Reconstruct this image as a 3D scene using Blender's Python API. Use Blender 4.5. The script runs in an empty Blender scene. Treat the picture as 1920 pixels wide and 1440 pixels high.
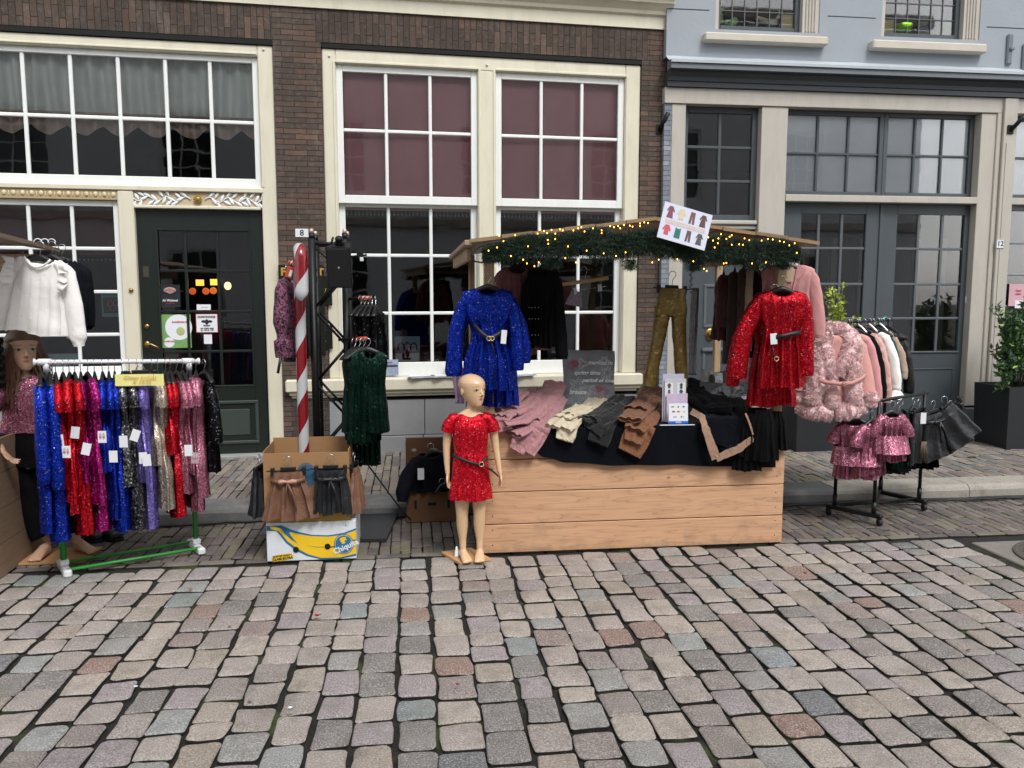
import bpy, math, random
from mathutils import Vector, Matrix, Euler, noise
R=math.radians
SC=bpy.context.scene
COL=SC.collection
# ------------------------------------------------------------------ camera, sky, sun, exposure
CZ=1.6; YAW=R(6.9); PIT=R(6.33); FPX=1550.0
cam=bpy.data.cameras.new('camera'); camo=bpy.data.objects.new('camera',cam); COL.objects.link(camo)
cam.sensor_width=36; cam.lens=FPX/1920*36; cam.clip_end=500; cam.clip_start=.05
camo.location=(0,0,CZ); camo.rotation_euler=(R(90)-PIT,0,-YAW)
SC.camera=camo
W=bpy.data.worlds.new('World'); SC.world=W; W.use_nodes=True
nt=W.node_tree; bg=nt.nodes['Background']
sky=nt.nodes.new('ShaderNodeTexSky'); sky.sky_type='NISHITA'; sky.sun_disc=False
sky.sun_elevation=R(52); sky.sun_rotation=R(160); sky.air_density=1.0; sky.dust_density=1.5; sky.ozone_density=1.0
hs=nt.nodes.new('ShaderNodeHueSaturation'); hs.inputs['Saturation'].default_value=.10
nt.links.new(sky.outputs[0],hs.inputs['Color']); nt.links.new(hs.outputs[0],bg.inputs[0])
bg.inputs[1].default_value=.15
sun=bpy.data.lights.new('sun','SUN'); suno=bpy.data.objects.new('sun',sun); COL.objects.link(suno)
sun.energy=1.25; sun.angle=R(18); sun.color=(1,.975,.945)
suno.rotation_euler=(R(38),0,R(20)); suno.location=(0,0,20)
SC.view_settings.view_transform='Standard'; SC.view_settings.look='None'
SC.view_settings.exposure=0.93; SC.view_settings.gamma=1
# ------------------------------------------------------------------ projection helper (pixel -> plane of known depth)
_fw=Vector((math.sin(YAW)*math.cos(PIT),math.cos(YAW)*math.cos(PIT),-math.sin(PIT)))
_rt=Vector((math.cos(YAW),-math.sin(YAW),0)); _up=_rt.cross(_fw)
def ray(x,y): return _fw+_rt*((x-960)/FPX)-_up*((y-720)/FPX)
def at(x,y,Y):
    d=ray(x,y); t=Y/d.y; return Vector((0,0,CZ))+d*t
def gnd(x,y,z=0.0):
    d=ray(x,y); t=(z-CZ)/d.z; return Vector((0,0,CZ))+d*t
def onpl(x,y,o,a,off=0.0):
    n=Vector((-math.sin(a),math.cos(a),0)); o=Vector((o[0],o[1],0)); d=ray(x,y)
    t=((o+n*off-Vector((0,0,CZ))).dot(n))/d.dot(n); p=Vector((0,0,CZ))+d*t
    return ((p-o).dot(Vector((math.cos(a),math.sin(a),0))),p.z)
# ------------------------------------------------------------------ materials
def hx(h):
    h=h.lstrip('#'); c=[int(h[i:i+2],16)/255 for i in (0,2,4)]
    return tuple((v/12.92 if v<=.04045 else ((v+.055)/1.055)**2.4) for v in c)+(1,)
MC={}
class NT:
    def __init__(s,name):
        s.m=bpy.data.materials.new(name); s.m.use_nodes=True; s.t=s.m.node_tree
        s.b=s.t.nodes['Principled BSDF']; s.out=s.t.nodes['Material Output']
    def n(s,typ,**kw):
        nd=s.t.nodes.new('ShaderNode'+typ)
        for k,v in kw.items(): setattr(nd,k,v)
        return nd
    def l(s,a,b): s.t.links.new(a,b)
    def coord(s,scale=(1,1,1),kind='Object',loc=(0,0,0),rot=(0,0,0)):
        tc=s.n('TexCoord'); mp=s.n('Mapping'); mp.inputs['Scale'].default_value=scale
        mp.inputs['Location'].default_value=loc; mp.inputs['Rotation'].default_value=rot
        s.l(tc.outputs[kind],mp.inputs[0]); return mp.outputs[0]
    def noise(s,v,scale,detail=3,rough=.55,dist=0):
        n=s.n('TexNoise'); n.inputs['Scale'].default_value=scale; n.inputs['Detail'].default_value=detail
        n.inputs['Roughness'].default_value=rough; n.inputs['Distortion'].default_value=dist
        if v is not None: s.l(v,n.inputs['Vector'])
        return n
    def ramp(s,fac,stops,interp='LINEAR'):
        r=s.n('ValToRGB'); r.color_ramp.interpolation=interp
        e=r.color_ramp.elements
        while len(e)<len(stops): e.new(.5)
        for i,(p,c) in enumerate(stops):
            e[i].position=p; e[i].color=c if len(c)==4 else (*c,1)
        s.l(fac,r.inputs[0]); return r.outputs[0]
    def mix(s,a,b,fac,mode='MIX'):
        m=s.n('Mix',data_type='RGBA',blend_type=mode)
        for i,v in ((6,a),(7,b)):
            if hasattr(v,'node'): s.l(v,m.inputs[i])
            else: m.inputs[i].default_value=v
        if hasattr(fac,'node'): s.l(fac,m.inputs[0])
        else: m.inputs[0].default_value=fac
        return m.outputs[2]
    def math(s,op,a,b=None):
        m=s.n('Math',operation=op)
        for i,v in ((0,a),(1,b)):
            if v is None: continue
            if hasattr(v,'node'): s.l(v,m.inputs[i])
            else: m.inputs[i].default_value=v
        return m.outputs[0]
    def bump(s,h,strength,dist=.01):
        b=s.n('Bump'); b.inputs['Strength'].default_value=strength; b.inputs['Distance'].default_value=dist
        s.l(h,b.inputs['Height']); s.l(b.outputs[0],s.b.inputs['Normal']); return b
    def set(s,**kw):
        for k,v in kw.items(): s.b.inputs[k.replace('_',' ')].default_value=v
def mul(c,f): return (min(1,c[0]*f),min(1,c[1]*f),min(1,c[2]*f),1)
def plain(name,h,rough=.6,var=.18,vs=6,bump=.15,bs=60,metal=0,spec=.5,coat=0,stretch=(1,1,1),sheen=0):
    if name in MC: return MC[name]
    k=NT(name); c=hx(h); v=k.coord(stretch)
    n1=k.noise(v,vs,4); col=k.mix(mul(c,1-var),mul(c,1+var),n1.outputs[0])
    k.l(col,k.b.inputs['Base Color']); k.set(Roughness=rough,Metallic=metal,Specular_IOR_Level=spec)
    if coat: k.set(Coat_Weight=coat,Coat_Roughness=.15)
    if sheen: k.set(Sheen_Weight=sheen)
    if bump: k.bump(k.noise(v,bs,3).outputs[0],bump,.004)
    MC[name]=k.m; return k.m
def painted(name,h,rough=.45,dirt=.25,streak=True):
    """old gloss paint on wood: faint vertical brush/dirt variation and soft relief"""
    if name in MC: return MC[name]
    k=NT(name); c=hx(h); v=k.coord((1,1,.25)); v2=k.coord((1,1,1))
    n=k.noise(v,9,6,.65); n2=k.noise(v2,1.7,3)
    col=k.mix(mul(c,1-dirt),c,k.ramp(n.outputs[0],[(.28,(0,0,0)),(.55,(1,1,1))]))
    col=k.mix(col,mul(c,1.05),n2.outputs[0])
    spk=k.ramp(k.noise(v2,70,3,.6).outputs[0],[(.70,(0,0,0)),(.76,(1,1,1))])
    col=k.mix(col,mul(c,.55),k.math('MULTIPLY',spk,.5))
    k.l(col,k.b.inputs['Base Color']); k.set(Roughness=rough)
    k.bump(k.noise(k.coord((1,1,.15)),55,4).outputs[0],.25,.003); MC[name]=k.m; return k.m
def brick(name,c1,c2,mortar,vert=False,w=.20,h=.047):
    k=NT(name)
    tc=k.n('TexCoord'); sp=k.n('SeparateXYZ'); k.l(tc.outputs['Object'],sp.inputs[0]); cb=k.n('CombineXYZ')
    xx=k.math('ADD',sp.outputs[0],sp.outputs[1])
    if vert: k.l(sp.outputs[2],cb.inputs[0]); k.l(xx,cb.inputs[1])
    else: k.l(xx,cb.inputs[0]); k.l(sp.outputs[2],cb.inputs[1])
    # wobble of the hand made courses
    wn=k.noise(tc.outputs['Object'],7,3); wv=k.n('VectorMath',operation='SCALE'); wv.inputs['Scale'].default_value=.014
    k.l(wn.outputs['Color'],wv.inputs[0]); ad=k.n('VectorMath',operation='ADD'); k.l(cb.outputs[0],ad.inputs[0]); k.l(wv.outputs[0],ad.inputs[1])
    bt=k.n('TexBrick'); k.l(ad.outputs[0],bt.inputs['Vector'])
    bt.inputs['Scale'].default_value=1; bt.inputs['Brick Width'].default_value=w; bt.inputs['Row Height'].default_value=h
    bt.inputs['Mortar Size'].default_value=.003; bt.inputs['Mortar Smooth'].default_value=.35; bt.inputs['Bias'].default_value=-.1
    bt.offset=.5; bt.inputs['Color1'].default_value=(0,0,0,1); bt.inputs['Color2'].default_value=(1,1,1,1); bt.inputs['Mortar'].default_value=(.5,.5,.5,1)
    tone=k.ramp(bt.outputs['Color'],[(0,hx(c1)),(.45,mul(hx(c1),1.25)),(.7,hx(c2)),(1,mul(hx(c2),1.45))])
    n=k.noise(tc.outputs['Object'],22,5,.6); n3=k.noise(tc.outputs['Object'],2.2,3)
    tone=k.mix(tone,k.mix(tone,hx('8a8480'),.45),k.ramp(n.outputs[0],[(.52,(0,0,0)),(.8,(.8,.8,.8))]))
    tone=k.mix(tone,mul(hx(c1),.7),k.ramp(n3.outputs[0],[(.45,(0,0,0)),(.7,(.6,.6,.6))]))
    n4=k.noise(k.coord((1,1,.35)),3.4,5,.7); tone=k.mix(tone,hx('8f8880'),k.ramp(n4.outputs[0],[(.56,(0,0,0)),(.74,(.35,.35,.35))]))
    col=k.mix(tone,hx(mortar),bt.outputs['Fac'])
    k.l(col,k.b.inputs['Base Color']); k.set(Roughness=.85,Specular_IOR_Level=.3)
    hh=k.math('ADD',k.math('MULTIPLY',bt.outputs['Fac'],-1.0),k.math('MULTIPLY',n.outputs[0],.9))
    k.bump(hh,.9,.008); MC[name]=k.m; return k.m
def leopard(name,a,b):
    k=NT(name); v=k.coord(); n=k.noise(v,62,2,.5,1.2)
    k.l(k.mix(hx(a),hx(b),k.ramp(n.outputs[0],[(.47,(0,0,0)),(.53,(1,1,1))])),k.b.inputs['Base Color']); k.set(Roughness=.85); MC[name]=k.m; return k.m
def island(name,stops,rough=.8,speck=.35,bs=120,moss=0,spec=.4,ss=160,bstr=.5):
    """stones: every stone (mesh island) its own colour, granite speckle and a rough face"""
    k=NT(name); g=k.n('NewGeometry'); v=k.coord()
    base=k.ramp(g.outputs['Random Per Island'],[(p,hx(c)) for p,c in stops],'CONSTANT')
    sp=k.noise(v,ss,3,.75); bl=k.noise(v,11,4,.6); fine=k.noise(v,420,2,.7)
    base=k.mix(base,k.mix(base,hx('d8d2c8'),.6),k.math('MULTIPLY',k.ramp(sp.outputs[0],[(.5,(0,0,0)),(.66,(1,1,1))]),speck*1.5))
    base=k.mix(base,mul(hx('3c3a3c'),1),k.math('MULTIPLY',k.ramp(sp.outputs[0],[(.34,(1,1,1)),(.46,(0,0,0))]),speck))
    base=k.mix(base,mul(hx('57504a'),1),k.ramp(bl.outputs[0],[(.5,(0,0,0)),(.78,(.55,.55,.55))]))
    st=k.noise(v,1.3,5,.65); base=k.mix(base,mul(hx('4a4541'),1),k.ramp(st.outputs[0],[(.52,(0,0,0)),(.72,(.35,.35,.35))])); base=k.mix(base,hx('aaa49c'),k.ramp(k.noise(v,5.5,3,.6).outputs[0],[(.52,(0,0,0)),(.75,(.3,.3,.3))]))
    base=k.mix(base,hx('2b2a2c'),k.math('MULTIPLY',k.ramp(fine.outputs[0],[(.36,(1,1,1)),(.48,(0,0,0))]),.35))
    if moss:
        base=k.mix(base,hx('5d6340'),k.math('MULTIPLY',k.ramp(k.noise(v,3.1,4).outputs[0],[(.55,(0,0,0)),(.7,(1,1,1))]),moss))
    k.l(base,k.b.inputs['Base Color']); k.set(Roughness=rough,Specular_IOR_Level=spec)
    k.bump(k.math('ADD',k.noise(v,bs,4,.65).outputs[0],k.math('MULTIPLY',bl.outputs[0],.8)),bstr,.006); MC[name]=k.m; return k.m
def sequin(name,h,cell=.0048,bright=1.0,spark=.03,dark=.35):
    """cloth covered in small metallic discs, each tilted its own way"""
    if name in MC: return MC[name]
    k=NT(name); c=hx(h); v=k.coord()
    vo=k.n('TexVoronoi'); vo.inputs['Scale'].default_value=1/cell; k.l(v,vo.inputs['Vector'])
    sep=k.n('SeparateColor'); k.l(vo.outputs['Color'],sep.inputs[0])
    tone=k.ramp(sep.outputs[0],[(0,mul(c,dark)),(.6,c),(.9,mul(c,1.5*bright)),(1-spark,mul(c,1.7*bright)),(min(.999,1-spark+.01),k_mixw(c,.28))])  # palest discs are sparkle painted into the base colour, scattered at random
    edge=k.ramp(vo.outputs['Distance'],[(.0,(1,1,1)),(.75,(1,1,1)),(1,(.45,.45,.45))])
    tone=k.mix(tone,edge,1.0,'MULTIPLY')
    k.l(tone,k.b.inputs['Base Color']); k.set(Metallic=.7,Roughness=.40,Specular_IOR_Level=.3)
    g=k.n('NewGeometry'); sub=k.n('VectorMath',operation='SUBTRACT'); k.l(vo.outputs['Color'],sub.inputs[0]); sub.inputs[1].default_value=(.5,.5,.5)
    sc=k.n('VectorMath',operation='SCALE'); sc.inputs['Scale'].default_value=.50; k.l(sub.outputs[0],sc.inputs[0])
    ad=k.n('VectorMath',operation='ADD'); k.l(g.outputs['Normal'],ad.inputs[0]); k.l(sc.outputs[0],ad.inputs[1])
    nm=k.n('VectorMath',operation='NORMALIZE'); k.l(ad.outputs[0],nm.inputs[0]); k.l(nm.outputs[0],k.b.inputs['Normal'])
    MC[name]=k.m; return k.m
def k_mixw(c,f): return (c[0]+(1-c[0])*f,c[1]+(1-c[1])*f,c[2]+(1-c[2])*f,1)
def cloth(name,h,rough=.85,wr=.5,ws=14,weave=.25,sheen=.2,metal=0,spec=.3,var=.16):
    if name in MC: return MC[name]
    k=NT(name); c=hx(h); v=k.coord()
    n=k.noise(v,ws,4,.55,.6); w=k.noise(v,500,1)
    k.l(k.mix(mul(c,1-var),mul(c,1+var),n.outputs[0]),k.b.inputs['Base Color'])
    k.set(Roughness=rough,Sheen_Weight=sheen,Metallic=metal,Specular_IOR_Level=spec)
    k.bump(k.math('ADD',k.math('MULTIPLY',n.outputs[0],wr*3),k.math('MULTIPLY',w.outputs[0],weave*.3)),.7,.012); MC[name]=k.m; return k.m
def wood(name,h,axis=0,knots=True,rough=.6,contrast=.28,dirt=0):
    if name in MC: return MC[name]
    k=NT(name); c=hx(h); oi=k.n('ObjectInfo'); tc=k.n('TexCoord')
    off=k.n('VectorMath',operation='ADD'); sc=k.n('CombineXYZ')
    r=k.math('MULTIPLY',oi.outputs['Random'],37.0)
    for i in range(3): k.l(r,sc.inputs[i])
    k.l(tc.outputs['Object'],off.inputs[0]); k.l(sc.outputs[0],off.inputs[1])
    mp=k.n('Mapping'); s=[9,9,9]; s[axis]=.8; mp.inputs['Scale'].default_value=s; k.l(off.outputs[0],mp.inputs[0])
    n=k.noise(mp.outputs[0],1.5,3,.5,.5)
    rings=k.math('FRACT',k.math('MULTIPLY',n.outputs[0],7.0))
    g=k.ramp(rings,[(0,mul(c,1-contrast)),(.12,mul(c,1-contrast*.3)),(.6,mul(c,1.06)),(1,mul(c,.96))])
    s2=[150,150,150]; s2[axis]=4; mp2=k.n('Mapping'); mp2.inputs['Scale'].default_value=s2; k.l(off.outputs[0],mp2.inputs[0])
    f=k.noise(mp2.outputs[0],1,3); g=k.mix(g,mul(c,.75),k.math('MULTIPLY',k.ramp(f.outputs[0],[(.4,(0,0,0)),(.8,(1,1,1))]),.55))
    big=k.noise(off.outputs[0],2.3,2); g=k.mix(g,(c[0]*1.08,c[1]*.86,c[2]*.74,1),k.math('MULTIPLY',big.outputs[0],.35))
    if knots:
        s3=[7,7,7]; s3[axis]=4.6; s3[1 if axis==0 else 0]=0; mp3=k.n('Mapping'); mp3.inputs['Scale'].default_value=s3; k.l(off.outputs[0],mp3.inputs[0])
        vo=k.n('TexVoronoi'); vo.inputs['Scale'].default_value=.9; k.l(mp3.outputs[0],vo.inputs['Vector'])
        kn=k.ramp(vo.outputs['Distance'],[(0,(1,1,1)),(.055,(.5,.5,.5)),(.075,(.9,.9,.9)),(.10,(0,0,0))])
        sc_=k.n('SeparateColor'); k.l(vo.outputs['Color'],sc_.inputs[0]); kn=k.math('MULTIPLY',kn,k.math('LESS_THAN',sc_.outputs[0],.42))
        g=k.mix(g,hx('4a2c1a'),k.math('MULTIPLY',kn,.8))
    if dirt: g=k.mix(g,hx('6f675c'),k.math('MULTIPLY',k.noise(off.outputs[0],5,4).outputs[0],dirt))
    if name=='new_larch':   # splashed dirt along the foot of the boards
        sz=k.n('SeparateXYZ'); k.l(tc.outputs['Object'],sz.inputs[0]); dn=k.noise(tc.outputs['Object'],16,5,.7)
        fz=k.math('SUBTRACT',dn.outputs[0],k.math('MULTIPLY',sz.outputs[2],4.0)); g=k.mix(g,hx('5e564c'),k.ramp(fz,[(.28,(0,0,0)),(.62,(.42,.42,.42))]))
        sm=k.noise(tc.outputs['Object'],4.5,5,.7); g=k.mix(g,hx('84705c'),k.ramp(sm.outputs[0],[(.56,(0,0,0)),(.74,(.4,.4,.4))]))
    k.l(g,k.b.inputs['Base Color']); k.set(Roughness=rough,Specular_IOR_Level=.3)
    k.bump(f.outputs[0],.25,.003); MC[name]=k.m; return k.m
def glassmat(name,tint=(1,1,1,1),wav=.05,refl=.02):
    k=NT(name); t=k.n('BsdfTransparent'); g=k.n('BsdfGlossy'); g.inputs['Roughness'].default_value=.02; t.inputs[0].default_value=tint
    v=k.coord(); b=k.n('Bump'); b.inputs['Strength'].default_value=wav; b.inputs['Distance'].default_value=.02
    k.l(k.noise(v,2.6,2,.5,.4).outputs[0],b.inputs['Height']); k.l(b.outputs[0],g.inputs['Normal'])
    fr=k.n('Fresnel'); fr.inputs['IOR'].default_value=1.5; f=k.math('ADD',k.math('MULTIPLY',fr.outputs[0],1.0),refl)
    mx=k.n('MixShader'); k.l(f,mx.inputs[0]); k.l(t.outputs[0],mx.inputs[1]); k.l(g.outputs[0],mx.inputs[2]); k.l(mx.outputs[0],k.out.inputs[0])
    MC[name]=k.m; return k.m
def emit(name,h,strength):
    if name in MC: return MC[name]
    k=NT(name); k.set(Base_Color=hx(h),Emission_Color=hx(h),Emission_Strength=strength); MC[name]=k.m; return k.m
CREAM=painted('cream_paint','cdc8b4',.5,.24); WHITE=painted('white_paint','dcdfdd',.4,.13)
BEIGE=painted('beige_paint','aca79e',.5,.24); DGREY=painted('dark_grey_paint','434a4e',.42,.22); DGREEN=painted('dark_green_paint','1c221f',.3,.25)
CORN=painted('slate_paint','3a3f45',.4,.2); CORN2=painted('slate_paint_light','656a72',.45,.15)
BRICK=brick('brown_brick','4a4039','5b483e','2b2725'); BRICKV=brick('arch_brick','453b35','54453c','2a2623',True,.21,.055)
STONE=plain('bluestone','87888a',.8,.2,5,.5,200); SILL=plain('sill_stone','b8b2a6',.75,.12,8,.4,60)
BLUEW=plain('blue_grey_render','90969d',.85,.09,2.5,.55,22); BLUEB=brick('blue_painted_brick','767c85','828991','5c636b')
GLASS=glassmat('old_glass'); GLASS2=glassmat('shop_glass',wav=.03,refl=.035)
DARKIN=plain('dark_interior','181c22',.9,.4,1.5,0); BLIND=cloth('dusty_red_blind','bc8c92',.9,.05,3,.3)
CURT=cloth('grey_green_curtain','cbd2ce',.8,.35,5,.2); CURT2=cloth('taupe_satin','9c8b80',.5,.4,9,.1,spec=.5)
ROLL=cloth('pale_roller_blind','e2e8ee',.8,.05,3,.2); LEAD=plain('zinc_flashing','a3abb0',.5,.12,6,.3,30)
BLACKP=plain('black_plastic','0d0e10',.45,.2,20,.1); BLACKM=plain('black_metal','121316',.45,.2,20,.15,metal=.3)
CHROME=plain('steel_wire','b9bcc0',.25,.1,20,0,metal=1); GOLDM=plain('brass','a08850',.35,.2,20,.1,metal=1)
PAPER=plain('white_card','d9dbdf',.6,.03,6,0); WPLAST=plain('white_plastic','dcdde0',.4,.06,20,.05)
WOODN=wood('new_larch','c69f7e',0,contrast=.42); WOODV=wood('new_larch_upright','b09a7c',2,False); WOODR=wood('roof_board','97805f',0,False,contrast=.35,dirt=.3); WOODY=wood('larch_side','a8937a',1,dirt=.2)
SKIN=plain('mannequin_skin','d0ad88',.3,.06,7,.05,40,coat=.25); SKIN2=plain('mannequin_skin_rosy','bf9a80',.5,.06,4,.05,40)
CARD=plain('brown_cardboard','94704b',.85,.1,4,.2,90); CARD2=plain('brown_card_dark','5f4129',.85,.15,4,.2,90)
RUBB=plain('dark_rubber','17181b',.6,.2,20,.2)
# ------------------------------------------------------------------ objects
def tag(o,label=None,cat=None,group=None,kind=None):
    if label: o['label']=label
    if cat: o['category']=cat
    if group: o['group']=group
    if kind: o['kind']=kind
    return o
def empty(name,loc=(0,0,0),rz=0,label=None,cat=None,group=None):
    o=bpy.data.objects.new(name,None); COL.objects.link(o); o.location=loc; o.rotation_euler=(0,0,rz); o.empty_display_size=.1
    return tag(o,label,cat,group)
class MB:
    def __init__(s): s.v=[]; s.f=[]; s.mi=[]; s.k=0; s.sm=[]; s.smooth=True
    def add(s,vs,fs,M=None,smooth=None):
        o=len(s.v)
        s.v+= [tuple(M@Vector(p)) for p in vs] if M else [tuple(p) for p in vs]
        s.f+=[tuple(i+o for i in f) for f in fs]; s.mi+=[s.k]*len(fs); s.sm+=[s.smooth if smooth is None else smooth]*len(fs)
        return s
    def box(s,x0,x1,y0,y1,z0,z1,M=None,b=0):
        if x0>x1:x0,x1=x1,x0
        if y0>y1:y0,y1=y1,y0
        if z0>z1:z0,z1=z1,z0
        b=min(b,(x1-x0)*.45,(y1-y0)*.45,(z1-z0)*.45)
        if b<=0:
            vs=[(x,y,z) for z in(z0,z1) for y in(y0,y1) for x in(x0,x1)]
            fs=[(0,2,3,1),(4,5,7,6),(0,1,5,4),(2,6,7,3),(0,4,6,2),(1,3,7,5)]
            return s.add(vs,fs,M,False)
        vs=[];ix={}
        for i,x in enumerate((x0,x1)):
            for j,y in enumerate((y0,y1)):
                for l,z in enumerate((z0,z1)):
                    sx,sy,sz=(1-2*i),(1-2*j),(1-2*l)
                    ix[i,j,l,0]=len(vs);vs.append((x,y+sy*b,z+sz*b))
                    ix[i,j,l,1]=len(vs);vs.append((x+sx*b,y,z+sz*b))
                    ix[i,j,l,2]=len(vs);vs.append((x+sx*b,y+sy*b,z))
        fs=[]
        def q(*a): fs.append(tuple(ix[t] for t in a))
        q((0,0,0,0),(0,0,1,0),(0,1,1,0),(0,1,0,0)); q((1,0,0,0),(1,1,0,0),(1,1,1,0),(1,0,1,0))
        q((0,0,0,1),(1,0,0,1),(1,0,1,1),(0,0,1,1)); q((0,1,0,1),(0,1,1,1),(1,1,1,1),(1,1,0,1))
        q((0,0,0,2),(0,1,0,2),(1,1,0,2),(1,0,0,2)); q((0,0,1,2),(1,0,1,2),(1,1,1,2),(0,1,1,2))
        for i in(0,1):
            for j in(0,1):
                q((i,j,0,0),(i,j,1,0),(i,j,1,1),(i,j,0,1)); q((i,0,j,0),(i,1,j,0),(i,1,j,2),(i,0,j,2)); q((0,i,j,1),(1,i,j,1),(1,i,j,2),(0,i,j,2))
                for l in(0,1): q((i,j,l,0),(i,j,l,1),(i,j,l,2))
        return s.add(vs,fs,M,False)
    def loft(s,rings,cap=(True,True),smooth=True,M=None,closed=True):
        n=len(rings[0]); vs=[p for r in rings for p in r]; fs=[]
        for i in range(len(rings)-1):
            for j in range(n if closed else n-1):
                a=i*n+j;b=i*n+(j+1)%n; fs.append((a,b,b+n,a+n))
        if cap[0] and closed: fs.append(tuple(range(n-1,-1,-1)))
        if cap[1] and closed: fs.append(tuple((len(rings)-1)*n+j for j in range(n)))
        return s.add(vs,fs,M,smooth)
    def tube(s,pts,r,n=8,M=None,cap=True):
        pts=[Vector(p) for p in pts]; rs=r if isinstance(r,(list,tuple)) else [r]*len(pts); rings=[]; prev=None
        for i,p in enumerate(pts):
            t=(pts[min(i+1,len(pts)-1)]-pts[max(i-1,0)]).normalized()
            if prev is None:
                u=t.orthogonal().normalized()
            else:
                u=(prev-t*prev.dot(t)); u=u.normalized() if u.length>1e-6 else t.orthogonal().normalized()
            prev=u; w=t.cross(u)
            rings.append([p+(u*math.cos(2*math.pi*j/n)+w*math.sin(2*math.pi*j/n))*rs[i] for j in range(n)])
        return s.loft(rings,(cap,cap),True,M)
    def ell(s,c,rx,ry,rz,n=16,m=10,M=None):
        rings=[[(c[0]+rx*math.cos(2*math.pi*j/n)*math.sin(math.pi*(i+.02)/(m+.04)),c[1]+ry*math.sin(2*math.pi*j/n)*math.sin(math.pi*(i+.02)/(m+.04)),c[2]-rz*math.cos(math.pi*(i+.02)/(m+.04))) for j in range(n)] for i in range(m+1)]
        return s.loft(rings,(True,True),True,M)
    def prism(s,poly,y0,y1,M=None):
        """outline in x,z extruded along y"""
        n=len(poly); vs=[(x,y0,z) for x,z in poly]+[(x,y1,z) for x,z in poly]
        fs=[tuple(range(n)),tuple(range(2*n-1,n-1,-1))]+[(i,i+n,(i+1)%n+n,(i+1)%n) for i in range(n)]
        return s.add(vs,fs,M,False)
    def grid(s,fn,nu,nv,M=None,smooth=True):
        vs=[fn(i/nu,j/nv) for i in range(nu+1) for j in range(nv+1)]
        fs=[(i*(nv+1)+j,(i+1)*(nv+1)+j,(i+1)*(nv+1)+j+1,i*(nv+1)+j+1) for i in range(nu) for j in range(nv)]
        return s.add(vs,fs,M,smooth)
    def build(s,name,mats,parent=None,**kw):
        me=bpy.data.meshes.new(name); me.from_pydata(s.v,[],s.f); me.validate()
        if not isinstance(mats,(list,tuple)): mats=[mats]
        for m in mats: me.materials.append(m)
        if len(me.polygons)==len(s.f):
            me.polygons.foreach_set('material_index',s.mi); me.polygons.foreach_set('use_smooth',s.sm)
        me.update()
        o=bpy.data.objects.new(name,me); COL.objects.link(o)
        if parent: o.parent=parent
        return tag(o,**kw)
def T(x=0,y=0,z=0,rx=0,ry=0,rz=0,s=1):
    return Matrix.Translation((x,y,z))@Euler((rx,ry,rz)).to_matrix().to_4x4()@Matrix.Scale(s,4)
def text(name,body,size,mat,M,parent=None,ext=.0006,align='CENTER',bold=0,shear=0,**kw):
    cu=bpy.data.curves.new(name,'FONT'); cu.body=body; cu.size=size; cu.extrude=ext; cu.align_x=align; cu.align_y='CENTER'; cu.offset=bold; cu.shear=shear; cu.resolution_u=3
    t=bpy.data.objects.new('t',cu); COL.objects.link(t); dg=bpy.context.evaluated_depsgraph_get(); dg.update()
    me=bpy.data.meshes.new_from_object(t.evaluated_get(dg)); bpy.data.objects.remove(t); bpy.data.curves.remove(cu)
    me.name=name; me.transform(M@Matrix.Rotation(R(90),4,'X')); me.materials.clear(); me.materials.append(mat)
    o=bpy.data.objects.new(name,me); COL.objects.link(o)
    if parent: o.parent=parent
    return tag(o,**kw)
def copy_tree(o,parent=None):
    c=o.copy(); COL.objects.link(c)
    if parent: c.parent=parent
    for ch in [q for q in bpy.data.objects if q.parent==o]: copy_tree(ch,c)
    return c
def lerp(a,b,t): return a+(b-a)*t
def interp(tab,x):
    if x<=tab[0][0]: return tab[0][1:]
    for p,q in zip(tab,tab[1:]):
        if x<=q[0]:
            t=(x-p[0])/(q[0]-p[0]); t=t*t*(3-2*t)
            return tuple(lerp(a,b,t) for a,b in zip(p[1:],q[1:]))
    return tab[-1][1:]
def nz(x,y=0,z=0): return noise.noise(Vector((x,y,z)))
# ================================================================== GROUND
rnd=random.Random(7)
SETTM=island('granite_setts',[(0,'9f958f'),(.15,'938984'),(.28,'867c79'),(.38,'a4998f'),(.48,'91878a'),(.57,'8b8a88'),(.64,'998e83'),(.71,'777371'),(.79,'9c918b'),(.86,'8d908f'),(.89,'94887d'),(.92,'867672'),(.945,'846a60'),(.965,'7c8486'),(.985,'65676c'),(.993,'aaa39d')],.7,.62,90,moss=.22,ss=150,bstr=1.0)
CLAY=island('clay_pavers',[(0,'5c5350'),(.15,'665a55'),(.3,'544c4c'),(.42,'6b605b'),(.55,'625b5a'),(.68,'6a6455'),(.76,'57504c'),(.86,'726a62'),(.94,'4f4d4e')],.85,.12,90,moss=.45,ss=90)
CLAYP=island('footway_pavers',[(0,'746a66'),(.15,'80746e'),(.3,'6a6160'),(.42,'867b74'),(.55,'7a7370'),(.68,'857f6e'),(.76,'6b6a67'),(.86,'8b8275'),(.94,'6d7072')],.85,.12,90,moss=.45,ss=90)
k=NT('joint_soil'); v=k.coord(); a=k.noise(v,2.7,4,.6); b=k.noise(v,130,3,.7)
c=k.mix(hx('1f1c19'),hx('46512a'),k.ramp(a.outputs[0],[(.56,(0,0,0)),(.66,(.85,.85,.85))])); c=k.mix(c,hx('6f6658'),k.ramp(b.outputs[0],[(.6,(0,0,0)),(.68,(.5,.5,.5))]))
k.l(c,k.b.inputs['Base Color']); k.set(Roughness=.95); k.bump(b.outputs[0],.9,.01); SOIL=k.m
def sheet(name,x0,x1,y0,y1,z,m,nx=1,ny=1):
    b=MB(); b.grid(lambda u,v:(lerp(x0,x1,u),lerp(y0,y1,v),z),nx,ny,None,False); return b.build(name,m,kind='structure')
EX=4.93   # where the setts end and the clay gutter strip starts
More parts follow.
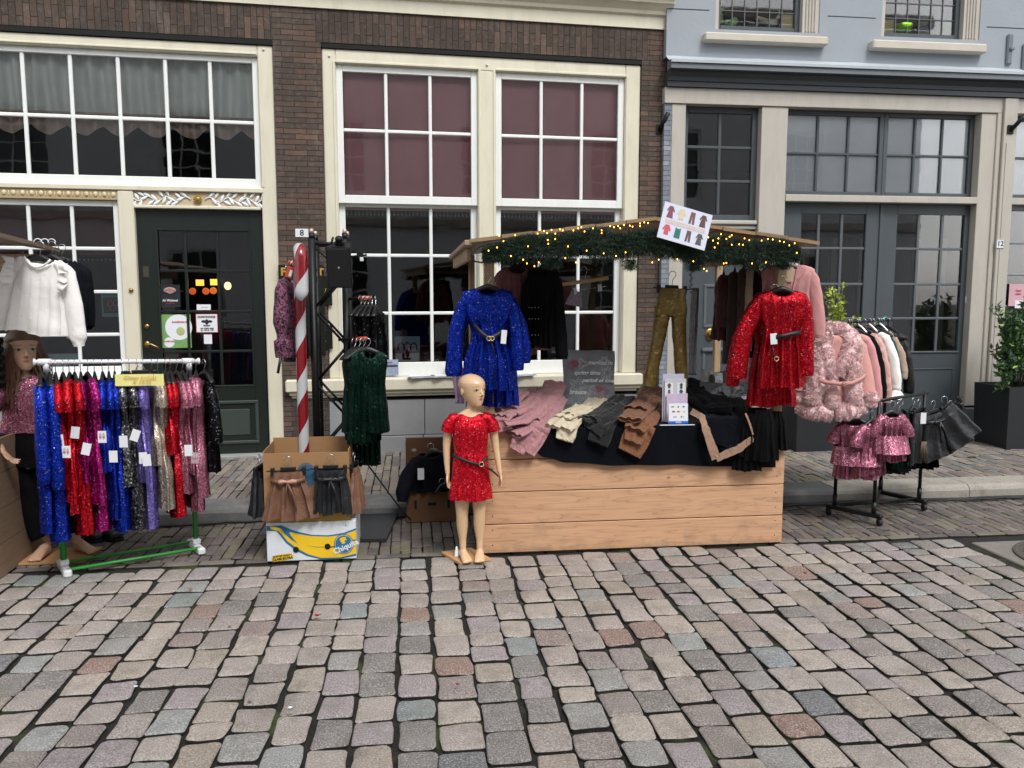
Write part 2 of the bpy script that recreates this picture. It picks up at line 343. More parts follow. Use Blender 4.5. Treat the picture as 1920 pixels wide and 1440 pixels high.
sheet('ground',-90,90,-90,90,-.034,SOIL)
b=MB(); b.grid(lambda u,v:(lerp(-4.5,8.6,u),lerp(-2.3,EX,v),-.0175+.004*nz(u*160,v*90)+.003*nz(u*40,v*22,3)),330,190); b.build('road_joint_fill',SOIL,kind='structure')
EX=4.93   # where the setts end and the clay gutter strip starts
def stone(b,cx,cy,w,l,z,r,rg,dome=.008,j=.006,n=4,skirt=.03,rz=0):
    """one rounded stone: outline with soft corners, chamfer ring, slightly domed top"""
    pts=[]; hw,hl=w/2,l/2; r=min(r,hw*.9,hl*.9)
    for qx,qy,a0 in ((1,1,0),(-1,1,90),(-1,-1,180),(1,-1,270)):
        rr=r*rg.uniform(.5,1.4); rr=min(rr,hw*.9,hl*.9)
        ox,oy=qx*(hw-rr),qy*(hl-rr); jx,jy=rg.uniform(-j,j),rg.uniform(-j,j)
        for i in range(n):
            a=R(a0+90*i/(n-1)); pts.append((ox+jx+rr*math.cos(a),oy+jy+rr*math.sin(a)))
    m=[]
    for i in range(len(pts)):   # edge midpoints wobble
        m.append(pts[i])
        if (i+1)%n==0:
            q=pts[(i+1)%len(pts)]; t=rg.uniform(.35,.65); e=rg.uniform(-j,j)*.8
            m.append((lerp(pts[i][0],q[0],t)+e,lerp(pts[i][1],q[1],t)+e))
    ca,sa=math.cos(rz),math.sin(rz); tx,ty=rg.uniform(-.025,.025),rg.uniform(-.025,.025)
    def P(x,y,s,zz): X=x*s;Y=y*s; return (cx+X*ca-Y*sa,cy+X*sa+Y*ca,z+zz+X*tx+Y*ty)
    e=.0075/min(hw,hl)
    rings=[[P(x,y,1.0,-skirt) for x,y in m],[P(x,y,1.0,-.005) for x,y in m],[P(x,y,1-e*.35,-.0008) for x,y in m],[P(x,y,1-e*.9,dome*.35) for x,y in m],[P(x,y,.5,dome) for x,y in m]]
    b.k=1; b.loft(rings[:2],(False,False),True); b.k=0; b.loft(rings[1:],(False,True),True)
MHX,MHY=4.02,4.38   # centre of the manhole frame
def lay_setts():
    b=MB(); rg=random.Random(11); x=-3.9; ci=0
    while x<8.2:
        w=rg.choice([.132,.137,.141,.145,.150]); g=rg.uniform(.011,.017); cx=x+w/2; y=EX-.014-rg.uniform(0,.08); drift=rg.uniform(-.006,.006)
        while y>-2.2:
            l=rg.choice([.15,.165,.172,.18,.186,.192,.205]); 
            if rg.random()<.06: l*=.72
            cy=y-l/2; y-=l+rg.uniform(.013,.019)
            xx=cx+.012*nz(ci*.7,cy*.9)
            # outside the part the camera sees only every stone near the view is laid finely
            if abs(cx-MHX)<.47+w/2 and abs(cy-MHY)<.42+l/2: continue
            vis=(cy>1.9 and -3.0<cx<5.2)
            stone(b,xx,cy,w*rg.uniform(.95,1.04),l,rg.uniform(-.004,.004),rg.uniform(.009,.026),rg,rg.uniform(.001,.004),.0075,4 if vis else 2)
        x+=w+g; ci+=1
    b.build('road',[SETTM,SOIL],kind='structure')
lay_setts()
def lay_pavers(name,x0,x1,y0,y1,z,m,seed,bw=.062,bl=.205,slope=0):
    b=MB(); rg=random.Random(seed); x=x0; ci=0
    while x<x1:
        w=bw*rg.uniform(.88,1.08); y=y0-rg.random()*bl
        while y<y1:
            a=max(y,y0+.002); e=min(y+bl,y1-.002)
            if e-a>.03: stone(b,x+w/2+.003*nz(ci,y*3),(a+e)/2,w,e-a,z+rg.uniform(-.003,.003),.006,rg,.0015,.003,2,.02)
            y+=bl+.006
        x+=w+rg.uniform(.004,.008); ci+=1
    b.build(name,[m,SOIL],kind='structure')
KY0,KY1=5.86,6.13
lay_pavers('gutter',-4.6,8.5,EX+.075,KY0-.004,-.002,CLAY,3)
b=MB(); rg=random.Random(5); x=-4.6
while x<8.5: stone(b,x+.1,EX+.034,.2,.062,0,.006,rg,.002,.003,2,.02); x+=.208
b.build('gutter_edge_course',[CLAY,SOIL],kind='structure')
sheet('footway_base',-90,90,KY1+.002,60,.078,SOIL)
lay_pavers('footway',-4.6,8.5,KY1+.004,8.05,.1,CLAYP,9)
KERBM=island('kerb_bluestone',[(0,'4d5052'),(.3,'565a5c'),(.6,'45494c'),(.85,'5f6062')],.7,.15,60,ss=200,bstr=.3)
KERBL=island('kerb_granite',[(0,'8d8a84'),(.5,'99948b')],.75,.3,60,ss=150,bstr=.3)
def kerb(name,x0,x1,m,L):
    b=MB(); x=x0; rg=random.Random(2)
    while x<x1:
        e=min(x+L,x1)-.006; h=.1+rg.uniform(-.003,.003)
        prof=[(KY0,-.03),(KY0-.0,.062),(KY0+.012,.085),(KY0+.04,h),(KY1-.004,h+.001),(KY1-.002,-.03)]
        b.loft([[(xx,y,z) for y,z in prof] for xx in (x,e)],(True,True),False); x+=L
    return b.build(name,m,kind='structure')
kerb('kerb',-6,3.22,KERBM,1.05); kerb('kerb_light',3.22,9,KERBL,1.1)
# manhole in its frame
IRON=plain('cast_iron','57504a',.65,.3,14,.4,90,metal=.2)
mh=empty('manhole_cover',(MHX,MHY,0),0,'round cast iron manhole cover in a square frame set in the setts','manhole cover')
b=MB(); b.box(-.46,.46,-.41,.41,-.03,-.001,b=.006); b.build('frame',plain('manhole_frame','77726c',.8,.2,20,.4,120),mh)
b=MB()
n=48
b.loft([[(r*math.cos(2*math.pi*i/n),r*math.sin(2*math.pi*i/n),z) for i in range(n)] for r,z in ((.385,0),(.385,.009),(.37,.011),(.36,.009),(.36,.002))],(False,True),False)
for i in range(-11,12):
    for j in range(-11,12):
        x,y=i*.03,j*.03
        if x*x+y*y<.325**2:
            if (i+j)%2: b.box(x-.011,x+.011,y-.004,y+.004,.0025,.006)
            else: b.box(x-.004,x+.004,y-.011,y+.011,.0025,.006)
b.build('lid',IRON,mh)
# cables along the kerb
for i,(pts,lab) in enumerate([([( -1.9,5.72),(-1.3,5.80),(-.9,5.83),(-.5,5.76),(.2,5.82),(.9,5.8),(2.4,5.81),(3.3,5.83),(4.2,5.8),(5.2,5.83),(7,5.8)],'long black power cable lying in the gutter against the kerb'),
        ([(1.6,5.78),(2.45,5.70),(2.9,5.76),(3.6,5.79),(4.5,5.76),(5.4,5.74),(7,5.7)],'second black cable running just in front of the kerb cable'),
        ([(2.2,5.45),(2.7,5.62),(3.2,5.7),(4.0,5.72),(4.8,5.79),(6,5.76),(7,5.8)],'thin black cable curving out from behind the stall to the kerb')]):
    b=MB(); q=[]
    for (x0,y0),(x1,y1) in zip(pts,pts[1:]):
        for t in range(6): q.append((lerp(x0,x1,t/6),lerp(y0,y1,t/6)+.012*math.sin(t+i+x0*3),.012+i*.004))
    b.tube(q,.010 if i<2 else .006,6); b.build('power_cable',RUBB,label=lab,cat='cable')
# fallen leaves and scraps
LEAFB=plain('dry_leaf','8a6448',.8,.3,30,.2); REDP=plain('red_scrap','a8161c',.5,.1,30,.1)
def leaf(px,py,z,s,m,lab,cat='leaf',name='fallen_leaf',grp=None):
    p=gnd(px,py,z); b=MB(); rg=random.Random(int(px)); n=9
    ring=[(s*(.6+.5*rg.random())*math.cos(2*math.pi*i/n),s*.7*(.6+.5*rg.random())*math.sin(2*math.pi*i/n),.010+.012*rg.random()) for i in range(n)]
    b.add(ring+[(0,0,.006)],[(i,(i+1)%n,n) for i in range(n)]); o=b.build(name,m,label=lab,cat=cat,group=grp); o.location=p; return o
leaf(595,1158,.012,.022,REDP,'small bright red scrap lying in a joint between the cobbles','scrap','red_scrap')
leaf(1822,858,.1,.06,LEAFB,'dry brown leaf on the footway left of the tall dark planter')
leaf(392,977,0,.04,LEAFB,'dry curled leaf in the gutter behind the green rack foot')
leaf(1140,893,.1,.04,LEAFB,'dry leaf lying on the footway bricks')
for i,(x,y) in enumerate(((545,1335),(858,1287),(1510,1078),(728,922))):
    leaf(x,y,.02 if y>1000 else .1,.014,PAPER if i in(0,) else LEAFB,['tiny white scrap in a cobble joint left of the red cobble','tiny brown leaf above the dark blue cobble','tiny brown leaf in a cobble joint right of the stall','small brown leaf on the footway behind the truss base'][i],'scrap' if i==0 else 'leaf','paper_scrap' if i==0 else 'fallen_leaf')

rg=random.Random(77)
for i in range(14):
    px=rg.choice([rg.uniform(250,480),rg.uniform(1500,1900),rg.uniform(900,1900)]); on=rg.random()<.5
    p=gnd(px,rg.uniform(870,905) if on else rg.uniform(1060,1400),.1 if on else .004); m=LEAFB if rg.random()<.7 else PAPER
    b=MB(); n=7; s_=rg.uniform(.008,.016); ring=[(s_*(.6+.5*rg.random())*math.cos(2*math.pi*j/n),s_*(.4+.5*rg.random())*math.sin(2*math.pi*j/n),.006+.006*rg.random()) for j in range(n)]
    b.add(ring+[(0,0,.004)],[(j,(j+1)%n,n) for j in range(n)]); o=b.build('litter_scrap',m,label='tiny '+('brown leaf' if m==LEAFB else 'white paper')+' fragment on the '+('footway bricks' if on else 'cobbles'),cat='litter',group='fragments of '+('leaf' if m==LEAFB else 'paper')+' on the '+('footway' if on else 'cobbles')); o.location=p
# ================================================================== BRICK BUILDING (left)
AB=R(4); OB=(-.8,7.75)
BR=empty('brick_building',(OB[0],OB[1],0),AB,'old dark brown brick house with cream window frames and white sashes','building')
def fb(x,y,off=0): return onpl(x,y,OB,AB,off)
SL=fb(510,77)[0]; SR=fb(1203,112)[0]; S0=fb(602.5,90)[0]; SE=3.262; ZL=3.80
def bars(b,s0,s1,z0,z1,cols,rows,y,w=.045,d=.035,fr=.05,frb=None,colx=None,rowz=None):
    """a sash: outer frame and glazing bars, y is the front face"""
    frb=frb or fr
    b.box(s0,s0+fr,y,y+d+.01,z0,z1,b=.004); b.box(s1-fr,s1,y,y+d+.01,z0,z1,b=.004)
    b.box(s0+fr,s1-fr,y+.001,y+d+.01,z0,z0+frb,b=.004); b.box(s0+fr,s1-fr,y+.001,y+d+.01,z1-fr,z1,b=.004)
    xs=colx or [lerp(s0+fr,s1-fr,i/cols) for i in range(1,cols)]; zs=rowz or [lerp(z0+frb,z1-fr,i/rows) for i in range(1,rows)]
    for x in xs: b.box(x-w/2,x+w/2,y+.008,y+d+.004,z0+frb,z1-fr,b=.006)
    for z in zs: b.box(s0+fr,s1-fr,y+.011,y+d+.002,z-w/2,z+w/2,b=.006)
def window(parent,s0,s1,z0,z1,cols,rows,y,m,gm=None,fr=.05,frb=None,w=.03,name='window',colx=None,rowz=None,d=.035):
    b=MB(); bars(b,s0,s1,z0,z1,cols,rows,y,w,d,fr,frb,colx,rowz); o=b.build(name,m,parent)
    g=MB(); g.box(s0+fr*.6,s1-fr*.6,y+.026,y+.030,z0+fr*.6,z1-fr*.6); g.build('glass',gm or GLASS,o); return o
def bx(name,m,parent,*boxes,b=.004):
    q=MB(); [q.box(*a,b=b) for a in boxes]; return q.build(name,m,parent)
# masonry
bx('pier',BRICK,BR,(SL+.004,S0-.004,0,.35,.1,ZL+.3),b=0); bx('pier',BRICK,BR,(SR+.004,SE,0,.35,.1,ZL+.3),b=0)
ZC=4.088
q=MB(); q.box(-5.2,SL+.002,0.001,.35,ZL+.001,ZC); q.build('arch_course',BRICKV,BR); q=MB(); q.box(S0-.05,SR+.06,-.001,.3,ZL+.001,ZC); q.build('arch_course',BRICKV,BR)
bx('upper_wall',BRICK,BR,(-5.2,SE,.0,.35,ZC+.26,9.2),b=0)
bx('lintel_shadow_strip',plain('lintel_shadow_board','141313',.9,.1),BR,(-5.2,SL,.004,.1,ZL-.045,ZL),(S0+.0,SR,.004,.1,ZL-.042,ZL),b=0)  # near-black strip stands in for the shadow line under the lintel
q=MB(); prof=[(-.02,ZC-.003),(-.02,ZC+.105),(-.05,ZC+.12),(-.055,ZC+.15),(-.11,ZC+.20),(-.125,ZC+.20),(-.13,ZC+.235),(-.17,ZC+.25),(-.17,ZC+.30),(.01,ZC+.31),(.01,ZC-.003)]
q.loft([[(s,y,z) for y,z in prof] for s in (-5.2,SE+.03)],(True,True),False); q.build('cornice',CREAM,BR)
# bluestone plinth under the middle window
zs=.69
q=MB()
sx=[fb(555,790)[0],fb(640,790)[0],fb(797,790)[0],1.25,2.0,2.7,SE]; q.k=0
xs=[SL+.075]+[fb(797,790)[0],1.35,2.1,2.85,SE]
for a,c in zip(xs,xs[1:]): q.box(a,c-.006,.0,.3,.255,zs-.10,b=.004)
xs=[SL+.075,.0,.9,1.8,2.7,SE]
for a,c in zip(xs,xs[1:]): q.box(a,c-.006,-.008,.3,.06,.25,b=.006)
q.build('plinth',STONE,BR)
bx('joint_backing',plain('joint_dark','2a2a2b',.9),BR,(SL+.07,SE,.012,.29,.06,zs-.09),b=0)
# middle window casing
def casing(parent,s0,s1,z0,z1,wl,wr,wt,wb,y=.02,d=.16,m=CREAM,posts=()):
    b=MB(); b.box(s0,s0+wl,y,y+d,z0,z1,b=.008); b.box(s1-wr,s1,y,y+d,z0,z1,b=.008)
    b.box(s0+wl,s1-wr,y+.001,y+d,z1-wt,z1,b=.008)
    if wb: b.box(s0+wl,s1-wr,y+.001,y+d,z0,z0+wb,b=.008)
    for a,c in posts: b.box(a,c,y+.0015,y+d,z0+wb,z1-wt,b=.008)
    # inner bead
    segs=[s0+wl]+[v for p in posts for v in p]+[s1-wr]
    for a,c in zip(segs[::2],segs[1::2]):
        for (p,q_,r_,t_) in ((a-.028,a-.006,z0+wb,z1-wt+.02),(c+.006,c+.028,z0+wb,z1-wt+.02)): b.box(p,q_,y-.008,y+.01,r_,t_,b=.004)
        b.box(a-.006,c+.006,y-.008,y+.01,z1-wt+.006,z1-wt+.028,b=.004)
    return b.build('window_casing',m,parent)
cs=[fb(x,200,.03)[0] for x in (630,897,930,1175)]   # inner openings left and right
cz=[fb(640,120,.03)[1],fb(1170,146,.03)[1]]; zt=(cz[0]+cz[1])/2
p0,p1=fb(897,300)[0],fb(931,300)[0]; pl=fb(633,300)[0]; pr=fb(1172,300)[0]; Z8=.805
casing(BR,S0,SR,Z8,ZL-.045,pl-S0,SR-pr,ZL-.045-zt,0,posts=((p0,p1),))
q=MB(); q.box(SL+.03,SR+.045,-.075,.14,zs,Z8,b=.012); q.box(SL+.06,SR+.03,-.045,.1,zs-.032,zs-.001,b=.006); q.box(SL+.08,SR+.0,-.02,.1,zs-.06,zs-.033,b=.006); q.build('window_sill',CREAM,BR)
zm=2.475; zmb=2.41
def colsx(pxs,y,off): return [fb(x,y,off)[0] for x in pxs]
for (a,c,cu,cl) in ((pl,p0,(724.5,807),(730,809)),(p1,pr,(1015,1091),(1012,1085))):
    window(BR,a,c,zmb,zt,3,2,.055,WHITE,fr=.058,frb=.075,w=.03,name='upper_sash',colx=colsx(cu,240,.06),rowz=[fb(750,247,.06)[1]])
    window(BR,a,c,Z8+.002,zmb+.03,3,3,.105,WHITE,fr=.058,frb=.13,w=.03,name='lower_sash',colx=colsx(cl,500,.1),rowz=[fb(750,479,.1)[1],fb(750,587.5,.1)[1]])
    bl=MB(); nn=60
    bl.grid(lambda u,v:(lerp(a+.03,c-.03,u),.150+.004*math.sin(u*3+v*5)+.003*math.sin(u*40),lerp(2.36,zt+.1,v)),24,12); bd=bl.build('blind',BLIND,BR)
    # beaded fringe
    fr_=MB(); x=a+.04
    while x<c-.04: fr_.ell((x,.188,2.325),.008,.005,.010,6,4); fr_.box(x-.0015,x+.0015,.187,.189,2.335,2.362); x+=.036
    fr_.build('fringe',plain('bead_fringe','8a8478',.5),bd)
# room behind
def room(parent,s0,s1,z0,z1,y0,y1,m):
    b=MB(); vs=[(s0,y0,z0),(s1,y0,z0),(s1,y1,z0),(s0,y1,z0),(s0,y0,z1),(s1,y0,z1),(s1,y1,z1),(s0,y1,z1)]
    b.add(vs,[(0,1,2,3),(4,7,6,5),(3,2,6,7),(0,3,7,4),(1,5,6,2)],None,False); return b.build('room',m,parent)
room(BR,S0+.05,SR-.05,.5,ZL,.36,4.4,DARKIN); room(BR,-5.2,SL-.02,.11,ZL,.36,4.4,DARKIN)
# ------------- left shopfront: transom light, window, door
zb_t=fb(240,333)[1]; zb_t=fb(300,351)[1]; zt2=fb(240,92)[1]
sl_in=fb(483,150)[0]
q=MB(); q.box(sl_in,SL,.02,.2,.1,ZL-.05,b=.008); q.box(-5.2,sl_in,.021,.2,zt2,ZL-.05,b=.008); q.box(-5.2,sl_in+.02,.012,.2,zb_t-.03,zb_t+.012,b=.006)
q.box(-5.2,sl_in-.004,.012,.03,zt2+.012,zt2+.03,b=.004); q.box(sl_in+.006,sl_in+.028,.012,.03,zb_t+.02,zt2+.03,b=.004); q.build('window_casing',CREAM,BR)
tx=[fb(x,230,.07)[0] for x in (-38,48,137,226,314,397)]
z_a=fb(240,222,.07)[1]
window(BR,fb(-140,230,.07)[0],sl_in,zb_t+.012,zt2,7,2,.06,WHITE,fr=.05,frb=.085,w=.032,name='transom_window',colx=tx,rowz=[z_a])
# gathered curtain with scalloped valance
def curtain(s0,s1,z0,z1,y,m,folds,amp,parent,name='curtain',scal=0,seed=0):
    b=MB(); n=int(folds*10)
    def fn(u,v):
        s=lerp(s0,s1,u); ph=folds*2*math.pi*u+1.5*nz(u*9+seed,v*.6)
        zz=lerp(z0,z1,v)
        if scal: zz-= (1-v)*scal*abs(math.sin(math.pi*(s-s0)/.29+.3))
        return (s,y+amp*(1+.5*nz(u*14,seed))*math.sin(ph)*(1.1-.3*v)+.02*nz(s*6,zz*6,seed),zz)
    b.grid(fn,n,14); return b.build(name,m,parent)
curtain(-5.0,sl_in,fb(240,218)[1],zt2+.05,.17,CURT,30,.034,BR)
curtain(-5.0,sl_in,fb(240,232)[1],fb(240,208)[1],.135,CURT2,30,.02,BR,'valance',.085,3)
q=MB(); q.tube([(-5,.125,fb(240,210)[1]),(sl_in,.125,fb(240,210)[1])],.011,6); q.build('braid',CURT2,BR)
# post between shop window and door
d0,d1=fb(256,500,.02)[0],fb(492,500,.02)[0]; w1=fb(222,420,.02)[0]
zd=fb(370,392,.03)[1]
q=MB(); q.box(w1,d0,.018,.2,.1,zb_t-.031,b=.01); q.box(d0,d1+.0,.024,.2,zd,fb(370,386,.03)[1],b=.006); q.build('door_post',CREAM,BR)
# carved overdoor panel
zc0,zc1=fb(370,388,.03)[1],zb_t-.031
bx('overdoor_panel',painted('panel_tan','bba98c',.55,.15),BR,(d0,d1,.045,.15,zc0,zc1),b=0)
q=MB(); rg=random.Random(4); mid=(zc0+zc1)/2; n=26
for side in (-1,1):
    stem=[((d0+d1)/2+side*(.06+.5*t),.038,mid+.022*math.sin(t*20)) for t in [i/20 for i in range(21)]]; q.tube(stem,.005,5)
    for i in range(1,21):
        x,y,z=stem[i]; a=rg.uniform(.4,1.2)*(1 if i%2 else -1); dx=side*.045*math.cos(a); dz=.045*math.sin(a)
        for r_ in (1,.6):
            q.ell((0,0,0),.034*r_,.008,.013*r_,8,5,Matrix.Translation((x+dx*r_,y,z+dz*r_))@Matrix.Rotation(-math.atan2(dz,dx),4,'Y'))
q.build('carved_foliage',plain('white_carving','dfe3e8',.5,.1,20,.2),BR)
q=MB(); q.ell(((d0+d1)/2,.03,mid),.033,.02,.033,14,8); 
for i in range(10): q.ell(((d0+d1)/2+.027*math.cos(i*.63),.022,mid+.027*math.sin(i*.63)),.009,.009,.009,6,4)
q.build('rosette',plain('gilding','8f7a35',.45,.2,30,.3,metal=.6),BR)
# egg and dart strip over the shop window
ze=fb(120,366,.04)[1]; bx('moulding_ground',painted('moulding_tan','a9966f',.6,.2),BR,(-5.2,w1,.03,.14,zb_t-.115,zb_t-.031),b=.004)
q=MB(); x=w1-.03
while x>-2.9:
    q.ell((x,.03,zb_t-.068),.019,.014,.024,8,6); q.ell((x-.036,.03,zb_t-.072),.006,.010,.026,6,4); x-=.072
q.build('egg_moulding',painted('moulding_light','c9bd9e',.6,.2),BR)
# shop window below
zw1=zb_t-.116; zsill=fb(150,700,.08)[1]
window(BR,fb(-120,500,.08)[0],w1,zsill-.03,zw1,5,5,.07,WHITE,fr=.05,frb=.09,w=.03,name='shop_window',
  colx=[fb(x,550,.08)[0] for x in (-15,62,143)],rowz=[fb(180,y,.08)[1] for y in (466,547,627.5)],gm=GLASS)
bx('shop_sill',WHITE,BR,(-5.2,w1,-.03,.12,zsill-.12,zsill-.031)); bx('stall_riser',STONE,BR,(-5.2,w1-.002,.02,.2,.08,zsill-.121))
q=MB(); q.grid(lambda u,v:(lerp(-5,w1-.04,u),.2+.006*math.sin(u*70),lerp(fb(150,478,.2)[1],zw1,v)),60,6); q.build('blind',cloth('dark_wine_blind','4a2c33',.9,.1,3,.2),BR)
q=MB(); x=-3
while x<w1-.05: q.ell((x,.19,fb(150,487,.2)[1]),.008,.005,.010,6,4); x+=.036
q.build('fringe',MC['bead_fringe'],BR)
# door leaf
bot=.12
dm=empty('front_door',(0,0,0)); dm.parent=BR
gx0,gx1=fb(297,500,.1)[0],fb(470,500,.1)[0]; gz0,gz1=fb(380,727,.1)[1],fb(380,432,.1)[1]
q=MB(); q.box(d0,gx0,.08,.13,bot,zd,b=.004); q.box(gx1,d1,.08,.13,bot,zd,b=.004); q.box(gx0,gx1,.081,.13,gz1,zd); q.box(gx0,gx1,.081,.13,bot,gz0)
q.box(gx0-.012,gx0+.008,.07,.09,gz0,gz1,b=.004); q.box(gx1-.008,gx1+.012,.07,.09,gz0,gz1,b=.004); q.box(gx0+.008,gx1-.008,.07,.09,gz1-.008,gz1+.014,b=.004)
q.build('door_leaf',DGREEN,dm)
q=MB(); cw=[fb(x,600,.1)[0] for x in (353,413)]
for x in cw: q.box(x-.012,x+.012,.085,.12,gz0,gz1,b=.004)
for y in (508,584,659): z=fb(380,y,.1)[1]; q.box(gx0,gx1,.088,.119,z-.011,z+.011,b=.004)
q.box(gx0,gx1,.08,.125,gz0,gz0+.02,b=.004); q.build('glazing_bars',DGREEN,dm)
q=MB(); q.box(gx0,gx1,.104,.107,gz0,gz1); q.build('glass',GLASS,dm)
pz0,pz1=fb(430,826,.09)[1],fb(430,757,.09)[1]
q=MB(); pw=.03
q.box(gx0-.03,gx1+.03,.066,.084,pz0-pw,pz0,b=.006); q.box(gx0-.03,gx1+.03,.066,.084,pz1,pz1+pw,b=.006); q.box(gx0-.03,gx0,.067,.084,pz0,pz1,b=.006); q.box(gx1,gx1+.03,.067,.084,pz0,pz1,b=.006); q.box(gx0+.05,gx1-.05,.072,.084,pz0+.05,pz1-.05,b=.008)
q.build('door_panel',plain('dark_green_moulding','39423e',.3,.15),dm)
hs_,hz=fb(279,650,.08)
q=MB(); q.tube([(hs_-.01,.075,hz+.02),(hs_-.01,.03,hz+.02),(hs_+.03,.028,hz+.025),(hs_+.08,.03,hz+.0),(hs_+.10,.032,hz-.02)],[.012,.009,.009,.007,.005],8); q.ell((hs_-.01,.07,hz+.02),.025,.012,.03); q.build('door_handle',GOLDM,dm); q=MB(); q.ell((fb(276,612,.08)[0],.072,fb(276,612,.08)[1]),.022,.012,.022); q.build('lock_rose',GOLDM,dm); q=MB()
q.box(fb(268,500,.08)[0],fb(279,500,.08)[0],.074,.082,fb(270,520,.08)[1],fb(270,499,.08)[1]); q.build('key_plate',plain('dark_brass','3a3626',.5,.2),dm)
bx('threshold',plain('threshold_stone','8e9290',.7,.15),BR,(d0-.05,d1+.03,-.04,.2,.09,.119))
q=MB(); s_,z_=fb(246,544,.018); q.ell((s_,.012,z_),.02,.018,.02); q.build('doorbell',GOLDM,BR)
for (x,y) in ((494,93),(617,105),(913,122)):
    q=MB(); s_,z_=fb(x,y,.02); q.ell((s_,.016,z_),.012,.01,.012,8,6); q.build('casing_bolt',CREAM,BR)
# dim warm lamps inside
for i,(x,y,c_) in enumerate(((374,530,'ffb24a'),(401,529,'ffc04a'),(386,546,'d0602a'),(400,545,'e07030'),(361,546,'c85a28'),(427,536,'ffe0a0'))):
    s_,z_=fb(x,y,1.0); q=MB()
    q.ell((s_,1.0,z_),.035,.035,.035 if i!=5 else .04,10,8) if i>1 else q.box(s_-.035,s_+.035,1,1.05,z_-.03,z_+.03)
    q.build('ceiling_lamp',emit('lamp_'+c_,c_,1.1 if i in(0,1,5) else .5),BR)
# ================================================================== GREY-BLUE BUILDING (right)
AG=R(.5); OG=(2.6,7.9)
GR=empty('blue_grey_building',(OG[0],OG[1],0),AG,'blue grey rendered house with dark grey double doors and beige posts','building')
def fg(x,y,off=0): return onpl(x,y,OG,AG,off)
e0=fg(1247,195)[0]; zlb,zlt=fg(1560,202)[1],fg(1560,172)[1]
zbl=fg(1600,205)[1]; 
def av(f,*pts,off=0): 
    r_=[f(x,y,off)[1] for x,y in pts]; return sum(r_)/len(r_)
zl0=av(fg,(1250,193),(1870,212)); zl1=av(fg,(1250,162),(1870,184)); zc1_=av(fg,(1250,113),(1915,155)); zfl=av(fg,(1250,101),(1915,140))
pp=dict(q0=fg(1243,400)[0],a0=fg(1259,300)[0],a1=fg(1285,300)[0],b0=fg(1427,300)[0],b1=fg(1476,300)[0],c0=fg(1838,300)[0],c1=fg(1873,300)[0],p0=fg(1875,300)[0],p1=fg(1899,300)[0])
SGE=8
bx('corner_strip',BLUEB,GR,(e0,pp['a0']-.003,.012,.3,.1,zl0-.002),b=0)
q=MB(); Z=zl1
prof=[(.0,Z),(-.035,Z+.002),(-.035,Z+.045),(-.05,Z+.05),(-.055,Z+.085),(-.09,Z+.12),(-.10,Z+.17),(-.13,Z+.185),(-.13,zc1_-.07),(-.14,zc1_-.06)]; prof2=[(-.15,zc1_-.06),(-.15,zc1_+.01),(-.02,zc1_+.03),(-.02,zc1_-.06)]
q.loft([[(s,y,z) for y,z in prof+[(.05,zc1_-.061),(.05,Z)]] for s in (e0+.01,SGE)],(True,True),False); q.build('cornice',CORN,GR)
q=MB(); q.loft([[(s,y,z) for y,z in prof2] for s in (e0+.005,SGE)],(True,True),False); q.build('cornice_fascia',CORN2,GR)
q=MB(); q.grid(lambda u,v:(lerp(e0,SGE,u),lerp(-.165,-.004,v)+.004*nz(u*30,v*3),zc1_+.012+.075*v*v+.006*nz(u*40,v*5)),80,4); q.box(e0,SGE,-.167,-.163,zc1_-.01,zc1_+.015); q.build('lead_flashing',LEAD,GR)
bx('lintel_board',BEIGE,GR,(e0-.005,SGE,-.004,.2,zl0,zl1-.002),b=.004)
bx('door_post',BEIGE,GR,(pp['a0'],pp['a1'],.012,.22,.1,zl0-.002)); bx('door_post',BEIGE,GR,(pp['b0'],pp['b1'],.012,.22,.1,zl0-.002)); bx('door_post',BEIGE,GR,(pp['c0'],pp['c1'],.012,.22,.42,zl0-.002))
q=MB(); q.box(pp['p0']-.005,pp['p1'],-.035,.22,.40,zl1-.01,b=.006); q.box(pp['p0']+.03,pp['p0']+.042,-.041,-.034,.4,zl0-.3); q.box(pp['c1']-.045,pp['p0']-.006,-.006,.1,.4,zl0-.002,b=.006); q.build('pilaster',BEIGE,GR)
q=MB(); q.box(pp['c0']-.02,pp['p1']+.03,-.05,.2,.08,.402,b=.008); q.build('post_plinth',plain('plinth_grey','5d6165',.7,.25,8,.4),GR)
# door 1 (single) with its window above
zs1=av(fg,(1285,412),(1415,414),off=.08)
window(GR,pp['a1'],pp['b0'],zs1,zl0-.003,2,3,.10,DGREY,fr=.055,w=.03,name='window',gm=GLASS2)
q=MB(); q.box(pp['a1'],pp['b0'],.03,.2,zs1-.045,zs1-.002,b=.01); q.box(pp['a1'],pp['b0'],.055,.2,zs1-.09,zs1-.047,b=.01); q.build('window_sill',BEIGE,GR)
dl=empty('side_door',(0,0,0)); dl.parent=GR; za=zs1-.091
bx('door_leaf',DGREY,dl,(pp['a1'],pp['b0'],.1,.15,.12,za))
def molding(b,s0,s1,z0,z1,y,w=.022,d=.012):
    b.box(s0,s1,y-d,y,z0,z0+w,b=.005); b.box(s0,s1,y-d,y,z1-w,z1,b=.005); b.box(s0,s0+w,y-d+.001,y,z0+w,z1-w,b=.005); b.box(s1-w,s1,y-d+.001,y,z0+w,z1-w,b=.005)
a_,b_=fg(1319,570,.1),fg(1400,614,.1); q=MB(); molding(q,a_[0],pp['b0']-.1,b_[1],fg(1319,533,.1)[1],.1,.03); molding(q,a_[0],pp['b0']-.1,.3,b_[1]-.2,.1,.03)
q.box(a_[0]-.01,pp['b0']-.09,.07,.1,b_[1]-.24,b_[1]-.21,b=.006); q.build('door_panel',painted('grey_moulding','565b5e',.4,.15),dl)
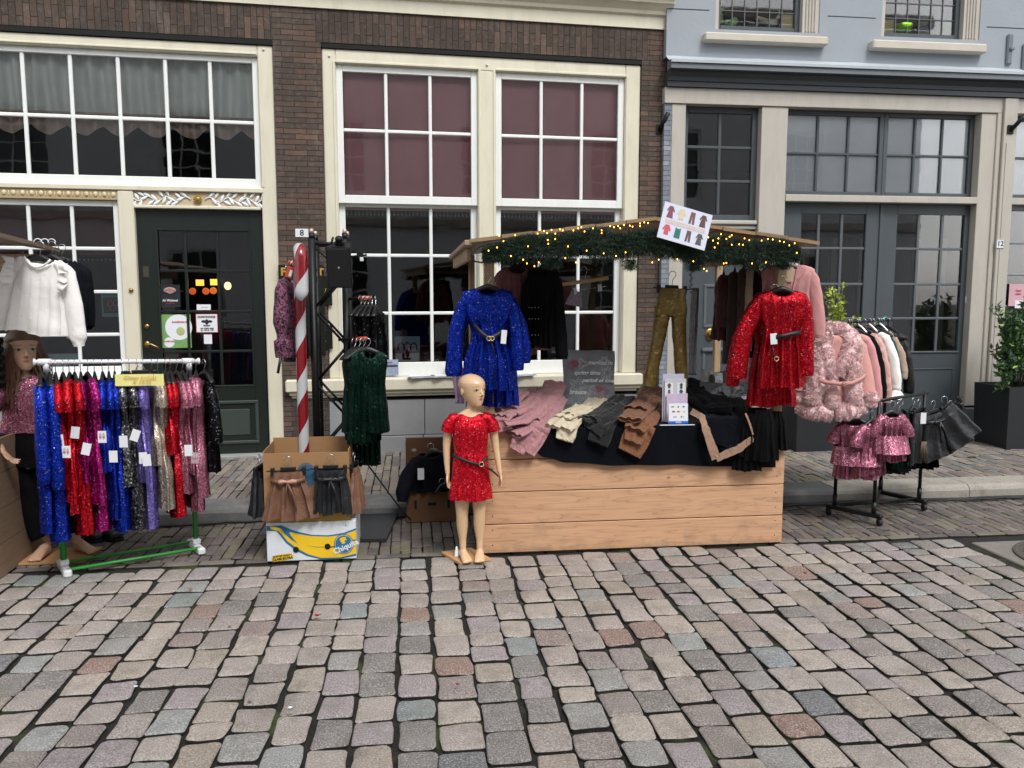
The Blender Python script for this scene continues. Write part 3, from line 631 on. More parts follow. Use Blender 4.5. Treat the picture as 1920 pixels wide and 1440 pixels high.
q=MB(); s_,z_=fg(1331,627,.1); q.ell((s_,.07,z_),.03,.03,.03); q.loft([[(s_+r*math.cos(i*.3927),y,z_+r*1.3*math.sin(i*.3927)) for i in range(16)] for r,y in ((.05,.1),(.05,.092),(.03,.09))],(False,True)); q.build('door_knob',GOLDM,dl)
# transom over the double door
t0,t1=av(fg,(1475,363),(1840,371),off=.02),zl0-.003
tz0=av(fg,(1475,348),(1830,363),off=.1)
q=MB(); q.box(pp['b1'],pp['c0'],.0,.2,t0-.07,t0-.002,b=.006); q.build('transom_beam',BEIGE,GR)
tr_m=fg(1654,300,.12)[0]
window(GR,pp['b1'],tr_m+.0,t0,t1,3,2,.11,DGREY,fr=.045,w=.024,name='transom_window',gm=GLASS2); window(GR,tr_m+.002,pp['c0'],t0,t1,3,2,.11,DGREY,fr=.045,w=.024,name='transom_window',gm=GLASS2)
q=MB(); q.grid(lambda u,v:(lerp(pp['b1']+.02,pp['c0']-.02,u),.150,lerp(t0+.02,t1-.02,v)),4,4); q.build('blind',ROLL,GR)
# double door
dd=empty('double_door',(0,0,0)); dd.parent=GR; dt=t0-.071
s_b1,s_c0=pp['b1'],pp['c0']; dmid=fg(1646,500,.12)[0]
for (a,c,gxs,side) in ((s_b1,dmid-.002,(1497,1530,1573,1617),0),(dmid+.002,s_c0,(1675,1716,1760,1800),1)):
    lf=empty('door_leaf',(0,0,0)); lf.parent=dd
    g0,g1=fg(gxs[0],530,.12)[0],fg(gxs[3],530,.12)[0]; z1_=fg(1740,403,.12)[1] if side else fg(1560,401,.12)[1]; z0_=fg(1740,659,.12)[1]
    q=MB(); q.box(a,g0,.1,.15,.12,dt,b=.005); q.box(g1,c,.1,.15,.12,dt,b=.005); q.box(g0,g1,.101,.15,z1_,dt); q.box(g0,g1,.101,.15,.12,z0_)
    m_=MB(); molding(m_,g0+.05,g1-.03,.25,fg(1740,690,.12)[1],.101,.016,.008)
    q.build('frame',DGREY,lf); m_.build('panel_moulding',DGREY,lf)
    q=MB()
    for x in gxs[1:3]: s_=fg(x,530,.12)[0]; q.box(s_-.014,s_+.014,.108,.14,z0_,z1_,b=.005)
    for y in (467,533,597): z_=fg(1740,y,.12)[1]; q.box(g0,g1,.11,.138,z_-.013,z_+.013,b=.005)
    q.box(g0-.01,g1+.01,.088,.101,z0_-.012,z0_+.006,b=.003)
    q.build('glazing_bars',painted('grey_bar','565b5f',.35,.1),lf); q=MB(); q.box(g0,g1,.122,.125,z0_,z1_); q.build('glass',GLASS2,lf)
s_,z_=fg(1811,562,.1); bx('door_contact',WPLAST,dd,(s_-.012,s_+.012,.082,.1,z_-.035,z_+.035))
bx('door_astragal',DGREY,dd,(dmid-.02,dmid+.02,.085,.1,.12,dt))
# next bay, half out of the picture
nb=pp['p1']+.002
window(GR,nb,SGE,t0,t1,4,2,.11,DGREY,fr=.045,w=.024,name='transom_window',gm=GLASS2); bx('transom_beam',BEIGE,GR,(nb,SGE,.0,.2,t0-.07,t0-.002))
q=MB(); q.grid(lambda u,v:(lerp(nb,SGE,u),.17,lerp(t0+.02,t1-.02,v)),4,4); q.build('blind',ROLL,GR)
window(GR,nb,SGE,.75,dt,4,5,.11,painted('grey_bar2','7d8387',.35,.1),fr=.05,w=.026,name='shop_window',gm=GLASS2); bx('stall_riser',DGREY,GR,(nb,SGE,.08,.2,.08,.748))
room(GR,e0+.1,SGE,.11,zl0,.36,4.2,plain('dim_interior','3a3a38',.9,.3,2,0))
bx('step',plain('step_stone','5c5e60',.8),GR,(pp['b1'],pp['c0'],.05,.3,.06,.118))
# things seen inside the double door
q=MB(); 
for i in range(7): x=3+.33*i; q.box(x-1.6,x-1.55+.02,.9,.95,.2,2.2)
q.build('interior_rack',plain('interior_mid','6a665e',.8,.3),GR)
# upper windows with leaded lights
def upper(sx0,sx1,py_b,sill_px,fluted,cells):
    """window, dark frame, leaded coloured panes and a fluted trim"""
    z0=fg((sx0+sx1)/2,py_b,.05)[1]; s0,s1=fg(sx0,py_b-20,.06)[0],fg(sx1,py_b-20,.06)[0]; z1=z0+1.5
    w=MB(); w.box(s0-.03,s0,.0,.2,z0-.01,z1); w.build('window_reveal',BEIGE,GR); w=MB(); w.box(s1,s1+.17,.01,.2,z0-.01,z1)
    for i in range(4): w.box(s1+.03+.03*i,s1+.045+.03*i,-.002,.02,z0,z1,b=.004)
    o=w.build('window_trim',BEIGE,GR)
    f=MB(); bars(f,s0,s1,z0,z1,1,1,.07,.02,.03,.045,.05); wn=f.build('window',DGREY,GR)
    g=MB(); g.box(s0,s1,.100,.103,z0,z1); g.build('glass',GLASS2,wn)
    nc=len(cells[0]); cw_=(s1-s0-.09)/nc; ch=.145; l=MB(); rg=random.Random(int(sx0))
    for i in range(1,nc): x=s0+.045+i*cw_; l.box(x-.004,x+.004,.092,.108,z0+.05,z1-.05)
    for j in range(1,10): z=z0+.05+ch*j; l.box(s0+.04,s1-.04,.0925,.1075,z-.004,z+.004)
    l.build('lead_came',plain('lead','55595c',.5),wn)
    for j,row in enumerate(cells):
        for i,h in enumerate(row):
            if h:
                p=MB(); x=s0+.045+i*cw_; z=z0+.05+ch*j; p.box(x+.003,x+cw_-.003,.110,.113,z+.003,z+ch-.003); p.build('tinted_pane',plain('pane_'+h,h,.25,.2,8,.3),wn)
    zs_=fg((sill_px[0]+sill_px[2])/2,sill_px[1],-.05)[1]; zs2=fg((sill_px[0]+sill_px[2])/2,sill_px[3],-.05)[1]
    q=MB(); q.box(fg(sill_px[0],70,-.05)[0],fg(sill_px[2],80,-.05)[0],-.09,.1,zs2,zs_,b=.012); q.build('window_sill',SILL,GR)
    return s0,s1,z0
uw=[upper(1343,1500,59,(1320,66,1550,82),1,[['','','','','','b8ae74'],['','','','','',''],['','2f4632','55656a','39523a','31343c','3f2f33'],['','','3a5a70','','','']]),
    upper(1652,1800,72,(1634,80,1847,97),1,[['a8a46e','','','34404f','4a4a3e','6f8a4a'],['','5d5560','','45624a','4a3038','3a3f4d'],['','','','','','']])]
wl=[]; xs=[e0]
for (s0,s1,z0) in uw: wl.append((xs[-1],s0-.03,.0,.35,z0-.01,z0+1.5)); xs.append(s1+.17)
wl.append((xs[-1],SGE,.0,.35,uw[0][2]-.01,uw[0][2]+1.5)); zz=uw[0][2]-.01
wl=[(a,b,c,d,zz,zz+1.51) for a,b,c,d,e,f in wl]
bx('render_wall',BLUEW,GR,(e0,SGE,0,.35,zfl+.005,zz),*wl,(e0,SGE,0,.35,zz+1.51,9.4),b=0)
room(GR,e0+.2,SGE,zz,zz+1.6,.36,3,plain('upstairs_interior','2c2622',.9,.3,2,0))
for (x0,y0,x1,y1) in ((1250,16,1330,19),(1552,31,1642,33),(1850,50,1920,54)):
    a_=fg(x0,y0,0); b_=fg(x1,y1,0); z=(a_[1]+b_[1])/2; bx('render_joint',plain('joint_line','2f3540',.9),GR,(a_[0],b_[0],-.002,.001,z-.004,z+.004),b=0)
# things standing in the upstairs windows
def thing_at(f,o,a,x,y,off):
    s,z=f(x,y,off); c,si=math.cos(a),math.sin(a); return Vector((o[0]+s*c-off*si,o[1]+s*si+off*c,z))
def ingrey(x,y,off): return thing_at(fg,OG,AG,x,y,off)
def inbrick(x,y,off): return thing_at(fb,OB,AB,x,y,off)
p=ingrey(1368,44,.2); q=MB(); q.ell((0,0,.0),.07,.04,.035); q.ell((.05,0,.03),.035,.03,.03); q.tube([(-.08,0,.0),(-.11,0,.05),(-.1,0,.12),(-.06,0,.14)],[.03,.03,.025,.01]); q.ell((-.02,-.03,0),.02,.02,.012)
o=q.build('ornament',plain('light_green_glaze','9ccf86',.3,.1),label='pale green bird shaped ornament behind the left upstairs window',cat='ornament'); o.location=p
p=ingrey(1440,42,.2); q=MB(); q.loft([[(x,ry*math.cos(t*.785),rz_*math.sin(t*.785)+zc) for t in range(8)] for x,ry,rz_,zc in ((-.1,.01,.01,.02),(-.07,.03,.03,.02),(0,.04,.035,.0),(.07,.045,.04,.0),(.1,.03,.05,.03),(.115,.01,.06,.09))]); q.ell((-.1,0,.03),.03,.025,.025)
o=q.build('ornament',plain('cream_glaze','d8d5b4',.3,.1),label='cream coloured animal ornament with raised tail behind the left upstairs window',cat='ornament'); o.location=p
p=ingrey(1353,30,.22); q=MB(); q.tube([(0,0,-.08),(-.02,0,.0),(-.04,0,.08),(.0,0,.14),(.05,0,.11)],[.03,.035,.03,.02,.006])
o=q.build('ornament',plain('mauve_glaze','8d7f86',.4,.15),label='mauve curved ornament at the left edge of the left upstairs window',cat='ornament'); o.location=p
p=ingrey(1689,66,.2); pot=empty('flower_pot',p,0,'lime green glazed bowl with a small plant behind the right upstairs window','plant pot')
q=MB(); q.loft([[(r*math.cos(t*.3927),r*math.sin(t*.3927),z) for t in range(16)] for r,z in ((.05,0),(.085,.02),(.11,.07),(.115,.09),(.105,.088),(.09,.04))],(True,True)); q.build('bowl',plain('lime_glaze','8fd21c',.2,.15),pot)
def leaves(b,n,fn,size,rg,flat=.3,asp=.45):
    for _ in range(n):
        c,nrm=fn(rg); s=size*rg.uniform(.6,1.3); d=Vector((rg.gauss(0,1),rg.gauss(0,1),rg.gauss(0,1)))+nrm*1.2; d.normalize(); u=d.cross(Vector((rg.gauss(0,1),rg.gauss(0,1),rg.gauss(0,1)))).normalized(); w=d.cross(u)*.2
        c=Vector(c); p0=c; p1=c+d*s*.45+u*s*asp*.5+w*s*.3; p2=c+d*s; p3=c+d*s*.45-u*s*asp*.5+w*s*.3
        b.add([p0,p1,p2,p3],[(0,1,2,3)],None,False)
LEAFD=plain('dark_leaf','2f4a2a',.45,.5,9,0); LEAFY=plain('yellow_green_leaf','9aa83a',.5,.35,7,0); LEAFI=plain('ivy_leaf','3c5a38',.4,.5,6,0)
q=MB(); leaves(q,160,lambda r:((r.gauss(0,.04),r.gauss(0,.03),.08+abs(r.gauss(0,.06))),Vector((0,0,.6))),.06,random.Random(3)); q.build('foliage',LEAFD,pot)
# wall anchors and flagpole brackets
def bracket(p,dx,rz,lab):
    e=empty('flagpole_bracket',p,rz,lab,'bracket'); q=MB(); q.box(-.035,.035,-.012,0,-.045,.045,b=.01); q.build('plate',BLACKM,e)
    q=MB(); n=12
    for (r0,r1) in ((.021,.015),):
        A=Vector((0,-.01,-.01)); Bv=Vector((dx,-.10,.14)); t=(Bv-A).normalized(); u=t.orthogonal().normalized(); w=t.cross(u)
        ring=lambda c,r:[c+(u*math.cos(2*math.pi*i/n)+w*math.sin(2*math.pi*i/n))*r for i in range(n)]
        q.loft([ring(A,r0),ring(Bv,r0),ring(Bv,r1),ring(Bv-t*.06,r1)],(True,True))
    q.build('socket',BLACKM,e)
bracket(inbrick(1236,243,0),.05,AB,'black flagpole bracket on the brick pier left of the seam between the houses')
bracket(ingrey(1894,243,-.036),.09,AG,'dark flagpole bracket high on the beige pilaster at the right')
for i,(x,y0,y1) in enumerate(((1889,64,122),(1918,82,135))):
    a_=ingrey(x,y0,0); b_=ingrey(x,y1,0); e=empty('wall_anchor',b_,AG,['grey iron wall anchor on the render right of the upstairs windows','grey iron wall anchor cut by the right picture edge'][i],'wall anchor')
    q=MB(); h=a_.z-b_.z; q.box(-.03,.03,-.03,0,0,h,b=.012); q.box(-.012,.035,-.05,-.03,h*.45,h*.55,b=.006); q.build('bar',plain('anchor_grey','6a7079',.7,.2),e)
# ---------------------------------------------------------------- numbers and signs
def plate(name,f,o,a,cx,cy,w,h,off,m,lab,cat,b=.003,th=.006):
    p=thing_at(f,o,a,cx,cy,off); e=empty(name,p,a,lab,cat); q=MB(); q.box(-w/2,w/2,-th,0,-h/2,h/2,b=b); q.build('plate',m,e); return e
NUMB=plain('number_blue','1c2a50',.4,.05); ENAM=plain('white_enamel','d5d8d8',.25,.05)
e=plate('house_number',fb,OB,AB,566,437,.115,.075,0,ENAM,'white enamel house number 8 on the brick pier left of the window','house number'); text('digit','8',.075,NUMB,T(-.0,-.0075,0),e,bold=.001)
e=plate('house_number',fg,OG,AG,1875,457,.09,.095,-.036,ENAM,'white enamel house number 12 on the beige pilaster','house number'); text('digit','12',.072,NUMB,T(0,-.0075,0),e,bold=.001)
q=MB(); molding(q,-.043,.043,-.045,.045,-.0065,.003,.001); q.build('blue_rim',NUMB,e)
SIGNB=plain('sign_black','14150f',.35,.1); GOLDL=plain('gold_lettering','c9a24a',.4,.1,20,.1,metal=.5)
e=plate('restaurant_sign',fb,OB,AB,567,580,.40,.80,-.012,SIGNB,'black sign board with gold lettering on the brick pier behind the candy pole','sign',th=.02)
for i,(t,x,sz) in enumerate((('F',-.158,.095),('P',.115,.085),('T',.17,.085))): text('lettering',t,sz,GOLDL,T(x,-.022,.335),e,bold=.004,ext=.001)
text('lettering','E',.06,GOLDL,T(-.11,-.022,.33),e,bold=.003,ext=.001)
for x,z in ((.155,.25),(.155,-.02),(.155,-.22)):
    q=MB(); q.ell((x,-.022,z),.011,.006,.011,10,6); q.build('screw',CHROME,e)
for (px,py,w,h,lab,ws) in ((612,545,.10,.27,'small black plaque with gold figures right of the sign board',[('7',.05,.0)]),(611,632,.12,.22,'black plaque with white vertical script low on the brick pier',[('s i e r a d e n',.035,0)])):
    e=plate('plaque',fb,OB,AB,px,py,w,h,-.004,SIGNB,lab,'plaque')
    for t,sz,x in ws: text('lettering',t,sz,GOLDL if t=='7' else ENAM,T(-.01,-.0075,0,0,R(90) if len(t)>2 else 0,0),e)
# posters and leaflets at the windows
INK=plain('ink_black','15171a',.6,.05); REDI=plain('ink_red','b02430',.6,.1); GRNI=plain('print_green','6f9a5a',.6,.3,12); BLUEP=plain('print_blue_grey','6f8796',.6,.35,14); PHOTO=plain('photo_dark','23272c',.4,.6,18); TEAL=plain('print_teal','4d7c83',.6,.35,12)
def poster(f,o,a,cx,cy,w,h,off,m,lab,bits=(),texts=(),cat='poster',name='poster',rx=0):
    e=plate(name,f,o,a,cx,cy,w,h,off,m,lab,cat,b=0,th=.002); e.rotation_euler=(rx,0,a)
    for i,(bm_,x0,x1,z0,z1) in enumerate(bits): q=MB(); q.box(x0*w,x1*w,-.0032-.0008*i,-.0021,z0*h,z1*h); q.build('print',bm_,e)
    for (t,sz,m2,x,z) in texts: text('lettering',t,sz*h,m2,T(x*w,-.0075,z*h),e,bold=.0006)
    return e
poster(fb,OB,AB,319,555,.17,.20,.098,PHOTO,'dark art poster reading Ai Weiwei in the door glass','',[('Ai Weiwei',.15,PAPER,0,-.2),('T H E A T R E',.06,REDI,0,-.33)])
q=[o for o in bpy.data.objects if o.name.startswith('poster')][-1]
b=MB(); b.ell((0,-.004,.05),.055,.004,.028,12,6); b.tube([(-.05,-.006,.04),(0,-.006,.075),(.05,-.006,.04),(0,-.006,.02),(-.05,-.006,.05)],.006,5); b.build('print',plain('print_pink','a07c78',.5,.5,30),q)
e=poster(fb,OB,AB,331,621,.25,.30,.098,GRNI,'green leaf print poster with a white circle and an apple in the door glass')
b=MB(); n=32
def disc(b,cx,cz,r,y,rx=1): b.prism([(cx+r*rx*math.cos(2*math.pi*i/n),cz+r*math.sin(2*math.pi*i/n)) for i in range(n)],y,y+.001)
disc(b,.02,.035,.115,-.0036); disc(b,-.065,-.10,.045,-.0038); b.build('white_disc',PAPER,e)
b=MB(); b.ell((.035,-.004,-.0),.036,.002,.04,14,6); b.build('apple_print',plain('apple_green','a3b072',.6,.2),e)
text('lettering','kunstkrant.nl',.024,REDI,T(.03,-.0075,.085),e,bold=.0004); text('lettering','KUNST kijkt',.018,REDI,T(-.065,-.0075,-.09),e,bold=.0004)
e=poster(fb,OB,AB,388,606,.19,.17,.098,REDI,'white notice with a red frame and black heading in the middle of the door',[(PAPER,-.47,.47,-.47,.47)],[('KUNSTRONDJE',.13,INK,0,.34),('DORDT',.1,INK,0,-.12),('open  dinsdag  zondag',.075,INK,0,-.26),('van  11.00  tot  17.00',.075,INK,0,-.36)])
b=MB(); b.ell((0,-.0042,.012),.018,.002,.024,10,6); b.ell((-.028,-.0042,.016),.02,.002,.012,10,6); b.ell((.028,-.0042,.016),.02,.002,.012,10,6); b.build('emblem',INK,e)
poster(fb,OB,AB,390,636,.07,.085,.098,PAPER,'small blank white card below the red framed notice on the door',cat='card',name='window_card')
poster(fb,OB,AB,382,576,.12,.05,.098,PAPER,'small white strip card above the red framed notice on the door',[(INK,-.2,.3,-.05,.0)],cat='card',name='window_card')
e=poster(fb,OB,AB,212,573,.19,.20,.12,TEAL,'blue grey poster with coloured rings at the right of the shop window',[(PHOTO,-.42,.45,-.34,.36)])
for i,(x,z,c_) in enumerate(((-.02,.02,'c04a50'),(.03,.025,'5a70b0'),(.065,.01,'c8a040'),(.0,-.02,'9a4a7a'))):
    b=MB(); b.tube([(x+.024*math.cos(t*.5236),-.006,z+.024*math.sin(t*.5236)) for t in range(13)],.0035,5); b.build('print',plain('ring_'+c_,c_,.5),e)
poster(fb,OB,AB,117,681,.30,.17,.2,plain('print_pale_blue','86a0a6',.6,.15),'pale blue sheet with a small drawing low in the shop window',[(PAPER,-.3,.1,-.2,.1)])
e=poster(fb,OB,AB,764,657,.24,.27,.2,BLUEP,'grey blue framed picture of a figure on a bench reading BREL in the window',[(plain('print_snow','b9c4c8',.6,.2,10),-.46,.46,-.46,-.1)],[('BREL',.15,PAPER,.2,.02)])
b=MB()
for x in (-.06,.0,.06): b.tube([(x-.028,-.005,-.0),(x-.028,-.005,.05),(x,-.005,.08),(x+.028,-.005,.05),(x+.028,-.005,.0)],.007,5)
b.ell((-.04,-.005,-.05),.014,.003,.03,8,6); b.box(-.05,.03,-.006,-.004,-.09,-.07); b.ell((.0,-.005,-.03),.02,.003,.04,8,6); b.build('print',INK,e)
poster(fb,OB,AB,812,674,.17,.16,.2,plain('print_purple','2b2740',.6,.3,20),'dark purple booklet reading LA HOUPPE in the window','',[('LA HOUPPE',.13,PAPER,0,-.05)])
poster(fb,OB,AB,714,655,.06,.24,.2,TEAL,'teal poster half hidden behind the black dresses',[(PAPER,-.5,-.1,-.5,-.1)])
poster(fb,OB,AB,731,689,.16,.15,.03,plain('print_flyer','8793a8',.5,.5,25),'colourful flyer with photographs standing on the window sill by the green dresses',[(plain('print_flyer_pale','93a5c0',.5,.1),-.46,.46,.2,.46),(PHOTO,-.2,.45,.05,.14)],[('nieuwe stad',.11,REDI,-.1,.33)],cat='flyer',name='flyer')
poster(fb,OB,AB,841,688,.05,.14,.03,plain('print_flyer2','7a8690',.5,.5,25),'narrow flyer on the sill beside the blue sequin sleeve',[(REDI,-.3,.3,-.1,.1)],cat='flyer',name='flyer')
poster(fb,OB,AB,1043,671,.18,.20,.2,plain('print_green_book','25403a',.6,.2,20),'dark green booklet behind the black top in the right hand window',[(BLUEP,-.3,.35,-.4,.0)],[('A Cordes',.12,PAPER,0,.3)])
e=poster(fg,OG,AG,1907,553,.19,.23,.1,plain('print_pink_pale','c39aa4',.6,.1),'round pink notice with a white card in the far right shop window',[(PAPER,-.1,.5,-.6,-.25)],[('Open',.12,REDI,.05,.2),('welkom',.09,REDI,.05,.05)])
# magazines on the sill
for i,(x,y,lab) in enumerate(((790,704,'loose pile of folded leaflets on the sill right of the flyer'),(835,703,'second pile of leaflets on the sill beside the blue dress'),(980,706,'thin leaflets lying on the sill right of the blue dress'))):
    p=inbrick(x,y,-.05); e=empty('leaflet_pile',(p.x,p.y,Z8),AB+.1*i,lab,'leaflets'); q=MB(); rg=random.Random(i)
    for j in range(5): q.box(-.12,.12,-.05,.05,.001+.004*j,.004+.004*j,T(rz=rg.uniform(-.25,.25),x=rg.uniform(-.02,.02)))
    q.build('sheets',PAPER,e)
# ---------------------------------------------------------------- house across the street (behind the camera, seen in the panes)
OP=empty('opposite_house',(0,-5.2,0),0,'pale plastered house across the street reflected in the window panes','building')
q=MB(); OPM=plain('pale_plaster','d3d6da',.85,.08,2,.2,20)
xs=[-9,-7.4,-6.2,-3.9,-2.7,-.4,.8,3.1,4.3,6.6,7.8,10,11.2,14]
for i in range(0,len(xs)-1,2): q.box(xs[i],xs[i+1],-.3,0,0,8.5)
for i in range(1,len(xs)-1,2):
    for z0,z1 in ((0,.7),(2.6,4.0),(5.8,8.5)): q.box(xs[i],xs[i+1],-.3,-.001,z0,z1)
q.build('wall',OPM,OP)
for i in range(1,len(xs)-1,2):
    for z0,z1 in ((.7,2.6),(4.0,5.8)):
        b=MB(); bars(b,xs[i],xs[i+1],z0,z1,3,4,-.12,.035,.04,.07,.07); w=b.build('window',WHITE,OP); g=MB(); g.box(xs[i],xs[i+1],-.16,-.15,z0,z1); g.build('pane',plain('dark_pane','20262b',.1,.2),w)
q=MB(); q.box(-9,14,.0,.12,3.25,3.45,b=.02); q.box(-9,14,.0,.3,8.5,8.8,b=.05); q.build('string_course',BEIGE,OP)
sheet('far_pavement',-90,90,-5.2,-2.3,.005,CLAYP,1,1)
# ================================================================== GARMENT BUILDERS
def hanger(name_label,loc,rz,w=.19,m=BLACKP,hookm=None,hook=.10,tilt=0,clips=0,drop=.05,cat='hanger',group=None,parts=True):
    """hanger with its hook; origin is the top of the hook"""
    e=empty('hanger',loc,rz,name_label,cat,group); e.rotation_euler=(0,tilt,rz)
    b=MB(); r=.022
    b.tube([(r*math.cos(a),0,-r+r*math.sin(a)) for a in [R(200-12*i) for i in range(20)]]+[(.004,0,-r*2.3),(0,0,-hook)],.0022,6); b.build('hook',hookm or CHROME,e)
    b=MB()
    if clips:
        b.tube([(-w,0,-hook),(w,0,-hook)],.004,6); b.box(-.045,.045,-.005,.005,-hook-.004,-hook+.022,b=.004)
        for s in (-1,1): b.box(s*w*.72-.012,s*w*.72+.012,-.012,.012,-hook-.03,-hook+.02,b=.004)
    else:
        n=12; rings=[]
        for i in range(-n,n+1):
            t=i/n; x=w*t; z=-hook-drop*(abs(t)**1.4); hh=.012*(1-abs(t))+.007; y=.006+.012*abs(t)
            rings.append([(x,-y,z-hh),(x,y,z-hh),(x,y*.7,z+hh),(x,-y*.7,z+hh)])
        b.loft(rings,(True,True))
    b.build('shoulder_bar' if not clips else 'clip_bar',m,e); return e
def ringxy(a,bb,z,cx,cy,n,folds,amp,ph,seed,hz=0,scoop=0,neckw=.08):
    out=[]; h=n//2
    for i in range(n):
        t=i/n
        if t<.5: u=-math.cos(math.pi*t*2); s=-1
        else: u=math.cos(math.pi*(t-.5)*2); s=1
        x=a*u; y=s*bb*(max(0,1-u*u))**.4
        f=math.sin(folds*math.pi*u+ph+s*.9+1.3*nz(z*3,seed)); y+=s*amp*f*(1-abs(u)**6)
        y+=.010*nz(x*9+seed,z*8,s*3)*(amp>0); x+=amp*.5*math.cos(folds*math.pi*u+ph)
        zz=z+hz*math.sin(u*5+ph+s)
        if scoop: zz-=scoop*(max(0,1-(x/neckw)**2) if abs(x)<neckw else 0)*(1 if s<0 else .35)
        out.append(Vector((x+cx,y+cy,zz)))
    return out
def body(b,prof,folds=5,seed=0,n=56,rows=34,amp=.012,scoop=.05,neckw=.08,hem=.006,lean=0,top_amp=.15):
    """prof rows: (z, half width, half depth, fold strength)"""
    z0,z1=prof[0][0],prof[-1][0]; P=[(-p[0],)+tuple(p[1:]) for p in prof]; rings=[]
    for i in range(rows+1):
        t=i/rows; z=lerp(z0,z1,t**1.05); a,bb,f=interp(P,-z)
        rings.append(ringxy(a,bb,z,lean*(z-z0),0,n,folds,amp*f,seed*1.7,seed,hem*t*t*t,scoop*max(0,1-t*rows/3.0),neckw))
    b.loft(rings,(False,False))
def sleeve(b,pts,seed=0,n=18,wr=.006,sub=5):
    """pts: (x,y,z,r_across,r_depth)"""
    P=[]; 
    for p,q in zip(pts,pts[1:]):
        for i in range(sub):
            t=i/sub; t2=t*t*(3-2*t); P.append([lerp(a,c,t) for a,c in zip(p[:3],q[:3])]+[lerp(a,c,t2) for a,c in zip(p[3:],q[3:])])
    P.append(list(pts[-1])); rings=[]
    for i,p in enumerate(P):
        c=Vector(p[:3]); a=Vector(P[max(0,i-1)][:3]); d=Vector(P[min(len(P)-1,i+1)][:3]); t=(d-a).normalized()
        v=Vector((0,1,0)); u=t.cross(v).normalized(); v=u.cross(t)
        rings.append([c+u*math.cos(2*math.pi*j/n)*(p[3]+wr*nz(j*.9,i*.55,seed))+v*math.sin(2*math.pi*j/n)*(p[4]+wr*nz(j*.9,i*.5,seed+5)) for j in range(n)])
    b.loft(rings,(True,False))
def belt(parent,pts,m,w=.018,name='belt',buckle=None,bm=None):
    b=MB(); rings=[]
    for i,p in enumerate(pts):
        rings.append([Vector(p)+Vector((0,-.014,w/2)),Vector(p)+Vector((0,-.014,-w/2)),Vector(p)+Vector((0,.001,-w/2)),Vector(p)+Vector((0,.001,w/2))])
    b.loft(rings); o=b.build(name,m,parent)
    if buckle:
        for dx in ((0,.018) if buckle[3]>1 else (0,)):
            q=MB(); q.tube([(buckle[0]+dx+.013*math.cos(t*.5236),buckle[1]-.020,buckle[2]+.013*math.sin(t*.5236)) for t in range(13)],.0028,5); q.build('buckle',bm or plain('pale_gold','cdb890',.3,.1,20,0,metal=.8),o)
    return o
def cardtag(parent,x,y,z,w=.035,h=.055,rot=0,logo=True,m=None):
    b=MB(); b.box(-w/2,w/2,-.0015,0,-h,0,T(x,y,z,0,rot)); o=b.build('price_tag',m or PAPER,parent)
    if logo:
        q=MB(); 
        for s in (-1,1): q.ell((s*w*.16,-.0022,-h*.38),w*.14,.0008,h*.28,8,5,T(x,y,z,0,rot))
        q.build('print',plain('tag_grey','a9a9ad',.5,.05),o); q=MB()
        for s in (-1,1): q.ell((s*w*.2,-.0026,-h*.5),w*.15,.0008,h*.07,8,5,T(x,y,z,0,rot))
        q.build('print',plain('tag_pink','c45a66',.5,.05),o)
    return o
SHORTL=lambda s,w,z0=-.03:[(s*(w-.05),0,z0+.01,.02,.03),(s*(w-.01),0,z0-.035,.04,.036),(s*(w+.02),0,z0-.10,.048,.04),(s*(w+.025),0,z0-.13,.048,.038)]
def longs(s,w,L,z0=-.03,flare=.05,r=.05,cuff=.035,bow=.03,dy=0):
    return [(s*(w-.07),0,z0+.002,.018,.03),(s*(w-.035),0,z0-.03,r*.72,.034),(s*(w-.008),0,z0-.09,r*.86,.034),(s*(w+bow*.8+.0),dy,z0-L*.45,r*.92,.034),(s*(w+bow+flare*.3),dy,z0-L*.8,r*.98,.036),(s*(w+bow+flare*.4),dy,z0-L*.95,cuff*1.15,.035),(s*(w+bow+flare*.4),dy,z0-L,cuff,.03)]
def garment(name,label,cat,m,loc,rz=0,prof=None,sl=(),seed=0,folds=5,amp=.012,scoop=.05,neckw=.075,tilt=0,group=None,n=56,rows=34,hem=.006,wr=.006,lean=0):
    b=MB(); body(b,prof,folds,seed,n,rows,amp,scoop,neckw,hem,lean)
    for s_ in sl: sleeve(b,s_,seed+len(s_),wr=wr)
    o=b.build(name,m,label=label,cat=cat,group=group); o.location=loc; o.rotation_euler=(0,tilt,rz); return o
def dressprof(w,L,waist=.42,ww=.8,hemw=1.1,d=.045):
    return [(0,.055,.02,0),(-.012,.09,.03,.1),(-.035,w*.97,.038,.3),(-.08,w*1.0,d,.4),(-L*waist*.6,w*.93,d,.7),(-L*waist,w*ww,d*.8,1),(-L*waist-.03,w*ww*1.02,d*.85,1.3),(-L*.75,w*hemw*.93,d,1.5),(-L,w*hemw,d*1.05,1.7)]
BLUES=sequin('blue_sequin','0a268c',spark=.02,bright=1.2,dark=.35); REDS=sequin('red_sequin','a50c1c',spark=.02,bright=1.15,dark=.4); REDS2=sequin('red_fine_sequin','c20f24',.0045,1.1,.03,.5)
PINKS=sequin('pink_sequin','9a5c70',spark=.05,bright=1.1,dark=.45); MAGS=sequin('magenta_sequin','8c1160',spark=.04,bright=1.1,dark=.4); SILS=sequin('black_silver_sequin','4a4a4c',.008,1.7,.14,.06)
LILS=sequin('lilac_sequin','6f62ac',spark=.06,bright=1.1,dark=.5); CHAS=sequin('champagne_sequin','a79c8c',spark=.08,bright=1.1,dark=.5); BLKS=sequin('black_sequin','0c0d10',spark=.025,bright=2,dark=.3); GRNS=sequin('bottle_green_sequin','06231a',.005,1.15,.004,.5)
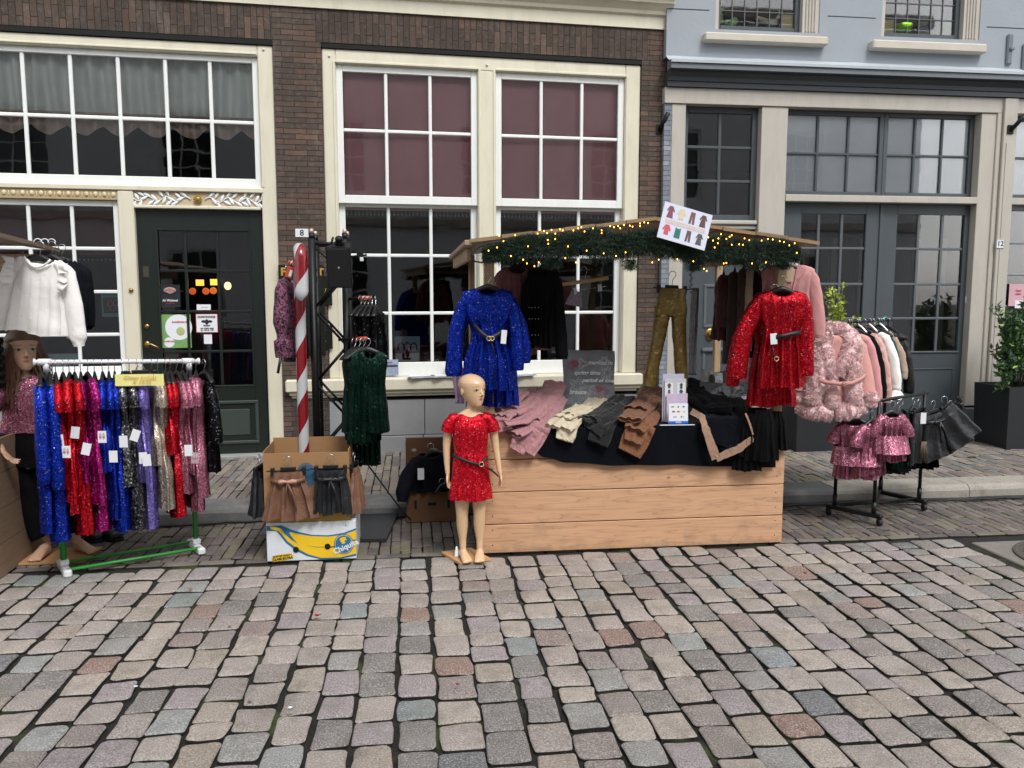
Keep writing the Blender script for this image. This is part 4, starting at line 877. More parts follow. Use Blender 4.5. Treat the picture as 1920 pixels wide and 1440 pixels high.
BLACKC=cloth('black_cloth','08090b',.9,.4,12,sheen=0,spec=.15); VELV=cloth('black_velvet','06080f',.95,.3,10,sheen=.06,spec=.1); PINKC=cloth('dusty_pink_cloth','a6777b',.8,1.1,22); BEIGEC=cloth('ecru_cloth','c4b99f',.85,1.0,22); BROWNC=cloth('brown_cloth','754a2d',.7,1.0,22); DPINK=cloth('dusky_pink_cloth','805254',.85,.5,14)
WHITEC=cloth('white_cotton','e8e6e3',.85,.25,12,sheen=.1,var=.04); NAVYC=cloth('navy_cloth','080a12',.85,.4,12,sheen=0,spec=.15); GOLDC=cloth('gold_satin','77622f',.33,.9,15,0,0,metal=.45,spec=.6); BROWNL=cloth('brown_leather','70503e',.5,.35,14,.1,0,spec=.4); BLACKL=cloth('black_leather','1b1d20',.38,.45,14,.1,0,spec=.5)
STRAP=plain('black_strap','0a0a0c',.55,.1,20,.1)
# ================================================================== MAIN MARKET STALL
ST=empty('market_stall',(1.37,4.94,0),0,'wooden market stall with plank counter and low gable roof hung with a green garland','market stall')
X0,X1=.415-1.37,2.34-1.37; rel=lambda v:Vector((v.x-1.37,v.y-4.94,v.z))
zs_=[0.004,.186,.388,.590,.782]
for i in range(4):
    q=MB(); q.box(X0,X1,-.02+.0015*(i%2),.005,zs_[i],zs_[i+1]-.0055,b=.003); cp_=q.build('counter_plank',WOODN,ST)
    q=MB(); [q.ell((sx_,-.0205+.0015*(i%2),zs_[i]+.1+dz_),.0045,.0012,.0045,8,4) for sx_ in (X0+.06,X1-.05) for dz_ in (-.05,.045)]; q.build('screw_heads',plain('screw_dark','4a4038',.5,.1),cp_)
for s,x in ((1,X1),):
    for i in range(4): q=MB(); q.box(x+(.004 if s==0 else -.024),x+(.024 if s==0 else -.004),.006,1.5,zs_[i],zs_[i+1]-.004,b=.0025); q.build('side_plank',WOODY,ST)
q=MB(); q.box(X0+.03,X1-.03,.006,1.5,.745,.772); q.build('counter_top',WOODN,ST)
q=MB(); q.box(X0+.02,X1-.02,1.46,1.49,.02,.3); q.build('back_plank',WOODN,ST)
# roof
YF,YB=-.22,1.75
f0,f1,f2=rel(at(881,448,4.72)),rel(at(1232,407,4.72)),rel(at(1538,453,4.72))
def roofslope(a,c,nb,lab):
    L=Vector((c.x-a.x,0,c.z-a.z)); n=Vector((-L.z,0,L.x)).normalized()*(1 if L.x>0 else -1)
    for i in range(nb):
        p,q_=a+L*(i/nb),a+L*((i+1)/nb-.004); th=.020; rg=random.Random(i+nb); dy=rg.uniform(-.012,.004); s=MB()
        lift=n*(.003*(i%2)); vs=[]
        for y in (YF+dy,YB):
            for pt in (p-n*th+lift,q_-n*th+lift,q_+lift,p+lift): vs.append((pt.x,y,pt.z))
        s.add(vs,[(0,1,2,3),(7,6,5,4),(0,4,5,1),(1,5,6,2),(2,6,7,3),(3,7,4,0)],None,False); s.build('roof_board',WOODR,ST)
roofslope(f0,f1,6,'l'); roofslope(f1,f2,5,'r')
q=MB(); q.box(f0.x-.03,f0.x+.015,YF+.01,YB,f0.z-.035,f0.z-.005,b=.004); q.box(f0.x-.0,f0.x+.03,YF+.3,YB-.05,f0.z-.11,f0.z-.036,b=.004); q.build('eave_board',WOODY,ST)
q=MB(); q.box(f2.x-.07,f2.x-.04,YF+.15,YB-.05,f2.z-.10,f2.z-.03,b=.004); q.build('eave_board',WOODY,ST)
zt_=lambda x: (lerp(f0.z,f1.z,(x-f0.x)/(f1.x-f0.x)) if x<f1.x else lerp(f1.z,f2.z,(x-f1.x)/(f2.x-f1.x)))-.03
for (px,Y,w_) in ((917,4.99,.062),(885,6.35,.045),(1345,6.35,.05),(1390,5.0,.06)):
    p=rel(at(px,620,Y)); 
    if px==1390: p=rel(at(1460,640,4.99))
    q=MB(); q.box(p.x-w_/2,p.x+w_/2,p.y-.02,p.y+.03,.0,zt_(p.x)-.002,b=.004); q.build('post',WOODV,ST)
pl_=rel(at(917,620,4.99)).x; pr_=rel(at(1460,640,4.99)).x
for y in (.075,): q=MB(); q.box(pl_-.02,pr_+.03,y,y+.03,1.842,1.872,b=.004); q.build('hanging_rail',WOODN,ST)
# ---- garland of artificial fir with warm lights
def gz(x): return interp([(905,474),(950,471),(1000,466),(1060,460),(1130,458),(1200,456),(1240,459),(1300,466),(1360,471),(1430,474),(1475,477),(1500,479)],x)[0]
b=MB(); rg=random.Random(21)
cl=[at(x,gz(x)+4*math.sin(x*.05),4.68) for x in range(905,1500,6)]
for i in range(48000):
    t=rg.random()*(len(cl)-1.01); j=int(t); c=cl[j].lerp(cl[j+1],t-j); px=905+t*6
    rr=.098*(.75+.5*nz(px*.02,3))*min(1,.35+(px-905)/110,.4+(1500-px)/70); a=rg.uniform(0,2*math.pi); rad=rr*rg.random()**.5
    dirv=Vector((0,math.cos(a),math.sin(a))); 
    hang=.0
    if rg.random()<.25: hang=.035*max(0,nz(px*.045,9)+.25)*rg.random()*2
    p=c+dirv*rad+Vector((0,0,-hang)); d=(dirv*1.0+Vector((rg.gauss(0,.7),rg.gauss(0,.3),rg.gauss(0,.4)-.2))).normalized(); L=rg.uniform(.018,.034); u=d.cross(Vector((rg.gauss(0,1),rg.gauss(0,1),rg.gauss(0,1)))).normalized()*.0016
    b.add([p-u,p+u,p+d*L],[(0,1,2)],None,False)
b.tube(cl,.012,5)
for (x0,y0) in ((1037,498),(1182,500),(1302,502),(1470,500)):   # drooping sprigs
    c0=at(x0,y0-14,4.68)
    for i in range(700):
        t=rg.random(); p=c0+Vector((rg.gauss(0,.02),rg.gauss(0,.015),-t*.055)); d=Vector((rg.gauss(0,.6),rg.gauss(0,.4),-.5)).normalized(); u=d.orthogonal().normalized()*.0016; b.add([p-u,p+u,p+d*.026],[(0,1,2)],None,False)
b.build('fir_garland',plain('artificial_fir','16301f',.6,.6,30,0),label='dark green artificial fir garland hung along the front edge of the stall roof',cat='garland')
SLt=empty('string_lights',tuple(cl[0]),0,'string of small warm white lights wound through the fir garland','string lights')
bulb=None; rg=random.Random(5); cpts=[]
spots=[(932,464),(936,442),(944,452),(966,441),(1008,438),(1013,431),(1020,433),(1026,437),(1034,431),(1041,438),(1041,448),(1027,450),(1028,457),(1050,430),(1055,432),(1075,432),(1084,428),(1096,434),(1112,428),(1128,437),(1144,424),(1151,426),(1159,424),(1163,428),(1173,473),(1132,475),(1170,422),(1181,423),(1186,425),(1200,419),(1208,417),(1215,418),(1223,492),(1235,487),(1060,484),(1080,492),(1002,499),(981,487),(988,494),(1010,492),(1323,455),(1328,445),(1337,451),(1340,464),(1347,447),(1352,439),(1346,456),(1362,448),(1368,444),(1372,459),(1386,458),(1393,459),(1396,447),(1405,450),(1428,451),(1440,448),(1449,449),(1462,452),(1470,454),(1490,456),(1357,494),(1362,493),(1436,492),(1372,441),(1300,490),(1320,504),(1325,508),(1494,474),(916,470),(1255,425),(1245,428),(1270,486),(1410,494),(1480,460),(1155,480),(1100,470),(1065,462),(990,462),(958,480),(1128,432),(1090,426),(1310,446),(1200,424)]
wm=emit('warm_bulb','ffa83e',4.5)
for i,(x,y) in enumerate(spots):
    p=at(x,y,4.605+rg.uniform(-.008,.012)); cpts.append(p-cl[0])
    if bulb is None: q=MB(); q.ell((0,0,0),.0030,.0030,.0042,8,6); bulb=q.build('bulb',wm,SLt); bulb.location=p-cl[0]
    else: o=bulb.copy(); COL.objects.link(o); o.parent=SLt; o.location=p-cl[0]
q=MB(); srt=sorted(cpts,key=lambda v:v.x); q.tube([v+Vector((0,.02,.004)) for v in srt],.0015,4); q.build('wire',plain('green_wire','12251a',.6),SLt)
# cable loop at the left end of the garland
b=MB(); b.tube([at(x,y,4.66) for x,y in ((950,452),(920,455),(898,462),(885,474),(884,482),(890,490),(903,492),(915,490))],.005,6); b.build('cable_loop',RUBB,label='black cable looped round the left end of the garland',cat='cable')
# ---- picture card clipped to the roof
cc=at(1284,424,4.60); CP=empty('clothes_poster',cc,0,'white laminated sheet with small clothes pictures tilted on the ridge of the stall roof','poster'); CP.rotation_euler=(R(-8),R(15),0)
q=MB(); q.box(-.145,.145,-.002,.001,-.105,.105,b=.0005); q.build('sheet',plain('laminated_sheet','cfd2e2',.25,.04,5,0,coat=.5),CP)
def mini(kind,x,z,s,c,parent):
    m=plain('mini_'+c,c,.6,.15,30); q=MB(); shapes={'dress':[(-.3,1),(.3,1),(.7,.2),(.5,.1),(.3,.5),(.55,-1),(-.55,-1),(-.3,.5),(-.5,.1),(-.7,.2)],
     'top':[(-.35,1),(.35,1),(.8,.1),(.55,-.1),(.4,.4),(.42,-.8),(-.42,-.8),(-.4,.4),(-.55,-.1),(-.8,.1)],'pants':[(-.4,1),(.4,1),(.5,-1),(.12,-1),(0,.3),(-.12,-1),(-.5,-1)],'vest':[(-.5,1),(-.2,.8),(.2,.8),(.5,1),(.55,-.9),(-.55,-.9)]}
    q.prism([(x+s*a,z+s*c_) for a,c_ in shapes[kind]],-.0036,-.0022); q.build('print',m,parent)
for i,(k_,c) in enumerate((('dress','7a4058'),('top','c8bf9c'),('pants','6e4b42'),('dress','5a3c3c'))): mini(k_,-.10+.066*i,.055,.034,c,CP)
for i,(k_,c) in enumerate((('top','c0505a'),('vest','1e6a5c'),('pants','5c4a48'),('dress','4c4a4c'))): mini(k_,-.10+.066*i,-.052,.032,c,CP)
q=MB(); q.box(-.12,.12,-.003,-.0021,-.012,.012); q.build('print',plain('banner_beige','c4b7b4',.6,.15,20),CP)
# ---- hanging garments of the stall
def hang_big(name,label,cat,m,px,py,Y,w,L,hl,rz=0,tilt=0,sl='long',**kw):
    p=at(px,py,Y); h=hanger(hl,(p.x,p.y,p.z+.075),rz,w*.8,tilt=tilt,hook=.078)
    pf=kw.pop('prof',None) or dressprof(w,L,**{k_:kw.pop(k_) for k_ in list(kw) if k_ in('waist','ww','hemw','d')})
    sls=kw.pop('sls',None)
    if sls is None: sls=[longs(-1,w,L*.62),longs(1,w,L*.62)] if sl=='long' else ([SHORTL(-1,w),SHORTL(1,w)] if sl=='short' else [])
    return garment(name,label,cat,m,(p.x,p.y,p.z),rz,pf,sls,tilt=tilt,**kw)
o2=hang_big('sequin_dress','rear blue sequin dress showing below the front one at the left post','dress',BLUES,922,548,5.00,.15,.69,'black hanger of the rear blue sequin dress',seed=3,folds=6,sls=[longs(-1,.165,.44,bow=.045),longs(1,.15,.40)])
o=hang_big('sequin_dress','long sleeved blue sequin dress with a black ring belt hanging at the left stall post','dress',BLUES,914,537,4.905,.158,.615,'black hanger of the front blue sequin dress',seed=1,folds=5,ww=.62,hemw=1.0,amp=.014,sls=[longs(-1,.15,.50,r=.050,bow=.045,flare=.02,cuff=.045),longs(1,.15,.47,r=.045,bow=.02,flare=.02,cuff=.036)],d=.055)
belt(o,[(-.085,-.045,-.225),(-.04,-.062,-.275),(.0,-.066,-.305),(.01,-.066,-.31),(.05,-.058,-.285),(.09,-.045,-.262)],STRAP,.028,buckle=(0,-.07,-.303,2))
belt(o,[(.012,-.066,-.31),(.028,-.07,-.37),(.034,-.07,-.44),(.03,-.07,-.5),(.05,-.065,-.6)],STRAP,.018)
cardtag(o,.092,-.075,-.255,.032,.08,R(5),False)
hang_big('ruffle_blouse','dusty pink blouse with ruffled shoulders hanging behind the blue dress','blouse',DPINK,968,500,5.2,.13,.55,'black hanger of the dusty pink blouse',seed=5,rz=R(20),folds=7,sls=[longs(-1,.14,.5),longs(1,.14,.5,r=.055)])
o=hang_big('black_blouse','plain black long top hanging in the middle of the stall','top',BLACKC,1018,500,5.1,.10,.50,'black hanger of the black top',seed=6,rz=R(-15),hemw=.85,ww=.9,sls=[longs(-1,.09,.42,bow=0),longs(1,.10,.54,r=.04,bow=.0)])
q=MB(); rg=random.Random(3)
for z in (-.25,-.32,-.42):
    for i in range(4): q.ell((-.08+.02*i,-.06,z),.004,.003,.004,6,4)
q.build('stud',CHROME,o)
# wooden trouser hanger with a scrap of cloth
p=at(1094,500,5.5); e=empty('wooden_hanger',p,R(8),'pale wooden bar hanger with steel clips hanging empty above the chair cushion','hanger'); e.rotation_euler=(0,R(-7.5),R(8))
q=MB(); q.box(-.17,.17,-.008,.008,-.11,-.085,b=.005); q.build('bar',wood('pale_hanger','cdb083',0,False),e)
q=MB(); q.tube([(.022*math.cos(R(200-12*i)),0,-.022+.022*math.sin(R(200-12*i))) for i in range(20)]+[(0,0,-.085)],.002,6); q.tube([(-.13,0,-.15),(.15,0,-.15)],.002,6)
for x in (-.08,.1): q.box(x-.012,x+.012,-.01,.01,-.18,-.13,b=.003)
q.build('clip_rail',CHROME,e)
p=at(1082,546,5.5); q=MB(); q.loft([ringxy(a,.012,z,0,0,24,3,.006,1,2) for z,a in ((0,.035),(-.03,.04),(-.07,.055),(-.10,.06))],(False,False)); o=q.build('patterned_scrap',plain('pale_floral','a99fb0',.8,.35,40),label='small pale floral garment clipped under the wooden hanger',cat='skirt'); o.location=p; o.rotation_euler=(0,R(12),0)
# trousers
def trousers(name,label,m,px,py,Y,w,L,hl,seed=0,rz=0,spread=.03,cat='trousers',legw=.5,cr=.25,tilt=0):
    p=at(px,py,Y); hanger(hl,(p.x,p.y,p.z+.11),rz,w*1.15,clips=1,hook=.11,tilt=tilt); b=MB()
    body(b,[(0,w*.82,.03,.2),(-.04,w*.86,.035,.5),(-L*cr,w,.045,.8),(-L*cr-.02,w*.99,.04,.8)],3,seed,40,10,.006,0)
    for s in (-1,1):
        sleeve(b,[(s*w*.5,0,-L*cr*.75,w*.5,.04),(s*w*.52,0,-L*cr-.03,w*.46,.042),(s*(w*.56+spread*.5),0,-L*.6,w*.40,.038),(s*(w*.6+spread),0,-L*.85,w*.38,.036),(s*(w*.62+spread*1.1),0,-L,w*.40,.036)],seed+s,20,.009)
    o=b.build(name,m,label=label,cat=cat); o.location=p; o.rotation_euler=(0,tilt,rz); return o
o=trousers('satin_trousers','shiny olive gold satin trousers clipped to a black hanger above the price card',GOLDC,1261,541,5.15,.105,.63,'black clip hanger of the gold trousers',2,spread=.035,tilt=R(3))
PLASTB=plain('crinkled_film','8d8f93',.22,.5,35,1.0,55,metal=.3,coat=.6)
p=at(1302,540,5.35); q=MB(); q.loft([ringxy(.028+.006*nz(z*9),.02,-z*.58/24,0,0,20,2,.006,z*.2,z) for z in range(25)],(True,True)); o=q.build('bagged_trousers',PLASTB,label='narrow silver garment in clear crinkled film beside the gold trousers',cat='trousers'); o.location=p
q=MB()
for i in range(9): q.box(-.006,.006,-.002,.002,-.012,.012,T(.004*(-1)**i,0,-.02*i,0,.5*(-1)**i))
o=q.build('spiral_ribbon',PLASTB,label='silver twisted ribbon hanging above the bagged silver garment',cat='ribbon'); o.location=at(1296,500,5.3)
# coats hanging edge on at the right side
coats=[('burgundy','long burgundy coat, leftmost of the coats seen edge on',cloth('burgundy_cloth','41181f',.9,.4,10),1357,512,.13,.44),('dark brown','dark brown coat behind the burgundy coat',cloth('dark_brown_cloth','2c1a16',.9,.4,10),1378,506,.14,.62),
('brown','mid brown coat next to the beige one',cloth('mid_brown_cloth','3c2a20',.9,.4,10),1395,500,.14,.60),('beige','beige coat hanging between dark coats',cloth('beige_coat','9a8a78',.85,.4,10),1408,500,.14,.55),('black','narrow black coat beside the pink blazer',BLACKC,1420,502,.13,.58)]
for i,(n_,lab,m,px,py,w,L) in enumerate(coats):
    p=at(px,py,5.35-.03*i); hanger('black hanger of the '+n_+' coat',(p.x,p.y,p.z+.075),R(68),.11,hook=.078)
    garment('coat',lab,'coat',m,p,R(66),dressprof(w,L,ww=.95,hemw=1.15,d=.05),[longs(-1,w,L*.75,r=.055),longs(1,w,L*.7,r=.05)],seed=i+20,folds=4,group='coats on the right side of the stall')
BLAZ=cloth('salmon_pink_cloth','c08a88',.85,.3,10)
p=at(1478,493,5.1); hanger('white hanger of the pink blazer',(p.x,p.y,p.z+.075),R(-12),.13,m=plain('clear_plastic','b9bbb8',.3,.05),hook=.078)
o=garment('blazer','salmon pink blazer with lapels hanging behind the red sequin dress','blazer',BLAZ,p,R(-12),dressprof(.17,.5,ww=.9,hemw=1.0,d=.05),[longs(-1,.17,.42,r=.05),longs(1,.165,.45,r=.05,bow=.02)],seed=31,amp=.006,neckw=.09,scoop=.1)
q=MB(); 
for s in (-1,1): q.add([(s*.05,-.045,0.0),(s*.1,-.055,-.05),(s*.055,-.06,-.10),(s*.015,-.062,-.2),(s*.03,-.055,-.1)],[(0,1,2,3,4)],None,False)
q.build('lapel',BLAZ,o); cardtag(o,-.005,-.062,-.03,.05,.09,0,False,plain('kraft_label','b9a889',.7,.1))
# red sequin dresses
hang_big('sequin_dress','rear red sequin dress, its hem lower than the front red one','dress',REDS,1452,556,4.90,.15,.68,'black hanger of the rear red sequin dress',seed=8,folds=6,rz=R(6),sls=[longs(-1,.175,.52,r=.05,bow=.07),longs(1,.15,.5,bow=.03)])
o=hang_big('sequin_dress','long sleeved red sequin dress with a black belt at the right stall end','dress',REDS,1466,541,4.80,.155,.60,'black hanger of the front red sequin dress',seed=9,folds=5,ww=.72,hemw=.95,rz=R(-6),amp=.014,sls=[longs(-1,.16,.52,r=.058,bow=.075,flare=.04,cuff=.048),longs(1,.155,.50,r=.052,bow=.0,flare=.02,cuff=.045)],d=.055)
belt(o,[(-.05,-.058,-.29),(.0,-.064,-.283),(.06,-.058,-.27),(.105,-.045,-.262)],STRAP,.026); cardtag(o,-.065,-.07,-.268,.04,.065,R(-5),False)
belt(o,[(-.07,-.05,-.335),(-.06,-.06,-.39),(-.045,-.062,-.43),(-.04,-.06,-.5)],STRAP,.024,buckle=(-.045,-.062,-.42,1))
p=at(1405,700,5.15); q=MB(); q.loft([ringxy(.05,.02,-.02*i,0,0,24,3,.006,1,i*.1) for i in range(14)],(True,True)); o=q.build('pink_garment',cloth('pale_pink','c29aa6',.85,.3,10),label='pale pink garment glimpsed between the sleeves of the red sequin dresses',cat='garment'); o.location=at(1404,645,5.15)
p=at(862,690,5.1); q=MB(); q.loft([ringxy(.035+.008*math.sin(i*.5),.02,-.02*i,0,0,24,3,.008,1,i*.2) for i in range(12)],(True,True)); o=q.build('floral_scarf',plain('pink_floral','b79bb5',.8,.35,28),label='pink and white floral cloth hanging behind the bald mannequin head',cat='scarf'); o.location=p
# ---- the counter
ZC_=.775
q=MB(); rg=random.Random(8)
def clothsheet(u,v):
    x=lerp(.70,2.27,u); hemz=interp([(0,.66),(.06,.60),(.15,.565),(.35,.54),(.55,.535),(.8,.515),(1,.50)],u)[0]
    if v<.45: y=lerp(5.9,4.91,v/.45); z=ZC_+.008+.006*nz(x*7,y*7)
    else:
        t=(v-.45)/.55; y=4.908-.02*math.sin(t*1.5)-.010*nz(x*6,t*2)-.006*math.sin(x*22)*t; z=lerp(ZC_+.008,hemz,t)
    return (x,y,z)
q.grid(clothsheet,90,30); q.build('black_cloth',VELV,label='black velvet cloth covering the counter and hanging over its front',cat='tablecloth')
def slab(b,path,w,th,seed,taper=1,n=36,gather=0,skew=0,ruf=.007):
    """flattened cloth tube laid along a path: a folded trouser leg"""
    P=[]; 
    for a,c in zip(path,path[1:]):
        for i in range(9): P.append(Vector(a).lerp(Vector(c),i/9))
    P.append(Vector(path[-1])); rings=[]; N=len(P)
    for i,p in enumerate(P):
        t=i/(N-1); d=(P[min(N-1,i+1)]-P[max(0,i-1)]).normalized(); u=Vector((1,skew,0)); u=(u-d*u.dot(d)).normalized(); nrm=u.cross(d)
        if nrm.z<0 and abs(nrm.z)>.3: nrm=-nrm
        ww=w*(1+(taper-1)*t)*(1+.10*nz(t*4,seed)); g=1-gather*max(0,(t-.84)/.16) ; ring=[]
        for j in range(n):
            a=2*math.pi*j/n; cx=math.cos(a); sy=math.sin(a); h=(abs(sy)**.55)*(1 if sy>0 else -1)
            off=ruf*.6*nz(cx*3+seed,t*5,sy)*2+.0035*math.sin(cx*7+seed+t*3)+.0035*(1-abs(2*nz(cx*3.5+seed*2,t*2+cx,sy*.5)))*(.5+.6*t)
            ring.append(p+u*cx*ww*g+nrm*(h*th*(1+.6*nz(cx*3,t*5,seed))+off*1))
        rings.append(ring)
    b.loft(rings,(True,False))
    # dark opening of the cuff rolled inwards
    last=rings[-1]; c=sum(last,Vector())/n; inner=[c+(q_-c)*.86-(P[-1]-P[-3])*.7 for q_ in last]; b.loft([last,[c+(q_-c)*.93 for q_ in last],inner],(False,True))
def pile(name,label,m,legs,cat='trouser pile',**kw):
    b=MB()
    for i,(pts,w,th,g,sk) in enumerate(legs): slab(b,[at(*p) for p in pts],w,th*.85,i*3.1+len(label)*.37,1,36,g,sk)
    return b.build(name,m,label=label,cat=cat,**kw)
pile('folded_trousers','heap of folded dusty pink trousers at the left end of the counter',PINKC,[
 ([(1035,735,5.35),(1015,765,5.15),(985,800,4.95),(962,815,4.86)],.075,.016,.1,-.2),([(1010,738,5.35),(1000,770,5.1),(975,790,4.95),(940,795,4.88)],.065,.016,.0,-.35),
 ([(1048,745,5.30),(1030,780,5.05),(1012,805,4.90),(990,850,4.86)],.062,.016,.25,.15),([(1020,750,5.30),(1000,785,5.02),(988,812,4.89),(968,846,4.86)],.065,.015,.25,.0),
 ([(990,742,5.35),(975,765,5.15),(950,778,4.98),(935,782,4.92)],.06,.016,.0,-.5),([(980,735,5.3),(965,750,5.2),(945,765,5.05),(930,768,5.0)],.05,.015,.0,-.5),
 ([(1042,718,5.45),(1035,735,5.35),(1015,762,5.15),(990,785,5.0)],.08,.020,.0,0),([(1003,730,5.45),(1003,745,5.3),(985,765,5.1),(960,775,5.0)],.05,.018,.0,-.2),([(975,748,5.3),(955,770,5.0),(940,790,4.88),(945,808,4.87)],.05,.013,0,-.2)])
pile('folded_trousers','folded ecru trousers with rolled cuffs beside the pink heap',BEIGEC,[
 ([(1122,750,5.4),(1105,765,5.2),(1080,775,5.05),(1060,778,4.98)],.07,.020,0,-.2),([(1100,765,5.2),(1080,785,5.0),(1066,800,4.89),(1058,826,4.86)],.058,.015,.1,-.15),
 ([(1085,770,5.1),(1065,780,5.0),(1045,790,4.92),(1035,800,4.88)],.05,.014,0,-.5),([(1090,768,5.1),(1075,785,4.98),(1065,795,4.9),(1055,803,4.87)],.062,.014,0,-.3),([(1095,762,5.15),(1078,772,5.05),(1062,780,4.97),(1052,784,4.93)],.062,.014,0,-.3)])
pile('folded_trousers','folded black trousers between the ecru and the brown pile',cloth('soft_black_cloth','0f1012',.85,.6,16),[
 ([(1170,745,5.4),(1150,765,5.2),(1120,780,5.02),(1100,785,4.95)],.08,.02,0,-.2),([(1160,755,5.3),(1140,785,5.0),(1130,805,4.9),(1120,832,4.86)],.07,.015,.1,0),
 ([(1150,758,5.2),(1125,775,5.05),(1105,785,4.97),(1090,790,4.93)],.06,.015,0,-.3),([(1160,760,5.2),(1135,785,4.98),(1120,800,4.9),(1110,810,4.88)],.07,.015,0,-.2)])
pile('folded_trousers','stack of folded brown trousers hanging over the counter edge in the middle',BROWNC,[
 ([(1228,745,5.4),(1215,775,5.1),(1200,805,4.9),(1180,850,4.86)],.085,.016,.15,.05),([(1222,755,5.3),(1208,780,5.05),(1195,800,4.89),(1186,830,4.84)],.072,.014,.2,.05),
 ([(1218,752,5.3),(1205,775,5.08),(1196,790,4.90),(1190,806,4.84)],.070,.013,.1,.08),([(1222,745,5.3),(1205,765,5.12),(1190,778,4.98),(1180,788,4.86)],.075,.016,0,-.05),([(1228,728,5.5),(1220,745,5.35),(1205,760,5.2),(1190,768,5.05)],.08,.022,0,-.1)])
# black trousers with a tan stripe and black skirts at the right
pile('folded_trousers','black velvet garments heaped behind the payment card',VELV,[
 ([(1290,715,5.55),(1300,735,5.4),(1320,755,5.2),(1345,775,5.05)],.09,.03,0,.1),([(1340,745,5.4),(1350,765,5.15),(1355,790,4.92),(1345,835,4.86)],.11,.018,0,0),([(1380,750,5.3),(1385,770,5.1),(1385,795,4.9),(1372,850,4.85)],.08,.018,0,0),([(1300,750,5.4),(1320,760,5.2),(1345,770,5.05),(1375,770,5.0)],.07,.03,0,0)],cat='clothes heap')
b=MB(); P_=[(1298,768),(1318,778),(1326,800),(1334,825),(1346,852),(1352,858)]
def ribbon(b,pts,wpx,Y,th=.004):
    V=[at(x,y,Yy) for (x,y),Yy in zip(pts,Y)]; rings=[]; n=len(V); 
    Q=[]; 
    for i in range(n-1):
        for t in range(5): Q.append((V[i].lerp(V[i+1],t/5),lerp(wpx[i],wpx[i+1],t/5)))
    Q.append((V[-1],wpx[-1]))
    for i,(p,w) in enumerate(Q):
        d=(Q[min(len(Q)-1,i+1)][0]-Q[max(0,i-1)][0]).normalized(); u=d.cross(Vector((0,1,0))).normalized(); k_=.006*nz(i*.6); w=w*(1+.25*nz(i*.5,4))
        rings.append([p+u*w+Vector((0,-th/2+k_,0)),p-u*w+Vector((0,-th/2,0)),p-u*w+Vector((0,th/2,0)),p+u*w+Vector((0,th/2,0))])
    b.loft(rings,(True,True),False)
ribbon(b,[(1296,771),(1316,782),(1322,800),(1332,830),(1343,860)],[.02,.022,.022,.026,.03],[4.98,4.92,4.84,4.825,4.82]); ribbon(b,[(1343,860),(1362,851),(1385,842),(1400,830),(1413,822)],[.022,.024,.024,.02,.02],[4.818,4.822,4.825,4.825,4.83]); ribbon(b,[(1398,775),(1406,795),(1412,815)],[.006,.006,.005],[4.83,4.82,4.82])
b.build('tan_jersey',cloth('tan_jersey_cloth','957763',.85,.5,18),label='tan jersey strip with ribbed cuff lying over the black velvet at the right',cat='garment')
for i,(x,yt,Y,w,L,lab) in enumerate(((1432,768,4.84,.085,.32,'black flared skirt hanging over the counter edge, frontmost'),(1405,775,4.87,.075,.36,'longer black skirt under the frontmost one at the counter edge'),(1452,772,4.90,.08,.24,'black skirt over the counter corner with ruffled side'),(1420,765,4.95,.09,.25,'black skirt lying at the back of the counter corner'))):
    p=at(x,yt,Y); garment('black_skirt',lab,'skirt',BLACKC,p,R(-8),[(0,w*.6,.03,.5),(-L*.3,w*.9,.04,1),(-L,w*1.25,.03,1.6)],(),seed=i+40,folds=5,scoop=0,group='black skirts on the counter corner',n=44,rows=16,amp=.010,lean=.0)
# packed clothes at the back of the counter
FILM=plain('packing_film','6c6e70',.2,.6,30,.8,40,coat=.8); 
for i,(x,y,Y,w,h,rz,m,lab) in enumerate(((1333,712,5.55,.17,.12,.2,plain('film_white','a4a4a2',.25,.2,25,.6,40,coat=.8),'garment in clear film with a white back card on the counter'),(1362,708,5.6,.15,.10,-.2,FILM,'black garment in shiny film behind the white one'),(1340,730,5.45,.22,.09,.1,FILM,'dark packed garment with a white label on the counter'),(1376,730,5.4,.14,.12,-.5,FILM,'dark packed garment leaning at the right end'),(1385,748,5.3,.16,.05,-.1,plain('film_grey','6a6c6e',.25,.2,25,.6,40,coat=.8),'flat clear bag at the foot of the packed garments'))):
    p=at(x,y,Y); e=empty('packed_garment',p,rz,lab,'packed garment','packed clothes at the back of the counter'); e.rotation_euler=(R(-25),rz,rz*.5)
    b=MB(); b.grid(lambda u,v:((u-.5)*w,-.012-.006*nz(u*5+i,v*5),(v-.5)*h),10,8); b.box(-w/2,w/2,-.010,.012,-h/2,h/2,b=.006); b.build('bag',m,e)
    b=MB(); b.box(w*.1,w*.3,-.019,-.018,-.02,.01); b.build('label_sticker',PAPER,e)
q=MB(); o=[o for o in bpy.data.objects if o.name=='packed_garment'][0]; q.ell((-.0,-.021,.0),.022,.002,.035,10,6); q.build('print',INK,o)
